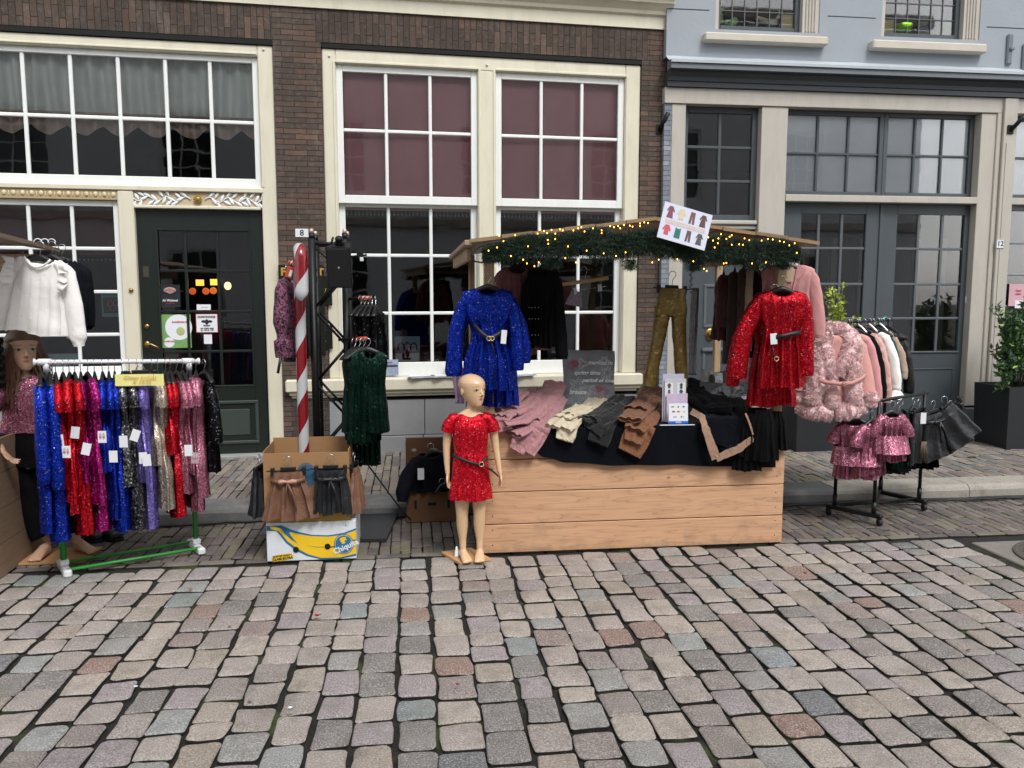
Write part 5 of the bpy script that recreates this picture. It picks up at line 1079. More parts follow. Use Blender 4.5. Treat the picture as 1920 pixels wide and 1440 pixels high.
# chair cushion with script
CUF=plain('cushion_print','84898e',.85,.3,9,.6,30); p=at(1104,716,5.45); CU=empty('chair_cushion',p,R(-2),'dark grey chair cushion in clear film with white script and flowers standing on the counter','cushion'); CU.rotation_euler=(R(-10),R(1.5),0)
b=MB(); W_,H_=.178,.215
def cus(s):
    return lambda u,v:((u-.5)*2*W_*(1+.02*math.sin(v*9)),s*(.028*(1-(2*u-1)**6)*(1-(2*v-1)**6)**.6*(1-.35*math.exp(-((v-.5)*9)**2))*(1-.4*math.exp(-((u-.5)*9)**2)))-.002*nz(u*9,v*9),(v-.5)*2*H_*(1+.012*math.sin(u*11)))
b.grid(cus(-1),28,30); b.grid(cus(1),28,30); b.build('pad',CUF,CU)
WI=plain('print_white','dfe2e4',.7,.1); PI=plain('print_rose','b85a70',.7,.2)
for t,x,z,s in (('magical m',.07,.128,.042),('spring time',-.02,.058,.040),('period of love',.055,.008,.038),('breeze',-.085,-.072,.042)): text('script',t,s,WI,T(x,-.0335,z),CU,shear=.35,bold=.0009)
rg=random.Random(6); b=MB()
def scrib(b,cx,cz,r,petals,rr): 
    for k_ in range(3): b.tube([(cx+r*(1-.25*k_)*math.cos(t*.3)*(1+.3*math.cos(petals*t*.3)),-.031,cz+r*(1-.25*k_)*math.sin(t*.3)*(1+.3*math.cos(petals*t*.3))) for t in range(22)],.0012,4)
scrib(b,-.085,-.03,.05,5,0); scrib(b,.02,-.1,.055,4,0); scrib(b,.10,.14,.03,6,0); scrib(b,-.05,.12,.03,3,0); scrib(b,-.1,-.12,.05,7,0); scrib(b,.12,.06,.04,5,0); b.build('flower_outline',WI,CU)
b=MB(); scrib(b,.085,-.065,.045,5,0); scrib(b,.06,-.05,.025,4,0); b.build('flower_outline',PI,CU); b=MB(); scrib(b,-.12,.11,.035,5,0); scrib(b,-.10,.12,.022,6,0); b.build('flower_outline',PI,CU)
cardtag(CU,-.185,-.03,-.10,.035,.10,R(4),False,plain('grey_card','8e8f95',.6,.05))
# brochure holder, catalogue, payment card
p=at(1266,757,5.0); BH=empty('brochure_holder',(p.x,p.y,ZC_+.01),0,'white card holder with clothes pictures standing behind the payment card','card holder')
zt2_=at(1262,702,5.0).z-ZC_-.01; q=MB(); q.box(-.075,.065,.03,.034,0,zt2_,b=.001); q.build('back_card',plain('lilac_white','b9bace',.5,.04),BH)
q=MB(); q.box(-.065,.075,.018,.021,.0,zt2_-.03,b=.001); q.build('picture_card',plain('grey_white_card','c2c1c6',.5,.05),BH)
for i,(k_,c,x,z) in enumerate((('top','5a4648',-.036,zt2_-.075),('dress','3c4444',.042,zt2_-.075),('pants','5c5c5e',-.036,zt2_-.115),('top','454b4c',.042,zt2_-.115))): 
    o=empty('picture',(0,.0,0)); o.parent=BH; o.location=(0,.018,0); q=MB(); q.box(x-.026,x+.026,-.0016,-.0002,z-.02,z+.02); q.build('mount',PAPER,o); mini(k_,x,z,.017,c,o)
q=MB(); q.box(-.055,.08,.0,.003,.0,zt2_*.6,b=.001); q.build('leaflet',plain('pale_pink_print','c5b4cc',.5,.25,25),BH)
p=at(1272,787,4.93); PC=empty('payment_card',(p.x,p.y,ZC_+.012),0,'white payment methods card with a blue foot standing on a small white base','card'); PC.rotation_euler=(R(-6),0,R(-2))
hh=.125; q=MB(); q.box(-.062,.062,-.003,.003,0,hh,b=.002); q.build('card',PAPER,PC); q=MB(); q.box(-.0615,.0615,-.0042,-.0031,0,.016); q.build('blue_band',plain('card_blue','1f63c0',.4,.05),PC)
text('lettering','iDEAL',.014,PAPER,T(0,-.0056,.008),PC,bold=.0003)
for (x,z,c,w) in ((-.036,.105,'3f6a4a',.011),(0,.105,'4a7a52',.006),(.034,.105,'2b6fb4',.009),(-.033,.075,'3a4f9a',.007),(-.027,.075,'b03a40',.006),(-.002,.075,'c8402c',.007),(.006,.075,'e08a30',.006),(.036,.073,'5a9a8a',.004),(-.022,.042,'8a8e94',.014),(.018,.042,'202224',.004),(.03,.042,'b0b2b4',.006)):
    q=MB(); q.ell((x,-.0034,z),w,.0011,.0055 if w<.01 else .004,10,5); q.build('mark',plain('mark_'+c,c,.5,.05),PC)
q=MB(); q.box(-.12,.10,-.02,.06,-.011,-.006,b=.002); q.build('base',PAPER,PC)
# ================================================================== MANNEQUINS
def finish(b,name,mats,parent,voxel,paint,smooth=7):
    o=b.build(name,mats); r=o.modifiers.new('r','REMESH'); r.mode='VOXEL'; r.voxel_size=voxel; r.use_smooth_shade=True
    s=o.modifiers.new('s','SMOOTH'); s.iterations=smooth; s.factor=.5
    dg=bpy.context.evaluated_depsgraph_get(); dg.update(); me=bpy.data.meshes.new_from_object(o.evaluated_get(dg)); bpy.data.objects.remove(o)
    me.materials.clear(); [me.materials.append(m) for m in mats]
    for p in me.polygons:
        p.use_smooth=True; p.material_index=paint(p.center)
    me.name=name; n=bpy.data.objects.new(name,me); COL.objects.link(n); n.parent=parent; return n
def limb(b,pts,n=14,sub=4):
    P=[]
    for p,q in zip(pts,pts[1:]):
        for i in range(sub):
            t=i/sub; P.append([lerp(a,c,t) for a,c in zip(p,q)])
    P.append(list(pts[-1])); rings=[]
    for i,p in enumerate(P):
        c=Vector(p[:3]); d=(Vector(P[min(len(P)-1,i+1)][:3])-Vector(P[max(0,i-1)][:3])).normalized()
        v=Vector((0,1,0)); v=v if abs(d.dot(v))<.95 else Vector((0,0,1)); u=d.cross(v).normalized(); v=u.cross(d)
        rings.append([c+u*math.cos(2*math.pi*j/n)*p[3]+v*math.sin(2*math.pi*j/n)*p[4] for j in range(n)])
    b.loft(rings)
EYEW=plain('eye_white','a0958a',.3,.02,5,0); IRIS=plain('eye_dark','2a1c16',.6,.05,5,0); LIPS=plain('lip_rose','a5615a',.4,.05,5,0); BROW=plain('brow_brown','8a6a50',.6,.05,5,0)
def hand(b,M,s,side):
    """palm at origin, fingers pointing down -Z, thumb to the front; side = +1 thumb towards -y"""
    q=MB(); q.loft([[Vector((x*math.cos(2*math.pi*j/10),y*math.sin(2*math.pi*j/10)*1.0,z)) for j in range(10)] for z,x,y in ((.012,.010,.014),(-.005,.010,.018),(-.025,.0095,.021),(-.042,.008,.020))])
    for i,(y,L) in enumerate(((-.0165,.036),(-.0055,.042),(.0055,.038),(.0155,.030))):
        c=.004+.002*i; q.tube([(0,y,-.036),(c*.5,y*1.08,-.04-L*.35),(c*1.4,y*1.12,-.04-L*.7),(c*2.6,y*1.12,-.04-L)],[.0056,.0053,.0048,.0040],8)
    q.tube([(0,-.013,-.006),(.003,-.026,-.020),(.005,-.031,-.036),(.006,-.031,-.046)],[.007,.0066,.0055,.0045],8)
    b.add([M@Vector(v) for v in q.v],q.f)
def figure(root,s,head_rz,arms,legs,skin,tors_dx=0,head_dx=0,voxel=.0032,neckz=.0):
    """child shop mannequin 1.106 m at s=1, facing -Y; arms/legs are joint paths"""
    b=MB(); S=lambda *v:[x*s for x in v]
    rows=[(.44,.075,.062,0,.0),(.50,.098,.075,0,.005),(.56,.095,.072,0,0),(.62,.083,.062,0,0),(.70,.090,.066,0,-.002),(.78,.100,.066,0,0),(.83,.105,.058,0,.004),(.862,.090,.045,0,.006),(.885,.050,.036,0,.004),(.90,.032,.032,0,.002)]
    rings=[[Vector((tors_dx+w*math.cos(2*math.pi*j/28)*s,(cy+d*math.sin(2*math.pi*j/28))*s,z*s)) for j in range(28)] for z,w,d,cx,cy in rows]; b.loft(rings)
    limb(b,[(tors_dx,.006*s,.86*s,.034*s,.034*s),(tors_dx+head_dx*.5,.0,.90*s,.029*s,.03*s),(tors_dx+head_dx,-.002,.95*s,.031*s,.033*s)])
    H=MB(); hc=1.012
    def hr(z,w,d,cy,n=28): return [Vector((w*math.cos(2*math.pi*j/n),cy+d*math.sin(2*math.pi*j/n)*(1.0),z)) for j in range(n)]
    H.loft([hr(*r) for r in ((-.096,.012,.012,-.052),(-.090,.024,.026,-.045),(-.078,.036,.046,-.03),(-.06,.047,.062,-.018),(-.035,.057,.076,-.008),(-.005,.065,.085,0),(.025,.071,.091,.005),(.045,.0705,.0895,.006),(.06,.065,.082,.008),(.072,.056,.070,.010),(.082,.043,.053,.012),(.089,.028,.034,.013),(.093,.012,.014,.013))])
    # nose, lips, brow ridge, cheeks, ears
    H.tube([(0,-.080,.010),(0,-.088,-.004),(0,-.096,-.020),(0,-.088,-.029)],[.005,.0065,.0085,.006],8)
    for sd in (-1,1): H.ell((sd*.008,-.085,-.026),.005,.006,.004,8,6); H.ell((sd*.024,-.055,-.030),.020,.016,.020,10,8); H.ell((sd*.068,.012,-.008),.006,.012,.020,8,8); H.tube([(sd*.012,-.079,.017),(sd*.03,-.073,.018),(sd*.045,-.060,.014)],.0045,6)
    H.ell((0,-.074,-.046),.012,.010,.0040,10,6); H.ell((0,-.072,-.053),.010,.010,.0045,10,6); H.ell((0,-.063,-.075),.016,.014,.012,10,8)
    for sd in (-1,1): H.ell((sd*.030,-.068,.006),.0125,.010,.0075,10,8)
    MH=Matrix.Translation((tors_dx+head_dx,0,hc*s))@Matrix.Rotation(head_rz,4,'Z')@Matrix.Scale(s,4)
    b.add([MH@Vector(v) for v in H.v],H.f)
    for (p,hm) in arms: limb(b,p); hand(b,hm,s,1)
    for p,ft in legs:
        limb(b,p); fx,fy,fz,ang=ft; MF=Matrix.Translation((fx,fy,fz))@Matrix.Rotation(ang,4,'Z')@Matrix.Scale(s,4); q=MB()
        q.loft([[Vector((w*math.cos(2*math.pi*j/14)+0,y,max(.0,zc+h*math.sin(2*math.pi*j/14)))) for j in range(14)] for y,w,h,zc in ((.035,.012,.014,.018),(.026,.022,.026,.026),(.0,.024,.034,.032),(-.03,.026,.026,.026),(-.065,.031,.018,.018),(-.09,.030,.013,.013),(-.105,.020,.009,.010))])
        for i in range(5): q.ell((-.024+.012*i,-.103+.004*abs(i-1),.008),.006 if i else .008,.012,.007,8,6)
        b.add([MF@Vector(v) for v in q.v],q.f)
    inv=MH.inverted()
    def paint(c):
        p=inv@c
        if p.y<-.03 and abs(p.z)<.1:
            for sd in (-1,1):
                dx=(p.x-sd*.030); dz=p.z-.006
                if (dx-.001)**2+dz**2<.0058**2: return 2
                if (dx/.0145)**2+(dz/.0068)**2<1: return 1 if dz<.0030 else 2
                if abs(dx)<.016 and abs(dz-.0205+(dx*sd)*.15)<.0019: return 4
            if (p.x/.0135)**2+((p.z+.0492)/.0062)**2<1 and p.y<-.06: return 3
        return 0
    return finish(b,'body',[skin,EYEW,IRIS,LIPS,BROW],root,voxel,paint)
MN=empty('mannequin',(.335,4.80,.02),0,'bald child mannequin standing on a small wooden board before the stall corner','mannequin')
armL=([(-.098,.0,.835,.030,.03),(-.128,.0,.80,.028,.028),(-.140,.008,.70,.024,.024),(-.142,.004,.655,.021,.022),(-.140,-.006,.58,.018,.018),(-.137,-.016,.52,.0135,.015)],Matrix.Translation((-.136,-.018,.512))@Matrix.Rotation(R(4),4,'X')@Matrix.Rotation(R(-20),4,'Z'))
armR=([(.098,.0,.835,.030,.03),(.130,.0,.80,.028,.028),(.146,.008,.70,.024,.024),(.151,.004,.655,.021,.022),(.162,-.010,.58,.018,.018),(.170,-.024,.52,.0135,.015)],Matrix.Translation((.172,-.026,.512))@Matrix.Rotation(R(-6),4,'Y')@Matrix.Rotation(R(10),4,'Z')@Matrix.Scale(-1,4,(1,0,0)))
legL=([(-.048,0,.48,.058,.06),(-.052,.002,.36,.046,.050),(-.053,0,.27,.036,.038),(-.052,.008,.20,.035,.038),(-.050,.008,.11,.022,.026),(-.048,.004,.045,.019,.024)],(-.048,0,0,R(12)))
legR=([(.048,0,.48,.058,.06),(.050,.002,.36,.046,.050),(.050,0,.27,.036,.038),(.050,.008,.20,.035,.038),(.052,.008,.11,.022,.026),(.052,.004,.045,.019,.024)],(.052,0,0,R(-6)))
figure(MN,1.0,R(34),(armL,armR),(legL,legR),SKIN,0,.012,.0026)
b=MB(); body(b,[(0,.050,.044,.0),(-.012,.078,.053,.0),(-.035,.100,.064,.2),(-.08,.106,.074,.4),(-.16,.103,.076,.5),(-.235,.096,.074,1),(-.25,.098,.077,1.1),(-.34,.110,.088,1.1),(-.51,.130,.098,1.4)],5,3,72,44,.006,.02,.05,.004)
for s_ in (-1,1): sleeve(b,[(s_*.070,0,-.014,.022,.035),(s_*.100,0,-.036,.036,.042),(s_*.124,0,-.075,.042,.045),(s_*.134,0,-.112,.040,.044)],3*s_,24,.006)
dr=b.build('dress',REDS2,MN); dr.location=(0,0,.878)
rings=[];pb=MB()
path=[]
for i in range(49):
    a=R(-190+ i*290/48); path.append((.112*math.cos(a),.092*math.sin(a)*1.0,.878-.285-.028*math.cos(a-R(-200))))
path=[]
for i in range(33):
    t=i/32; x=lerp(-.108,.095,t); y=-.089*math.sqrt(max(0,1-(x/.116)**2))-.006; path.append((x,y,lerp(.635,.585,min(1,t*1.35))+(.035*max(0,t-.74)*4)))
belt(MN,path,STRAP,.017,buckle=(.055,-.088,.590,1)); belt(MN,[(.06,-.092,.590),(.085,-.092,.57),(.115,-.080,.55),(.14,-.06,.525),(.158,-.05,.505)],STRAP,.012,name='belt_end')
g=[gnd(827,1040),gnd(864,1062),gnd(920,1052),gnd(882,1032)]
q=MB(); q.add([(p.x-.335,p.y-4.80,-.016) for p in g]+[(p.x-.335,p.y-4.80,-.001) for p in g],[(3,2,1,0),(4,5,6,7),(0,1,5,4),(1,2,6,5),(2,3,7,6),(3,0,4,7)],None,False); q.build('base_board',wood('plywood','c39a6d',0,False,contrast=.1),MN)
q=MB(); q.loft([[(r*math.cos(j*.5236)-.085,r*math.sin(j*.5236)+.03,z) for j in range(12)] for r,z in ((.018,0),(.014,.01),(.007,.06),(.002,.065))]); q.build('foot_spigot',WPLAST,MN)
# --- long haired mannequin at the left
M2=empty('mannequin',(-2.20,5.20,.015),0,'long haired child mannequin in a pink sequin top standing behind the left clothes rack','mannequin'); sc=1.23; dx=-.085
a1=([(dx-.10,.0,1.03,.036,.036),(dx-.12,-.06,.985,.034,.034),(dx-.125,-.19,.90,.029,.029),(dx-.115,-.22,.85,.027,.027),(dx-.07,-.26,.76,.023,.023),(dx-.02,-.28,.69,.016,.018)],Matrix.Translation((dx-.013,-.285,.683))@Matrix.Rotation(R(-40),4,'Y')@Matrix.Scale(1.2,4))
a2=([(dx+.12,.0,1.03,.036,.036),(dx+.158,.0,.985,.034,.034),(dx+.175,.01,.86,.029,.029),(dx+.178,.0,.80,.026,.026),(dx+.18,-.02,.71,.022,.022),(dx+.18,-.03,.64,.016,.018)],Matrix.Translation((dx+.18,-.03,.63))@Matrix.Scale(1.2,4))
l1=([(dx-.055,0,.59,.07,.07),(dx-.03,0,.44,.056,.06),(dx+.0,0,.33,.044,.046),(dx+.02,.008,.24,.042,.046),(dx+.05,.01,.13,.028,.032),(dx+.06,.004,.055,.024,.030)],(dx+.06,-.03,0,R(-5)))
l2=([(dx+.06,0,.59,.07,.07),(dx+.10,0,.44,.056,.06),(dx+.14,0,.33,.044,.046),(dx+.17,.008,.24,.042,.046),(dx+.21,.03,.13,.028,.032),(dx+.225,.03,.055,.024,.030)],(dx+.235,.04,0,R(55)))
figure(M2,sc,R(30),(a1,a2),(l1,l2),SKIN2,dx,.0,.004)
b=MB(); body(b,[(0,.075,.06,0),(-.02,.12,.07,0),(-.05,.15,.085,.3),(-.12,.145,.1,.6),(-.25,.135,.1,.8),(-.34,.15,.105,1)],7,5,60,26,.008,.02,.06,.006); sleeve(b,[(-.09,0,-.03,.04,.05),(-.12,-.04,-.07,.062,.06),(-.13,-.12,-.13,.066,.062),(-.13,-.17,-.18,.058,.055)],4,24,.01)
t_=b.build('sequin_top',PINKS,M2); t_.location=(dx,0,1.10)
b=MB(); body(b,[(0,.13,.1,.5),(-.10,.155,.115,.8),(-.20,.16,.12,1)],6,2,40,12,.01,0)
for s_,lx in ((-1,[(-.05,0,-.15,.085,.09),(0,0,-.40,.09,.09),(.05,0,-.62,.085,.085),(.06,-.0,-.64,.08,.08)]),(1,[(.06,0,-.15,.085,.09),(.13,0,-.40,.085,.09),(.20,.02,-.60,.08,.085),(.21,.02,-.63,.075,.08)])): sleeve(b,lx,s_,20,.008)
t_=b.build('black_trousers',BLACKC,M2); t_.location=(dx,0,.76)
# hair: fine ribbons falling from the crown
HAIR=plain('brown_hair','644836',.5,.4,30,.2,60,stretch=(1,1,.1)); b=MB(); rg=random.Random(12); HM=Matrix.Translation((dx,0,1.012*sc))@Matrix.Rotation(R(30),4,'Z')@Matrix.Scale(sc,4)
q=MB(); q.loft([[Vector((w*math.cos(2*math.pi*j/24),cy+d*math.sin(2*math.pi*j/24),z)) for j in range(24)] for z,w,d,cy in ((-.03,.070,.050,.045),(.0,.076,.065,.035),(.03,.080,.084,.018),(.055,.079,.092,.010),(.078,.066,.080,.012),(.094,.045,.052,.012),(.104,.012,.015,.012))]); b.add([HM@Vector(v) for v in q.v],q.f)
for i in range(420):
    a=rg.uniform(-R(60),R(240)); top=Vector((.03*math.cos(a),.012+.03*math.sin(a),.098)); side=Vector((.080*math.cos(a),.012+.088*math.sin(a),.03)); side.y=max(side.y,-.062)
    L=rg.uniform(.20,.30); m=Vector((side.x*1.15+rg.gauss(0,.014),max(side.y*1.05+rg.gauss(0,.014),-.05),-.06)); e=Vector((side.x*1.25+rg.gauss(0,.035),max(side.y*.8,-.055)+rg.gauss(0,.015),-L)); pts=[top,top.lerp(side,.6)+Vector((0,0,.02)),side,m,e]
    P=[HM@p for p in pts]; w=rg.uniform(.004,.008); u=Vector((-math.sin(a+R(30)),math.cos(a+R(30)),0))*w
    b.add([v for p in P for v in (p-u,p+u)],[(2*k,2*k+1,2*k+3,2*k+2) for k in range(4)])
b.build('hair',HAIR,M2)
q=MB(); q.box(dx-.10,dx+.34,-.17,.12,-.014,-.001,b=.002); q.build('base_board',wood('plywood2','b08a60',0,False,contrast=.1),M2)
# ================================================================== LEFT STALL
LS=empty('market_stall',(-2.3,5.3,0),0,'second wooden stall cut by the left picture edge with planked side','market stall')
a_=gnd(0,1087); c_=gnd(68,1036); dirv=(c_-a_).normalized(); p0=a_-dirv*.35; p1=c_+dirv*.4; nrm=Vector((-dirv.y,dirv.x,0))
for i,(z0,z1) in enumerate(((.005,.19),(.194,.385),(.389,.585),(.589,.78))):
    q=MB(); L=[(p0.x+2.3,p0.y-5.3),(p1.x+2.3,p1.y-5.3),(p1.x+2.3+nrm.x*.022,p1.y-5.3+nrm.y*.022),(p0.x+2.3+nrm.x*.022,p0.y-5.3+nrm.y*.022)]
    q.add([(x,y,z0) for x,y in L]+[(x,y,z1) for x,y in L],[(3,2,1,0),(4,5,6,7),(0,1,5,4),(1,2,6,5),(2,3,7,6),(3,0,4,7)],None,False); q.build('side_plank',wood('old_larch','8f7863',1,True,contrast=.3,dirt=.3),LS)
q=MB(); q.box(-.9,-.14,-1.0,.35,.745,.772); q.build('counter_top',WOODN,LS)
r0,r1=at(0,436,4.4),at(112,466,5.85); 
def rel2(v): return Vector((v.x+2.3,v.y-5.3,v.z))
A,B_=rel2(r0),rel2(r1); A=A-(B_-A)*.25; up=Vector((0,0,1)); L=Vector((-1,0,.16))
for k_ in range(3):
    q=MB(); o1=L*(.0+.2*k_); o2=L*(.2+.2*k_-.004); th=up*.022
    q.add([A+o1-th,B_+o1-th,B_+o2-th,A+o2-th,A+o1,B_+o1,B_+o2,A+o2],[(3,2,1,0),(4,5,6,7),(0,1,5,4),(1,2,6,5),(2,3,7,6),(3,0,4,7)],None,False); q.build('roof_board',WOODR if k_ else wood('grey_roof_edge','857260',1,False,contrast=.3,dirt=.4),LS)
q=MB(); C0,C1=rel2(at(-120,470,5.6)),rel2(at(66,485,5.55)); q.box(C0.x,C1.x,C0.y,C0.y+.03,C1.z-.07,C1.z+.03,b=.004); q.build('cross_beam',WOODV,LS)
pz=rel2(at(-45,600,5.6)); q=MB(); q.box(pz.x-.03,pz.x+.03,pz.y,pz.y+.05,0,1.85,b=.004); q.build('post',WOODV,LS)
q=MB(); q.grid(lambda u,v:(lerp(-.5,-.055,min(1,v*1.25))+.012*nz(u*7,v*5)+.006*math.sin(u*30)*max(0,v-.8)*5,lerp(-.75,.02,u),.776 if v<.8 else .776-(v-.8)*.55-.01*math.sin(u*23)),40,24); o=q.build('black_cloth',VELV,label='black cloth draped over the counter of the left stall',cat='tablecloth'); o.location=(-2.3,5.3,0)
# blouses hung from its roof edge
p=at(78,483,5.0); hanger('black hanger of the white blouse',(p.x+.0,p.y,p.z+.09),R(-8),.14,hook=.09,tilt=R(7))
wb=garment('white_blouse','white blouse with ruffled shoulders hanging from the left stall roof','blouse',WHITEC,p,R(-8),[(0,.075,.018,0),(-.012,.10,.024,.1),(-.035,.145,.028,.2),(-.10,.155,.03,.3),(-.16,.16,.034,1.0),(-.43,.185,.04,1.5)],
  [[(-.10,0,-.03,.03,.035),(-.16,0,-.08,.05,.045),(-.21,0,-.24,.055,.045),(-.225,0,-.38,.05,.04),(-.21,0,-.44,.03,.03)],[(.09,0,-.02,.025,.03),(.15,0,-.075,.045,.035),(.195,0,-.24,.052,.035),(.235,0,-.42,.050,.032),(.245,0,-.475,.028,.025)]],seed=14,folds=6,tilt=R(7),amp=.009,scoop=.05,neckw=.085,hem=.01)
for s_ in (-1,1):
    b=MB(); b.grid(lambda u,v:(s_*(.125+.05*v+.012*math.sin(u*26)*v),-.05-.012*v+.010*math.cos(u*26)*v,-.015-.16*u+.012*math.sin(u*19)*v),40,4); b.build('shoulder_ruffle',WHITEC,wb)
b=MB(); b.tube([(-.075+.15*i/14,-.042-.004*math.sin(i*.22),-.004-.052*(1-((i-7)/7)**2)) for i in range(15)],.006,6); b.build('neck_binding',WHITEC,wb)
for i,(x,y,Y,lab,hl) in enumerate(((100,482,5.2,'black blouse with frilled shoulder right behind the white blouse','black hanger of the first black blouse'),(118,486,5.4,'second black blouse, rearmost at the left stall','black hanger of the rearmost black blouse'))):
    p=at(x,y,Y); hanger(hl,(p.x,p.y,p.z+.09),R(-8),.12,hook=.09,tilt=R(6))
    garment('black_blouse',lab,'blouse',NAVYC,p,R(-8),[(0,.075,.02,0),(-.035,.12,.038,.3),(-.10,.13,.045,.6),(-.40,.14,.055,1.5)],[longs(-1,.13,.4,bow=.0),[(.08,0,-.03,.03,.035),(.13,0,-.08,.05,.045),(.16,0,-.24,.045,.045),(.175,0,-.38,.04,.035),(.17,0,-.41,.022,.02)]],seed=50+i,tilt=R(6),folds=6,group='black blouses at the left stall')
for i in range(3):
    p=at(71+13*i,455,5.0+.15*i); q=MB(); q.tube([(.022*math.cos(R(a)),0,.022*math.sin(R(a))) for a in range(0,200,20)],.003,6); o=q.build('white_ring',WPLAST,label=('white plastic ring on the roof board, '+('leftmost','middle','rightmost')[i]+' of the three'),cat='ring',group='white rings on the left roof edge'); o.location=p
# dark padded jacket at the left edge
b=MB()
for i in range(6): b.ell((0,0,-.048*i),.07,.06,.036,18,8)
o=b.build('padded_jacket',cloth('black_padding','090a0d',.6,.4,12,sheen=0,spec=.3),label='sleeve of a black padded jacket at the left picture edge',cat='jacket'); o.location=at(-19,640,5.05)
# boots
for i,(x,y,rz) in enumerate(((168,1008,40),(203,1006,38))):
    p=gnd(x,y); q=MB(); 
    q.loft([[Vector((w*math.cos(2*math.pi*j/16),yy+0,max(.012,zc+h*math.sin(2*math.pi*j/16)))) for j in range(16)] for yy,w,h,zc in ((.10,.020,.03,.045),(.09,.034,.045,.055),(.04,.04,.055,.06),(-.02,.042,.042,.048),(-.08,.048,.034,.036),(-.12,.044,.028,.030),(-.145,.025,.018,.025))])
    q.tube([(0,.055,.06),(0,.05,.13),(0,.05,.17)],[.045,.042,.045],14); e=empty('black_boot',p,R(rz),'black lace-up boot under the dress rack, '+('left' if i==0 else 'right')+' of the pair','boot'); e.scale=(1.1,1.1,1.1); q.build('upper',plain('boot_leather','101114',.4,.3,14,.4,60),e)
    q=MB()
    n=[(.02,.11),(.036,.09),(.043,.02),(.05,-.08),(.045,-.125),(.022,-.15)]; out=[(w,y) for w,y in n]+[(-w,y) for w,y in reversed(n)]
    q.add([(x_,y_,0) for x_,y_ in out]+[(x_,y_,.018) for x_,y_ in out],[tuple(range(11,-1,-1)),tuple(range(12,24))]+[(k,(k+1)%12,(k+1)%12+12,k+12) for k in range(12)],None,False); q.build('sole',RUBB,e)
    q=MB(); [q.tube([(-.022,-.03+.022*k,.093+.010*k),(.022,-.03+.022*k,.093+.010*k)],.003,5) for k in range(4)]; q.build('lace',STRAP,e)
# ================================================================== GREEN DRESS RACK
GRN_=plain('green_lacquer','35913c',.35,.06,8,.05)
ra,rb=at(64,679,4.72),at(372,677,5.15); fa,fb_=gnd(121,1072),gnd(368,1031)
GRK=empty('dress_rack',(ra.x,ra.y,0),0,'clothes rack with green tubes and white plastic feet full of sequin dresses','clothes rack'); g_=lambda v:Vector(v)-Vector((ra.x,ra.y,0))
rl=(rb-ra); q=MB(); q.tube([g_(ra),g_(rb)],.0125,14); q.build('rail',WPLAST,GRK)
for t,f,nm in ((.065,fa,0),(.935,fb_,1)):
    top=ra+rl*t; base=Vector((f.x,f.y,.05)); q=MB(); q.tube([g_(base),g_(base.lerp(top,.90))],.0165 if nm==0 else .0145,14); q.build('post',GRN_,GRK)
    q=MB(); q.tube([g_(base.lerp(top,.90)),g_(top)],.013,12); q.build('upper_post',plain('chrome_tube','a9adb2',.3,.05,10,0,metal=.9),GRK)
    q=MB(); q.tube([g_(base.lerp(top,.955)),g_(top)],.017,12); q.tube([g_(top-rl*.045),g_(top+rl*.03)],.018,14); q.build('corner_joint',WPLAST,GRK)
    end=ra if nm==0 else rb; q=MB(); q.tube([g_(end-rl*.006),g_(end+rl*.006)],.019,14); q.build('end_cap',WPLAST,GRK)
    dperp=Vector((rl.y,-rl.x,0)).normalized(); dperp=dperp if dperp.y<0 else -dperp
    an=math.atan2(dperp.y,dperp.x)
    q=MB(); q.box(-.13,.13,-.022,.022,.0,.042,T(f.x-ra.x,f.y-ra.y,0,0,0,an),b=.008); q.box(-.03,.03,-.024,.024,.042,.075,T(f.x-ra.x,f.y-ra.y,0,0,0,an),b=.006); q.build('foot',WPLAST,GRK)
for s_ in (-.07,.09):
    dp=dperp*s_; q=MB(); q.tube([g_(Vector((fa.x,fa.y,.035))+dp),g_(Vector((fb_.x,fb_.y,.035))+dp)],.0095,10); q.build('lower_bar',GRN_,GRK)
ranr=math.atan2(rl.y,rl.x)
DR=[(75,BLUES,.80,'long sleeved royal blue dress, leftmost on the green rack','l',.12),(92,BLUES,.86,'second royal blue dress at the left end, hanging lowest','l',.12),
(103,REDS,.56,'bright red sequin dress with flared cap sleeve, first red from the left','s',.12),(117,REDS,.64,'second red sequin dress from the left','s',.12),(129,REDS,.72,'third red sequin dress from the left','s',.12),(139,REDS,.84,'fourth red sequin dress with the lowest hem of the reds','s',.12),
(150,MAGS,.55,'magenta sequin dress next to the reds','s',.11),(163,MAGS,.68,'magenta sequin dress with a tilted price tag','s',.13),(176,MAGS,.82,'magenta sequin dress hanging lowest of the magentas','s',.12),
(191,BLUES,.50,'short blue sequin dress in the middle of the rack','s',.12),(203,BLUES,.76,'long blue sequin dress in the middle of the rack','s',.12),(214,BLUES,.84,'blue sequin dress before the black and silver ones','s',.11),
(228,SILS,.60,'black dress with silver foil pattern, left of the two','s',.12),(241,SILS,.85,'black dress with silver foil pattern, right and longer','s',.12),
(256,LILS,.58,'lilac sequin dress, left of the two lilac ones','s',.12),(268,LILS,.84,'long lilac sequin dress, right of the two lilac ones','s',.12),
(283,CHAS,.50,'short champagne sequin dress','s',.11),(295,CHAS,.74,'long champagne sequin dress with a black belt','s',.12),
(309,REDS,.42,'short red sequin dress right of the champagne one','s',.10),(318,REDS,.80,'long narrow red sequin dress near the right end','s',.10),
(330,PINKS,.66,'pink sequin dress, first from the left','s',.12),(341,PINKS,.54,'short pink sequin dress with open sleeve','s',.12),(353,PINKS,.78,'pink sequin dress with flared hem, second from the right','s',.13),(367,PINKS,.70,'last pink sequin dress at the right end','s',.14),(382,BLKS,.56,'black sequin dress at the right end of the green rack','l',.13)]
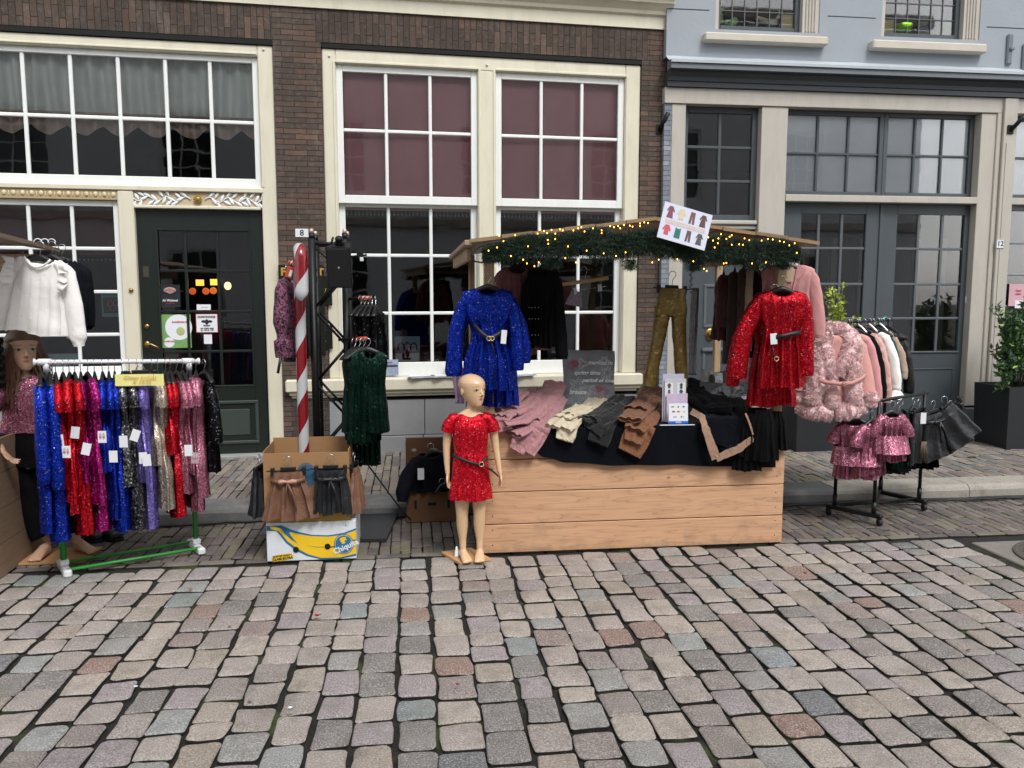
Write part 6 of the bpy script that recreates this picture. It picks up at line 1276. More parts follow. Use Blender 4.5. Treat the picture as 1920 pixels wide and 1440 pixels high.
for i,(px,m,L,lab,sl,w) in enumerate(DR):
    t=(px-64)/(372-64); 
    for _ in range(3):
        P=ra+rl*t; d=P-Vector((0,0,CZ)); pxx=960+FPX*d.dot(_rt)/d.dot(_fw); t+=(px-pxx)/308
    P=ra+rl*t; rg=random.Random(i*7+3); rz=ranr+R(90)-R(180)+R(rg.uniform(-16,4)) ; z=P.z+.012
    if px>372: rz+=R(8); w=.10
    hanger('black hanger of the '+lab.split(',')[0],(P.x,P.y,z),rz,.11,hook=.085,parts=True,group='hangers on the green rack')
    L*=1.03; z-=rg.uniform(0,.022)
    pf=dressprof(w,L,ww=rg.uniform(.62,.8),hemw=rg.uniform(1.1,1.4),d=rg.uniform(.024,.032)); sls=[longs(-1,w,L*.55,r=.04,bow=.0),longs(1,w,L*.62,r=.045,bow=.02)] if sl=='l' else [[(s*(w-.06),0,-.015,.018,.022),(s*(w-.02),0,-.04,.034,.024),(s*(w+.01),0,-.11,.042,.028),(s*(w+.01),0,-.16,.042,.026)] for s in (-1,1)]
    o=garment('sequin_dress',lab,'dress',m,(P.x,P.y,z-.095),rz,pf,sls,seed=i+60,folds=4,amp=.013,n=44,rows=26,hem=.006,group='sequin dresses on the green rack')
def taglike(px,py,Y,rot,lab,m=None,logo=True,h=.065):
    e=empty('price_tag',at(px,py,Y),0,lab,'price tag','price tags on the green rack'); b=MB(); b.box(-.022,.022,-.0015,0,-h,0,T(0,0,0,0,rot)); o=b.build('card',m or PAPER,e)
    if logo:
        q=MB(); 
        for s in (-1,1): q.ell((s*.008,-.0022,-h*.42),.006,.0008,h*.3,8,5,T(0,0,0,0,rot))
        q.build('print',plain('tag_grey','a9a9ad',.5,.05),o); q=MB()
        for s in (-1,1): q.ell((s*.009,-.0026,-h*.52),.007,.0008,h*.08,8,5,T(0,0,0,0,rot))
        q.build('print',plain('tag_pink','c45a66',.5,.05),o)
for a in ((84,798,4.62,0,'price tag with pink bows on the first red dress'),(110,815,4.62,R(-3),'price tag with pink bows on the second red dress'),(124,836,4.61,R(2),'lowest price tag with pink bows on the red dresses'),(142,800,4.70,R(8),'narrow price tag between red and magenta'),(164,831,4.62,R(14),'tilted price tag on the magenta dress'),(191,808,4.66,0,'price tag with pink bows on the blue dress'),(212,845,4.68,0,'plain white price tag on the long blue dress'),(231,817,4.72,0,'small white tag on the black silver dress'),(257,806,4.72,R(20),'tilted white tag on the lilac dress'),(268,848,4.74,0,'white tag low on the long lilac dress'),(274,852,4.72,R(-4),'second white tag low on the lilac dresses'),(353,834,4.84,0,'pale tag beside the pink dress'),(366,848,4.84,R(3),'grey price tag with bows on the pink dress')):
    taglike(*a,logo='bow' in a[4],m=plain('grey_tag','a98f98',.5,.1) if 'grey' in a[4] else None)
# yellow price sheet held by a clip hanger
p=at(266,695,4.86); hanger('black clip hanger holding the yellow price sheet',(p.x,p.y-.03,p.z+.03),ranr*.4,.105,clips=1,hook=.045)
e=empty('price_sheet',(p.x,p.y-.045,p.z-.045),ranr*.4,'yellow paper with a handwritten price clipped above the lilac dresses','price sheet'); q=MB(); q.grid(lambda u,v:((u-.5)*.25,-.004*math.sin(u*7),(v-.5)*.066-.006*u),16,2); q.build('sheet',plain('yellow_paper','ddd78a',.7,.05),e)
PEN=plain('orange_pen','c99a5a',.6,.1); text('handwriting','Glitter Jurkjes',.030,PEN,T(0,-.007,.010),e,shear=.3,ext=.0004); text('handwriting','€ 19,95',.030,PEN,T(.01,-.007,-.016),e,shear=.3,ext=.0004)
# ================================================================== BANANA BOX AND SKIRTS
bl,br=gnd(500,1057),gnd(669,1046); bx_=bl.x; W1=br.x-bl.x; YB0=(bl.y+br.y)/2; zt1=at(590,978,YB0).z
BB=empty('banana_box',(bx_,YB0,0),0,'white fruit box printed with a big yellow banana and a blue oval badge','cardboard box')
WB=plain('white_board','cfd4d8',.6,.05,5,.05)
q=MB(); q.box(0,W1,0,.40,.004,zt1,b=.003); q.build('carton',WB,BB)
YEL=plain('banana_yellow','e0b81c',.55,.05); BLB=plain('print_blue','1f6690',.55,.05); HOL=plain('hand_hole','050505',.9,.05)
def fx(px,py): 
    p=at(px,py,YB0); return (p.x-bx_,p.z)
def cropxy(x,y): return fx(460+x/4.5,760+y/4.5)
def flat(pts,y,m,name,parent=BB): q=MB(); q.prism([cropxy(*p) for p in pts],-y-.0008,-y); return q.build(name,m,parent)
flat([(178,1018),(300,1012),(420,1060),(560,1092),(700,1096),(830,1075),(936,1035),(936,1268),(800,1295),(640,1300),(520,1272),(420,1222),(340,1158),(290,1092),(262,1062),(180,1058)],.0003,BLB,'banana_outline')
flat([(205,1020),(240,1024),(300,1040),(345,1085),(440,1165),(385,1100),(366,1066),(470,1090),(560,1103),(700,1108),(830,1090),(936,1052),(936,1250),(800,1282),(640,1286),(530,1256),(440,1208),(360,1150),(312,1092),(280,1058),(215,1044)],.0013,YEL,'banana_print')
flat([(290,1012),(318,1018),(400,1052),(372,1062),(380,1100),(440,1165),(385,1130),(330,1082)],.0022,BLB,'banana_stem')
flat([(515,1182),(600,1192),(750,1190),(750,1196),(600,1198)],.0022,plain('print_olive','8d8a2c',.6,.1),'crease_line')
flat([(716,1190),(760,1186),(760,1196),(716,1200)],.0022,BLB,'print_line'); flat([(900,1140),(936,1126),(936,1136),(902,1152)],.0022,BLB,'print_line')
def oval(cx,cy,rx,ry,y,m,name,parent=BB,fn=cropxy,tilt=.25): 
    q=MB(); pts=[]
    for i in range(36):
        a=2*math.pi*i/36; x=rx*math.cos(a); z=ry*math.sin(a); pts.append(fn(cx+x,cy+z+x*tilt*0)); 
    q.prism(pts,-y-.0008,-y); return q.build(name,m,parent)
oval(832,1170,84,86,.0022,BLB,'badge'); oval(832,1170,77,79,.0031,YEL,'badge_rim'); oval(832,1170,72,74,.0040,BLB,'badge_field')
c=cropxy(846,1192); text('lettering','Chiquita',.047,PAPER,T(c[0],-.0062,c[1],0,R(-24)),BB,bold=.0012,shear=.1)
flat([(800,1120),(822,1108),(836,1112),(852,1106),(848,1124),(860,1134),(838,1136),(844,1160),(818,1168),(808,1150),(796,1136)],.0049,YEL,'badge_ornament')
for cx_,cy_ in ((428,1217),(694,1190)): oval(cx_,cy_,25,25,.0035,HOL,'hand_hole')
flat([(220,1290),(262,1262),(370,1248),(410,1262),(404,1288),(300,1312),(236,1320)],.0013,YEL,'yellow_label')
c=cropxy(312,1268); text('lettering','SELECTED QUALITY',.0125,INK,T(c[0],-.0035,c[1],0,R(-6)),BB,bold=.0003); c=cropxy(316,1292); text('lettering','CLASS EXTRA',.019,INK,T(c[0],-.0035,c[1],0,R(-6)),BB,bold=.0006)
c=cropxy(850,1000); text('lettering','L',.017,BLB,T(c[0],-.003,c[1]),BB,bold=.0004); q=MB(); q.tube([(c[0]+.014*math.cos(t*.5236),-.001,c[1]+.014*math.sin(t*.5236)) for t in range(13)],.0010,5); q.build('ring_print',BLB,BB)
zb=at(575,850,YB0).z
OB_=empty('open_carton',(bx_-.0,YB0+.008,zt1+.002),0,'tall open brown cardboard box standing on the banana box','cardboard box'); hb=zb-zt1
x0_,x1_=at(497,900,YB0).x-bx_-.01,at(655,900,YB0).x-bx_
q=MB(); th=.006; q.box(x0_,x1_,0,th,0,hb,b=.001); q.box(x0_,x1_,.38-th,.38,0,hb+.03,b=.001); q.box(x0_,x0_+th,th,.38-th,0,hb+.012,b=.001); q.box(x1_-th,x1_,th,.38-th,0,hb+.012,b=.001); q.box(x0_+th,x1_-th,th,.38-th,0,.006); q.build('carton',CARD,OB_)
q=MB(); q.box(x0_+.008,x1_,-.0012,-.0002,0,.07); q.build('yellow_print',plain('print_ochre','a8862c',.6,.15,6),OB_)
n=32; cx_,cz_=at(574,892,YB0).x-bx_,at(574,892,YB0).z-zt1
q=MB(); q.prism([(cx_+.056*math.cos(2*math.pi*i/n),cz_+.075*math.sin(2*math.pi*i/n)) for i in range(n)],-.0014,-.0004); q.build('blue_print',plain('faded_blue','2f5a78',.6,.15,9),OB_)
q=MB(); q.tube([(cx_+.049*math.cos(t*.2618),-.0018,cz_+.067*math.sin(t*.2618)) for t in range(25)],.0012,4); q.build('ring_print',CARD,OB_)
def skirt(px,py,Y,w,L,m,lab,hl,rz=0,bow=None,hook=.085,seed=0,flare=1.45,amp=.014,tilt=0,clips=1,folds=4,mb=None,d=.03):
    p=at(px,py,Y); hanger(hl,(p.x,p.y,p.z+hook+.005),rz,w*1.15,clips=1,hook=hook,tilt=tilt)
    b=MB(); body(b,[(0,w*.86,d*.7,.2),(-.03,w*.9,d*.8,.3),(-.05,w*.88,d*.8,.6),(-.06,w*.95,d,.8),(-L*.6,w*(1+(flare-1)*.5),d*1.15,1.3),(-L,w*flare,d*1.3,1.7)],folds,seed,60,24,amp,0,hem=.007)
    o=b.build('skirt',m,label=lab,cat='skirt'); o.location=p; o.rotation_euler=(0,tilt,rz)
    if bow:
        belt(o,[(-w*.92,-d*.2,-.048),(-w*.6,-d*.85-.008,-.05),(0,-d-.01,-.052),(w*.6,-d*.85-.008,-.05),(w*.92,-d*.2,-.048)],m,.024,name='sash')
        q=MB(); q.loft([[Vector((x*sd,-d-.022-yy,-.052+zz)) for zz,yy in ((h,0),(h*.3,.012),(-h,.0),(-h*.2,-.006))] for sd in (1,) for x,h in ((-.05,.014),(-.03,.018),(0,.008),(.03,.018),(.055,.013))]); q.build('bow',mb or m,o)
        for dx,dz in ((-.012,-.13),(.05,-.15)):
            belt(o,[(0,-d-.016,-.06),(dx*.6,-d-.024,-.06+dz*.4),(dx,-d-.03,-.06+dz)],m,.03,name='sash_end')
    return o
PNKL=cloth('rosy_leather','b58a78',.45,.3,14,.1,0,spec=.4)
skirt(540,884,YB0-.035,.108,.285,BROWNL,'brown leather skirt with a bow hanging on the front of the brown box','black clip hanger of the brown skirt at the box front',bow=1,seed=3,flare=1.55,mb=PNKL,tilt=R(-1))
skirt(620,880,YB0-.03,.10,.265,BLACKL,'black leather skirt with a tied sash hanging on the front of the brown box','black clip hanger of the black skirt at the box front',bow=1,seed=4,flare=1.12)
skirt(664,874,YB0+.10,.075,.27,BROWNL,'brown leather skirt hanging on the right side of the brown box','clip hanger of the brown skirt at the right side of the box',rz=R(78),seed=5,flare=1.7)
skirt(486,880,YB0+.12,.075,.27,BLACKL,'black skirt hanging on the left side of the brown box','clip hanger of the black skirt at the left side of the box',rz=R(80),seed=6,flare=1.5)
# box behind the mannequin
q0,q1=gnd(762,981),gnd(856,977); b2=empty('open_carton',(q0.x,q0.y,0),0,'brown box with raised back flap behind the bald mannequin','cardboard box'); w2=.36
q=MB(); q.box(0,w2,0,.006,.004,.235,b=.001); q.box(0,.006,.006,.24,.004,.235); q.box(w2-.006,w2,.006,.24,.004,.235); q.box(0,w2,.24,.246,.004,.56,b=.001); q.box(0,.006,.17,.24,.236,.55,b=.001); q.build('carton',CARD2,b2)
for x in (.065,.18,.295): q=MB(); (q.box(x-.009,x+.009,-.0008,-.0001,.10,.16,b=0) if x!=.18 else q.box(x-.03,x+.03,-.0008,-.0001,.12,.142)); q.build('hand_hole',HOL,b2)
for x,r_ in ((.06,.018),(.20,.03)): q=MB(); q.ell((x,.239,.47),r_,.0008,.012,14,6); q.build('hand_hole',plain('pale_hole','9a9a94',.8,.1),b2)
p=at(806,850,5.72); hanger('black hanger lying on the dark clothes in the box behind the mannequin',(p.x,p.y,p.z+.07),R(-5),.1,hook=.06,tilt=R(-16))
garment('black_jumper','black jumper with a white tag filling the box behind the mannequin','jumper',NAVYC,p,0,[(0,.07,.03,0),(-.04,.12,.05,.4),(-.14,.15,.07,1),(-.26,.165,.08,1.2)],[[(-.08,-.02,-.05,.05,.05),(-.15,-.06,-.14,.055,.05),(-.19,-.13,-.24,.05,.05),(-.195,-.15,-.30,.035,.04)],longs(1,.13,.2,bow=0)],seed=71,scoop=.02)
e=empty('price_tag',at(789,878,5.60),0,'plain white price tag on the black jumper in the box','price tag'); q=MB(); q.box(-.022,.022,-.001,.001,-.08,0,b=.0005); q.build('card',PAPER,e)
p=at(832,915,5.72); q=MB(); q.loft([[Vector((.09*math.cos(j*.45)*(1-.4*k_/4)+.012*nz(j,k_),.05*math.sin(j*.45)*(1-.4*k_/4),.02*k_+.01*nz(j*2,k_))) for j in range(14)] for k_ in range(5)],(True,True)); o=q.build('pink_bundle',DPINK,label='crumpled dusty pink garment with a hanger in the box',cat='garment'); o.location=p
hanger('wire hooked hanger on the pink bundle in the box',at(829,897,5.6),R(20),.06,hook=.05)
# ================================================================== TRUSS, CANDY CANE, SPEAKER
YT=5.42; tl,tr=at(591,700,YT),at(652,700,YT); TS=tr.x-tl.x; TB=empty('truss_tower',(tl.x,YT,.03),0,'black square truss tower on a flat steel base plate beside the window','truss'); ht=at(650,448,YT).z-.03
for (x,y) in ((0,0),(TS,0),(0,TS),(TS,TS)):
    q=MB(); q.tube([(x,y,0),(x,y,ht)],.0245 if x==0 or y==0 else .024,12); q.build('chord',BLACKM,TB)
    q=MB(); q.tube([(x,y,ht),(x,y,ht+.035)],[.020,.018],12); q.build('coupler',BLACKM,TB); q=MB(); q.tube([(x,y,ht+.035),(x,y,ht+.062)],[.015,.012],12); q.build('spigot',plain('worn_spigot','b9a79c',.4,.3,30,.2,metal=.4),TB)
for z0,z1,k_ in [(.05+.235*i,.05+.235*(i+1),i) for i in range(8)]:
    for (a,c) in (((0,0),(TS,0)),((0,TS),(TS,TS)),((0,0),(0,TS)),((TS,0),(TS,TS))):
        if k_%2: a,c=c,a
        q=MB(); q.tube([(a[0],a[1],z0),(c[0],c[1],min(z1,ht-.04))],.0085,7); q.build('brace',BLACKM,TB)
for (a,c) in (((0,0),(TS,0)),((0,TS),(TS,TS)),((0,0),(0,TS)),((TS,0),(TS,TS))):
    for z in (ht-.03,.04): q=MB(); q.tube([(a[0],a[1],z),(c[0],c[1],z)],.011,8); q.build('cross_bar',BLACKM,TB)
pr_=gnd(735,1018); pg=[gnd(x,y) for x,y in ((590,1018),(724,1017),(749,962),(612,960))]; q=MB(); q.add([(p.x-tl.x,p.y-YT,z) for z in (-.028,-.006) for p in pg],[(3,2,1,0),(4,5,6,7),(0,1,5,4),(1,2,6,5),(2,3,7,6),(3,0,4,7)],None,False); q.build('base_plate',plain('plate_steel','24272c',.45,.2,10,.1,60),TB)
# safety strut from the tower to the gutter
b=MB(); b.tube([at(690,872,5.35),at(752,955,5.55),at(770,975,5.6)],.006,6); b.build('guy_line',RUBB,label='thin black line running from the tower foot to the box',cat='cable')
# candy cane: straight shaft with a hook that bends towards the street
CR,CWt=plain('candy_red','a00f1c',.18,.05,5,0,coat=.6),plain('candy_white','d5d6d8',.18,.04,5,0,coat=.6)
pc=at(566,700,5.30); zt3=at(573,452,5.2).z
path=[Vector((0,0,z*.02)) for z in range(0,int((zt3-.075)/.02))]; zb_=path[-1].z; r=.062
for i in range(1,25): a=math.pi*i/24; path.append(Vector((.03*(1-math.cos(a))*.5,-r+r*math.cos(a),zb_+r*math.sin(a))))
lz=path[-1]
for i in range(1,15): path.append(lz+Vector((0,-.001*i,-.018*i)))
n=32; vs=[];fs=[];uv=[]; s_=0; rr=.034
for i,p in enumerate(path):
    d=(path[min(len(path)-1,i+1)]-path[max(0,i-1)]).normalized(); u=Vector((1,0,0)); v=d.cross(u).normalized(); u=v.cross(d); rd=rr*(1 if i<len(path)-3 else (.93,.72,.3)[i-len(path)+3])*(1+.22*min(1,max(0,(i-len(path)+40)/20)))
    if i: s_+=(p-path[i-1]).length
    for j in range(n+1): vs.append(p+u*math.cos(2*math.pi*j/n)*rd+v*math.sin(2*math.pi*j/n)*rd); uv.append((j/n,s_))
N=n+1
for i in range(len(path)-1):
    for j in range(n): fs.append((i*N+j,i*N+j+1,(i+1)*N+j+1,(i+1)*N+j))
k=NT('candy_stripe'); tc=k.n('TexCoord'); sp=k.n('SeparateXYZ'); k.l(tc.outputs['UV'],sp.inputs[0])
f=k.math('FRACT',k.math('ADD',k.math('DIVIDE',sp.outputs[1],.34),k.math('MULTIPLY',sp.outputs[0],-1.0)))
k.l(k.mix(hx('b9bbbd'),hx('7c141c'),k.math('GREATER_THAN',f,.44)),k.b.inputs['Base Color']); k.set(Roughness=.2,Coat_Weight=.6)
b=MB(); b.add(vs,fs); o=b.build('candy_cane',k.m,label='giant red and white striped plastic candy cane standing before the brick pier',cat='candy cane')
ul=o.data.uv_layers.new(name='UVMap')
for lp in o.data.loops: ul.data[lp.index].uv=uv[lp.vertex_index]
o.location=(pc.x,5.30,0)
# speaker
p=at(640,497,5.25); SP=empty('loudspeaker',p,R(-8),'small black loudspeaker tilted down at the top of the truss tower','loudspeaker'); SP.rotation_euler=(R(14),0,R(-6))
q=MB(); w=.075; q.loft([[Vector((sx*wd,y,zz)) for sx,zz in ((-1,-.125),(1,-.125),(1,.125),(-1,.125))] for y,wd in ((-.08,.075),(.06,.05))],(True,True),False); q.build('cabinet',BLACKP,SP)
q=MB(); q.box(-.068,.068,-.086,-.0805,-.118,.118,b=.004); q.build('grille',plain('speaker_grille','08090a',.6,.3,200,.5,300),SP); q=MB(); q.ell((0,-.087,-.0),.008,.002,.008,10,5); q.build('badge',CHROME,SP)
q=MB(); q.box(-.03,.03,-.03,.03,.125,.155,b=.008); q.tube([(-.05,0,.14),(-.06,.1,.15)],.008,8); q.ell((0,-.02,.165),.025,.025,.02); q.build('bracket',BLACKM,SP)
# clamp with a lamp arm beside the speaker
p=at(675,478,5.35); e=empty('clamp',p,0,'black clamp with a small white plate right of the loudspeaker','clamp'); q=MB(); q.tube([(-.06,.05,-.01),(.04,0,.0)],.007,8); q.box(-.02,.02,-.015,.015,-.02,.02,b=.004); q.build('arm',BLACKM,e); q=MB(); q.box(.0,.022,-.02,-.016,-.04,-.015,b=.002); q.build('plate',WPLAST,e)
# hanging arms wrapped in orange tape, and the clothes on them
TAPE=plain('orange_tape','b0442a',.45,.1,20,.1)
def arm(x0,y0,x1,y1,Y0,Y1,lab):
    A,B2=at(x0,y0,Y0),at(x1,y1,Y1); e=empty('clothes_bracket',A,0,lab,'bracket arm'); v=B2-A; q=MB(); q.tube([(0,0,0),v],.010,8); q.build('bar',BLACKM,e); q=MB(); q.tube([v*.55,v*1.02],.0135,8); q.build('tape',TAPE,e)
    q=MB(); [q.tube([v*(.6+.1*k_)+Vector((-.004,-.013,-.013)),v*(.6+.1*k_)+Vector((.012,-.014,.013))],.0025,5) for k_ in range(4)]; q.build('white_stripe',WPLAST,e); return e
arm(655,560,692,559,5.40,5.32,'upper orange taped arm on the right of the truss'); arm(636,637,686,635,5.40,5.18,'lower orange taped arm on the right of the truss'); arm(585,500,541,492,5.46,5.46,'orange taped arm at the left of the truss behind the candy cane')
e=empty('hang_label',at(546,500,5.25),0,'orange cardboard label hanging left of the candy cane','label'); q=MB(); q.box(-.022,.022,-.002,.002,-.07,0,T(0,0,0,0,R(18)),b=.002); q.build('card',TAPE,e); q=MB(); q.box(.0,.016,-.004,-.0025,-.06,-.02,T(0,0,0,0,R(18))); q.build('print',PAPER,e)
LEO=leopard('purple_leopard','190f16','7d4560'); LEOG=leopard('dark_grey_leopard','0f0d10','3f353d')
for i,(x,y,Y,m,lab,rz) in enumerate(((553,532,5.62,LEOG,'dark grey patterned blouse tucked behind the candy cane',84),(538,520,5.45,LEO,'purple leopard print blouse hanging left of the candy cane',84))):
    p=at(x,y,Y); hanger('black hanger of the '+lab.split(' hanging')[0].split(' tucked')[0],(p.x,p.y,p.z+.08),R(rz),.12,hook=.08)
    garment('patterned_blouse',lab,'blouse',m,p,R(rz),[(0,.07,.02,0),(-.035,.12,.038,.3),(-.10,.13,.05,.6),(-.30,.14,.055,1.2),(-.50,.13,.05,1.5)],[[(-.08,0,-.03,.03,.035),(-.13,0,-.09,.05,.045),(-.16,0,-.26,.055,.05),(-.17,0,-.38,.03,.03),(-.17,0,-.40,.05,.05),(-.17,0,-.50,.035,.04)],longs(1,.12,.45)],seed=90+i,folds=6,group='patterned blouses left of the truss')
q=MB(); q.tube([at(521,700,5.1),at(527,665,5.12)],.0085,8); q.build('hanger_end',BLACKP,label='end of a black hanger sticking out below the leopard blouse',cat='hanger')
for i in range(5):
    P=at(676+7*i,563,5.34-.01*i); rz=R(62+6*i); hanger('black hanger in the upper bundle beside the truss, number '+('one','two','three','four','five')[i]+' from the left',(P.x,P.y,P.z+.03),rz,.13,hook=.075,group='hangers in the upper bundle')
    if i%2==0: garment('black_dress','black sparkling dress in the upper bundle beside the truss, '+('left one','','middle one','','right one')[i],'dress',BLKS,(P.x+.01,P.y,P.z-.055),rz,dressprof(.11,.48-.04*i,d=.04,ww=.9),[],seed=100+i,folds=5,group='black dresses in the upper bundle',amp=.014)
for i in range(4):
    P=at(664+8*i,640,5.16-.02*i); rz=R((58,50,40,-6)[i]); hanger('black hanger in the green dress bundle, '+('leftmost','second','third','frontmost')[i],(P.x,P.y,P.z+.02),rz,.13,hook=.07,group='hangers in the green bundle')
    garment('green_dress','bottle green glitter dress beside the truss, '+('leftmost of the bundle','second of the bundle','third of the bundle','frontmost with a waist seam')[i],'dress',GRNS,(P.x+(.0,.0,.0,.02)[i],P.y,P.z-.06),rz,dressprof(.105,(.50,.54,.56,.50)[i],d=.045,ww=.88,hemw=1.1),[],seed=110+i,folds=6,group='green dresses beside the truss',amp=.012,neckw=.04)
P=at(684,790,5.28); garment('green_skirt','dark green glitter skirt hanging lowest under the green dresses','skirt',sequin('dark_green_sequin','06231b',.008,1.3,.01,.4),P,R(10),[(0,.09,.04,.5),(-.10,.10,.05,1),(-.28,.10,.05,1.4)],(),seed=120,folds=6,scoop=0)
# ================================================================== RIGHT DOUBLE RACK
A0,A1=gnd(1564,968),gnd(1650,938); B0,B1=gnd(1637,984),gnd(1722,955)
ta0,ta1=at(1563,604,A0.y),at(1662,600,A1.y); tb0,tb1=at(1638,751,B0.y),at(1732,738,B1.y); za_=(ta0.z+ta1.z)/2; zb2=(tb0.z+tb1.z)/2
DRK=empty('double_rack',(A0.x,A0.y,0),0,'black wheeled clothes rack with a high and a low rail at the right','clothes rack'); d_=lambda v:Vector(v)-Vector((A0.x,A0.y,0))
for p_,zz,lab in ((A0,za_,'a'),(A1,za_,'a'),(B0,zb2,'b'),(B1,zb2,'b')):
    q=MB(); q.tube([d_((p_.x,p_.y,.07)),d_((p_.x,p_.y,zz))],.0125,12); q.tube([d_((p_.x,p_.y,.07)),d_((p_.x,p_.y,.16))],.0165,12); q.tube([d_((p_.x,p_.y,zz*.62)),d_((p_.x,p_.y,zz*.62+.07))],.0155,12); q.build('post',BLACKM,DRK)
for a,c,zz,m in ((A0,A1,za_,CHROME),(B0,B1,zb2,CHROME)):
    v=(c-a)*.06; q=MB(); q.tube([d_((a.x-v.x,a.y-v.y,zz)),d_((c.x+v.x,c.y+v.y,zz))],.0115,12); q.build('rail',BLACKM if zz>1 else BLACKM,DRK)
for a,c in ((A0,B0),(A1,B1)):
    v=(c-a)*.22; q=MB(); u=(c-a).normalized(); an=math.atan2(u.y,u.x); L_=(c-a).length/2+.06; m_=(a+c)/2
    q.box(-L_,L_,-.02,.02,.052,.082,T(m_.x-A0.x,m_.y-A0.y,0,0,0,an),b=.006); q.build('foot_bar',BLACKM,DRK)
    for s_ in (-1,1):
        w_=m_+u*s_*L_*.92; e=empty('castor',(w_.x-A0.x,w_.y-A0.y,.026)); e.parent=DRK; q=MB(); q.tube([(-.012,0,0),(.012,0,0)],.024,16); q.build('wheel',RUBB,e); q=MB(); q.box(-.017,.017,-.012,.014,.0,.03,b=.005); q.build('fork',BLACKP,e)
for a,c in ((A0,B1),(B0,A1)): q=MB(); q.tube([d_((a.x,a.y,.075)),d_((c.x,c.y,.085))],.007,8); q.build('cross_brace',BLACKM,DRK)
q=MB(); q.tube([d_((B0.x,B0.y,zb2-.03)),d_((A0.x,A0.y,zb2-.03))],.009,8); q.build('side_bar',BLACKM,DRK)
ral=math.atan2(A1.y-A0.y,A1.x-A0.x)
def onrail(P0,P1,zz,px):
    t=.5
    for _ in range(6):
        P=P0.lerp(P1,t); d=Vector((P.x,P.y,zz))-Vector((0,0,CZ)); x=960+FPX*d.dot(_rt)/d.dot(_fw); t+=(px-x)/100
    P=P0.lerp(P1,t); return Vector((P.x,P.y,zz))
# fur coat
FURP=cloth('pink_fur','fbd3d3',.95,.8,40,.5,.5); PLEA=cloth('pink_suede','c9928c',.75,.25,12,.2,.1)
p=at(1563,622,5.28); hanger('turquoise hanger of the pink fur coat',(p.x,p.y,p.z+.06),R(-8),.13,m=plain('turquoise_plastic','3fb8a6',.35,.05),hookm=plain('turquoise_plastic','3fb8a6'),hook=.055)
fc=garment('fur_coat','pink suede coat with shaggy fur collar, cuffs and hem on the high rail','coat',PLEA,p,R(-10),[(0,.08,.04,0),(-.02,.12,.06,.1),(-.06,.165,.07,.3),(-.2,.17,.08,.5),(-.3,.165,.075,.6),(-.45,.20,.09,.8),(-.55,.21,.09,.8)],[[(-.10,0,-.04,.04,.04),(-.165,0,-.11,.058,.055),(-.20,-.01,-.28,.06,.055),(-.215,-.02,-.40,.06,.055)],[(.10,0,-.04,.04,.04),(.165,0,-.11,.06,.055),(.205,-.01,-.28,.062,.055),(.225,-.03,-.42,.062,.055)]],seed=130,folds=3,amp=.008,scoop=.02)
def fur(parent,pts,rad,n,seed,name='fur_trim',L=.018,flat=1):
    b=MB(); rg=random.Random(seed); P=[Vector(p) for p in pts]; 
    b.tube(P,[r*.80 for r in rad],12)
    for i in range(n):
        t=rg.random()*(len(P)-1.001); j=int(t); f=t-j; c=P[j].lerp(P[j+1],f); r=lerp(rad[j],rad[j+1],f); d=(P[j+1]-P[j]).normalized(); u=d.orthogonal().normalized(); w=d.cross(u); a=rg.random()*2*math.pi
        nn=u*math.cos(a)+w*math.sin(a); q=c+nn*r*(.78+.22*nz(c.x*40,c.z*40,a*1.3)); dd=(nn+Vector((rg.gauss(0,.45),rg.gauss(0,.3),rg.gauss(0,.45)-.25))).normalized(); s=dd.cross(Vector((rg.gauss(0,1),rg.gauss(0,1),rg.gauss(0,1)))).normalized()*.0026
        b.add([q-s,q+s,q+dd*L*.8*rg.uniform(.5,1.2)],[(0,1,2)],None,False)
    return b.build(name,FURP,parent)
fur(fc,[(-.03,-.06,.0),(-.08,-.05,-.02),(-.09,-.075,-.10),(-.07,-.09,-.2),(-.04,-.095,-.29)],[.045,.062,.068,.062,.045],7500,1)
fur(fc,[(-.06,.0,.01),(.0,.01,.03),(.07,-.02,.0),(.11,-.05,-.06),(.09,-.075,-.13),(.05,-.09,-.2),(.01,-.095,-.29)],[.04,.05,.065,.075,.072,.06,.04],9500,2)
fur(fc,[(-.17,-.03,-.42),(-.225,-.03,-.46),(-.23,-.03,-.475)],[.055,.07,.05],4200,3); fur(fc,[(.20,-.04,-.40),(.235,-.04,-.44),(.235,-.04,-.50)],[.05,.075,.06],4600,4)
fur(fc,[(-.22,-.02,-.50),(-.14,-.08,-.53),(-.02,-.09,-.54)],[.06,.07,.065],5200,5); fur(fc,[(.0,-.09,-.54),(.10,-.09,-.52),(.2,-.03,-.50)],[.065,.07,.06],5200,6); fur(fc,[(-.03,-.095,-.28),(-.03,-.10,-.40),(-.02,-.10,-.5)],[.04,.05,.06],3800,7)
fur(fc,[(-.10,-.07,-.06),(-.12,-.085,-.2),(-.13,-.085,-.34),(-.15,-.08,-.48)],[.055,.07,.075,.07],7000,8); fur(fc,[(.12,-.07,-.10),(.11,-.085,-.2),(.11,-.085,-.34),(.12,-.08,-.48)],[.055,.065,.07,.07],7000,9)
belt(fc,[(-.17,-.09,-.30),(-.10,-.165,-.325),(.0,-.165,-.335),(.08,-.16,-.33),(.15,-.13,-.30),(.20,-.05,-.29)],PLEA,.026,buckle=(.02,-.17,-.335,1),bm=plain('rose_buckle','a67a6a',.3,.1,20,0,metal=.5))
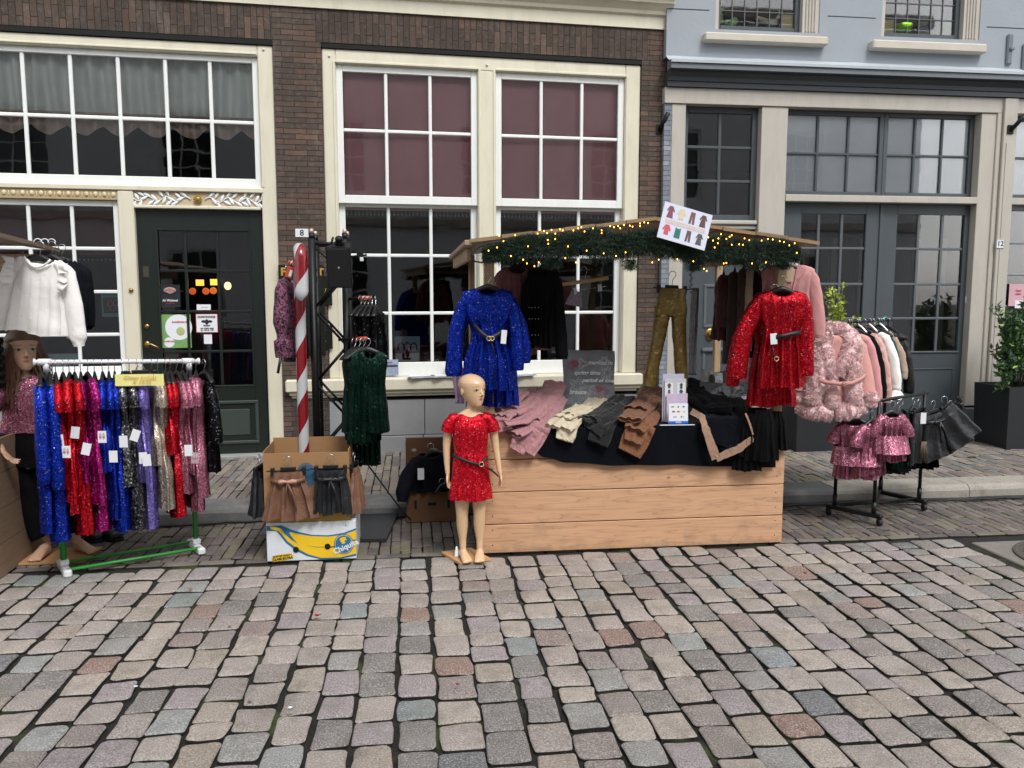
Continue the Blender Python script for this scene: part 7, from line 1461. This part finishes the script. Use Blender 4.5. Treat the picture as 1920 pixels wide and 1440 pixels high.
GC=[('pale pink coat right behind the fur coat',cloth('light_pink_cloth','c98f90',.85,.3,10),1592,.15,.52,'coat'),('plain black jacket on the high rail',BLACKC,1604,.14,.46,'jacket'),('pink satin blouse between black jacket and white blouse',cloth('pink_satin','c99c90',.4,.5,14,.1,0,spec=.5),1618,.13,.50,'blouse'),('white blouse with flounced cuffs on the high rail',WHITEC,1634,.14,.42,'blouse'),('dark green blouse behind the white one',cloth('dark_green_cloth','0f3325',.8,.4,12),1644,.12,.46,'blouse'),('beige jacket near the far end of the high rail',cloth('beige_jacket','a48f80',.85,.3,10),1653,.12,.34,'jacket'),('black quilted jacket at the far end of the high rail',cloth('black_quilt','0b0c0f',.5,.4,10,sheen=0,spec=.35),1664,.14,.46,'jacket')]
for i,(lab,m,px,w,L,cat) in enumerate(GC):
    P=onrail(A0,A1,za_,px); rz=ral-R(90)+R(12-3*i); hanger('hanger of the '+lab.split(' on ')[0].split(' near')[0].split(' at the')[0].split(' right')[0].split(' between')[0].split(' behind')[0],(P.x,P.y,P.z+.02),rz,.12,hook=.08)
    sls=[longs(-1,w,L*.7),longs(1,w,L*.95,r=.05,cuff=.04,bow=.03)]
    o=garment('hanging_'+cat,lab,cat,m,(P.x,P.y,P.z-.07),rz,dressprof(w,L,ww=.95,hemw=1.05,d=.045),sls,seed=140+i,folds=4,group='clothes on the high rail')
    if 'flounced' in lab:
        b=MB(); b.grid(lambda u,v:(.175+.02+(.03+.035*v)*math.cos(u*6.283)+.008*math.sin(u*38)*v,(.03+.035*v)*math.sin(u*6.283),-.03-L*.93-.06*v+.008*math.cos(u*25)*v),48,4); b.build('flounce',WHITEC,o)
    if 'quilted' in lab:
        b=MB()
        for k_ in range(7): b.loft([[Vector((rr*math.cos(j*.3927)*1.0,rr*.42*math.sin(j*.3927),-.06-.055*k_+zz)) for j in range(16)] for zz,rr in ((.024,.145),(.012,.162),(-.012,.162),(-.026,.145))],(True,True))
        b.build('quilting',m,o)
for i in range(9):
    P=onrail(A0,A1,za_,1578+10*i); 
    if i%2: hanger('spare steel hook on the high rail, '+('','first','','second','','third','','fourth','')[i]+' from the left',(P.x,P.y,P.z+.02),ral-R(80),.07,hook=.05,m=CHROME,group='spare hooks on the high rail')
q=MB(); q.tube([(.03*math.cos(R(a)),0,.03*math.sin(R(a))) for a in range(-40,200,20)],.006,8); o=q.build('turquoise_hook',plain('turquoise_plastic','3fb8a6'),label='turquoise hanger hook at the far end of the high rail',cat='hanger'); o.location=at(1660,603,A1.y)
LOW=[('pink sequin peplum dress at the near end of the low rail, leftmost',PINKS,1606,788,5.22,.13,.40,-25,'dress'),('pink sequin skirt behind the black post of the low rail',PINKS,1634,792,5.18,.12,.36,15,'dress'),('fine pink sequin dress right of the black post',PINKS,1672,774,5.14,.10,.33,-5,'dress'),('black sequin dress in the middle of the low rail',BLKS,1690,768,5.32,.12,.44,35,'dress'),('second black sequin dress further back on the low rail',BLKS,1712,766,5.45,.11,.42,35,'dress'),('dark green sequin dress between pink and black',GRNS,1684,775,5.28,.10,.38,30,'dress'),('black cloth skirt under the leather skirts',BLACKC,1738,800,5.45,.10,.30,10,'skirt')]
for i,(lab,m,x,y,Y,w,L,rz,cat) in enumerate(LOW):
    p=at(x,y,Y); hanger('black hanger of the '+' '.join(lab.split()[:5])+(' further back' if 'second' in lab else ''),(p.x,p.y,p.z+.08),R(rz),.10,hook=.075)
    garment('sequin_'+cat if 'sequin' in lab else 'cloth_'+cat,lab,cat,m,p,R(rz),dressprof(w,L,ww=.85,hemw=1.1,d=.045,waist=.4),[SHORTL(-1,w*.9),SHORTL(1,w*.9)] if cat=='dress' else [],seed=160+i,folds=5,amp=.014,group='clothes on the low rail')
    if i==0 or i==2:
        b=MB(); w2_=w*1.12; b.loft([ringxy(w2_*(1+.12*k_/4),.055+.012*k_,-L*.45-.03*k_,0,0,40,6,.012,i,3) for k_ in range(5)],(False,False)); b.build('peplum',PINKS,[o for o in bpy.data.objects if o.get('label')==lab][0])
skirt(1766,768,5.42,.105,.29,BLACKL,'black leather skirt swung outwards at the far end of the low rail','black clip hanger of the outward leather skirt',tilt=R(-38),rz=R(-5),seed=8,flare=1.3,amp=.006,folds=2); skirt(1748,775,5.38,.10,.33,BLACKL,'black leather skirt hanging straight at the far end of the low rail','black clip hanger of the straight leather skirt',tilt=R(-10),rz=R(20),seed=9,flare=1.3,bow=1,amp=.007,folds=2)
skirt(1736,800,5.46,.075,.24,BLACKC,'black pleated skirt hanging lowest at the far end','clip hanger of the lowest black skirt',tilt=R(-5),rz=R(30),seed=19,flare=1.4)
skirt(1722,772,5.36,.10,.36,BLACKL,'black leather skirt nearest the white tag on the low rail','clip hanger of the leather skirt by the white tag',tilt=R(-3),rz=R(35),seed=29,flare=1.35,amp=.008,folds=3)
skirt(1779,775,5.50,.095,.27,BLACKL,'rearmost black leather skirt swinging out on the low rail','clip hanger of the rearmost leather skirt',tilt=R(-28),rz=R(10),seed=39,flare=1.3,amp=.006,folds=2)
e=empty('price_tag',at(1732,774,5.12),0,'white price tag hanging before the black skirts on the low rail','price tag'); q=MB(); q.box(-.02,.02,-.001,.001,-.075,0,b=.0005); q.build('card',PAPER,e)
b=MB(); rg=random.Random(2)
for i in range(60): x=rg.uniform(-.02,.02); b.tube([(x,0,0),(x*1.4,rg.gauss(0,.01),-.10-rg.random()*.04)],.0012,4)
o=b.build('tassel_fringe',plain('taupe_fringe','6d5f50',.8,.3,30),label='taupe fringe hanging between the black skirts on the low rail',cat='fringe'); o.location=at(1733,828,5.3)
# ================================================================== PLANTERS
PLB=plain('planter_black','1c1f24',.5,.2,6,.15,40)
def planter(p,w,d,h,rz,lab):
    e=empty('planter',p,rz,lab,'planter'); q=MB(); tp=1.04; q.loft([[Vector((sx*w*k_,sy*d*k_,z)) for sx,sy in ((-1,-1),(1,-1),(1,1),(-1,1))] for k_,z in ((.94,.0),(.94,.01),(1,h),(.94,h),(.93,h-.04))],(True,True),False); q.build('tub',PLB,e); q=MB(); q.grid(lambda u,v:((u-.5)*2*w*.93,(v-.5)*2*d*.93,h-.035+.01*nz(u*9,v*9)),8,8); q.build('soil',SOIL,e); return e
h1=at(1480,732,7.35).z-.1; pa=gnd(1540,846,.1); planter((pa.x,pa.y+.2,.1),.27,.22,.62,0,'dark square planter behind the clothes rack with a yellow green shrub')
p=at(1582,700,pa.y+.2); e=empty('shrub',(pa.x+.22,pa.y+.2,.68),0,'yellow green variegated shrub rising behind the right clothes rack','shrub')
b=MB(); rg=random.Random(31); twigs=[]
for i in range(26):
    x=rg.gauss(0,.10); L=rg.uniform(.35,1.0) if abs(x-.02)<.08 else rg.uniform(.3,.68); tp_=Vector((x*1.25,rg.gauss(0,.08),L)); b.tube([(x*.2,0,0),(x*.7,tp_.y*.5,L*.5),tp_],[.006,.004,.002],5); twigs.append(((x*.2,0,0),tp_))
b.build('stem',plain('green_stem','5a5c38',.7,.2),e); b=MB()
def on_twig(r):
    a,c=r.choice(twigs); t=.35+.65*r.random()**.6; return Vector(a).lerp(c,t)+Vector((r.gauss(0,.02),r.gauss(0,.02),0)),Vector((r.gauss(0,.5),r.gauss(0,.5),.6))
leaves(b,1500,on_twig,.05,rg,asp=.5); b.build('foliage',LEAFY,e)
pb_=gnd(1908,842,.1); planter((pb_.x+.13,pb_.y+.23,.1),.27,.25,.60,0,'tall dark planter with ivy at the right picture edge')
e=empty('ivy_plant',(pb_.x+.13,pb_.y+.23,.68),0,'climbing ivy with fingered leaves growing from the right planter','plant'); b=MB(); rg=random.Random(41); twigs=[]
for i in range(44):
    x=rg.gauss(0,.15); L=rg.uniform(.25,1.02)*(1-.5*min(1,abs(x)/.35)); tp_=Vector((x*1.1+rg.gauss(0,.04),rg.gauss(-.05,.09),L)); b.tube([(x*.5,0,0),(x*.9,tp_.y*.6,L*.5),tp_],[.005,.0035,.002],5); twigs.append(((x*.5,0,0),tp_))
for (dx_,dz_) in ((-.28,-.02),(-.25,.12),(-.22,.2)): 
    tp_=Vector((dx_,-.15,dz_)); b.tube([(-.1,-.05,.15),(-.2,-.1,.14),tp_],[.004,.003,.0015],5); twigs.append(((-.1,-.05,.15),tp_))
b.build('stem',MC['green_stem'],e); b=MB(); leaves(b,3200,on_twig,.06,rg,asp=.45); b.build('foliage',LEAFI,e)
b=MB(); leaves(b,500,on_twig,.055,rg,asp=.45); b.build('young_leaves',plain('young_ivy','7fa04e',.45,.3,8,0),e)
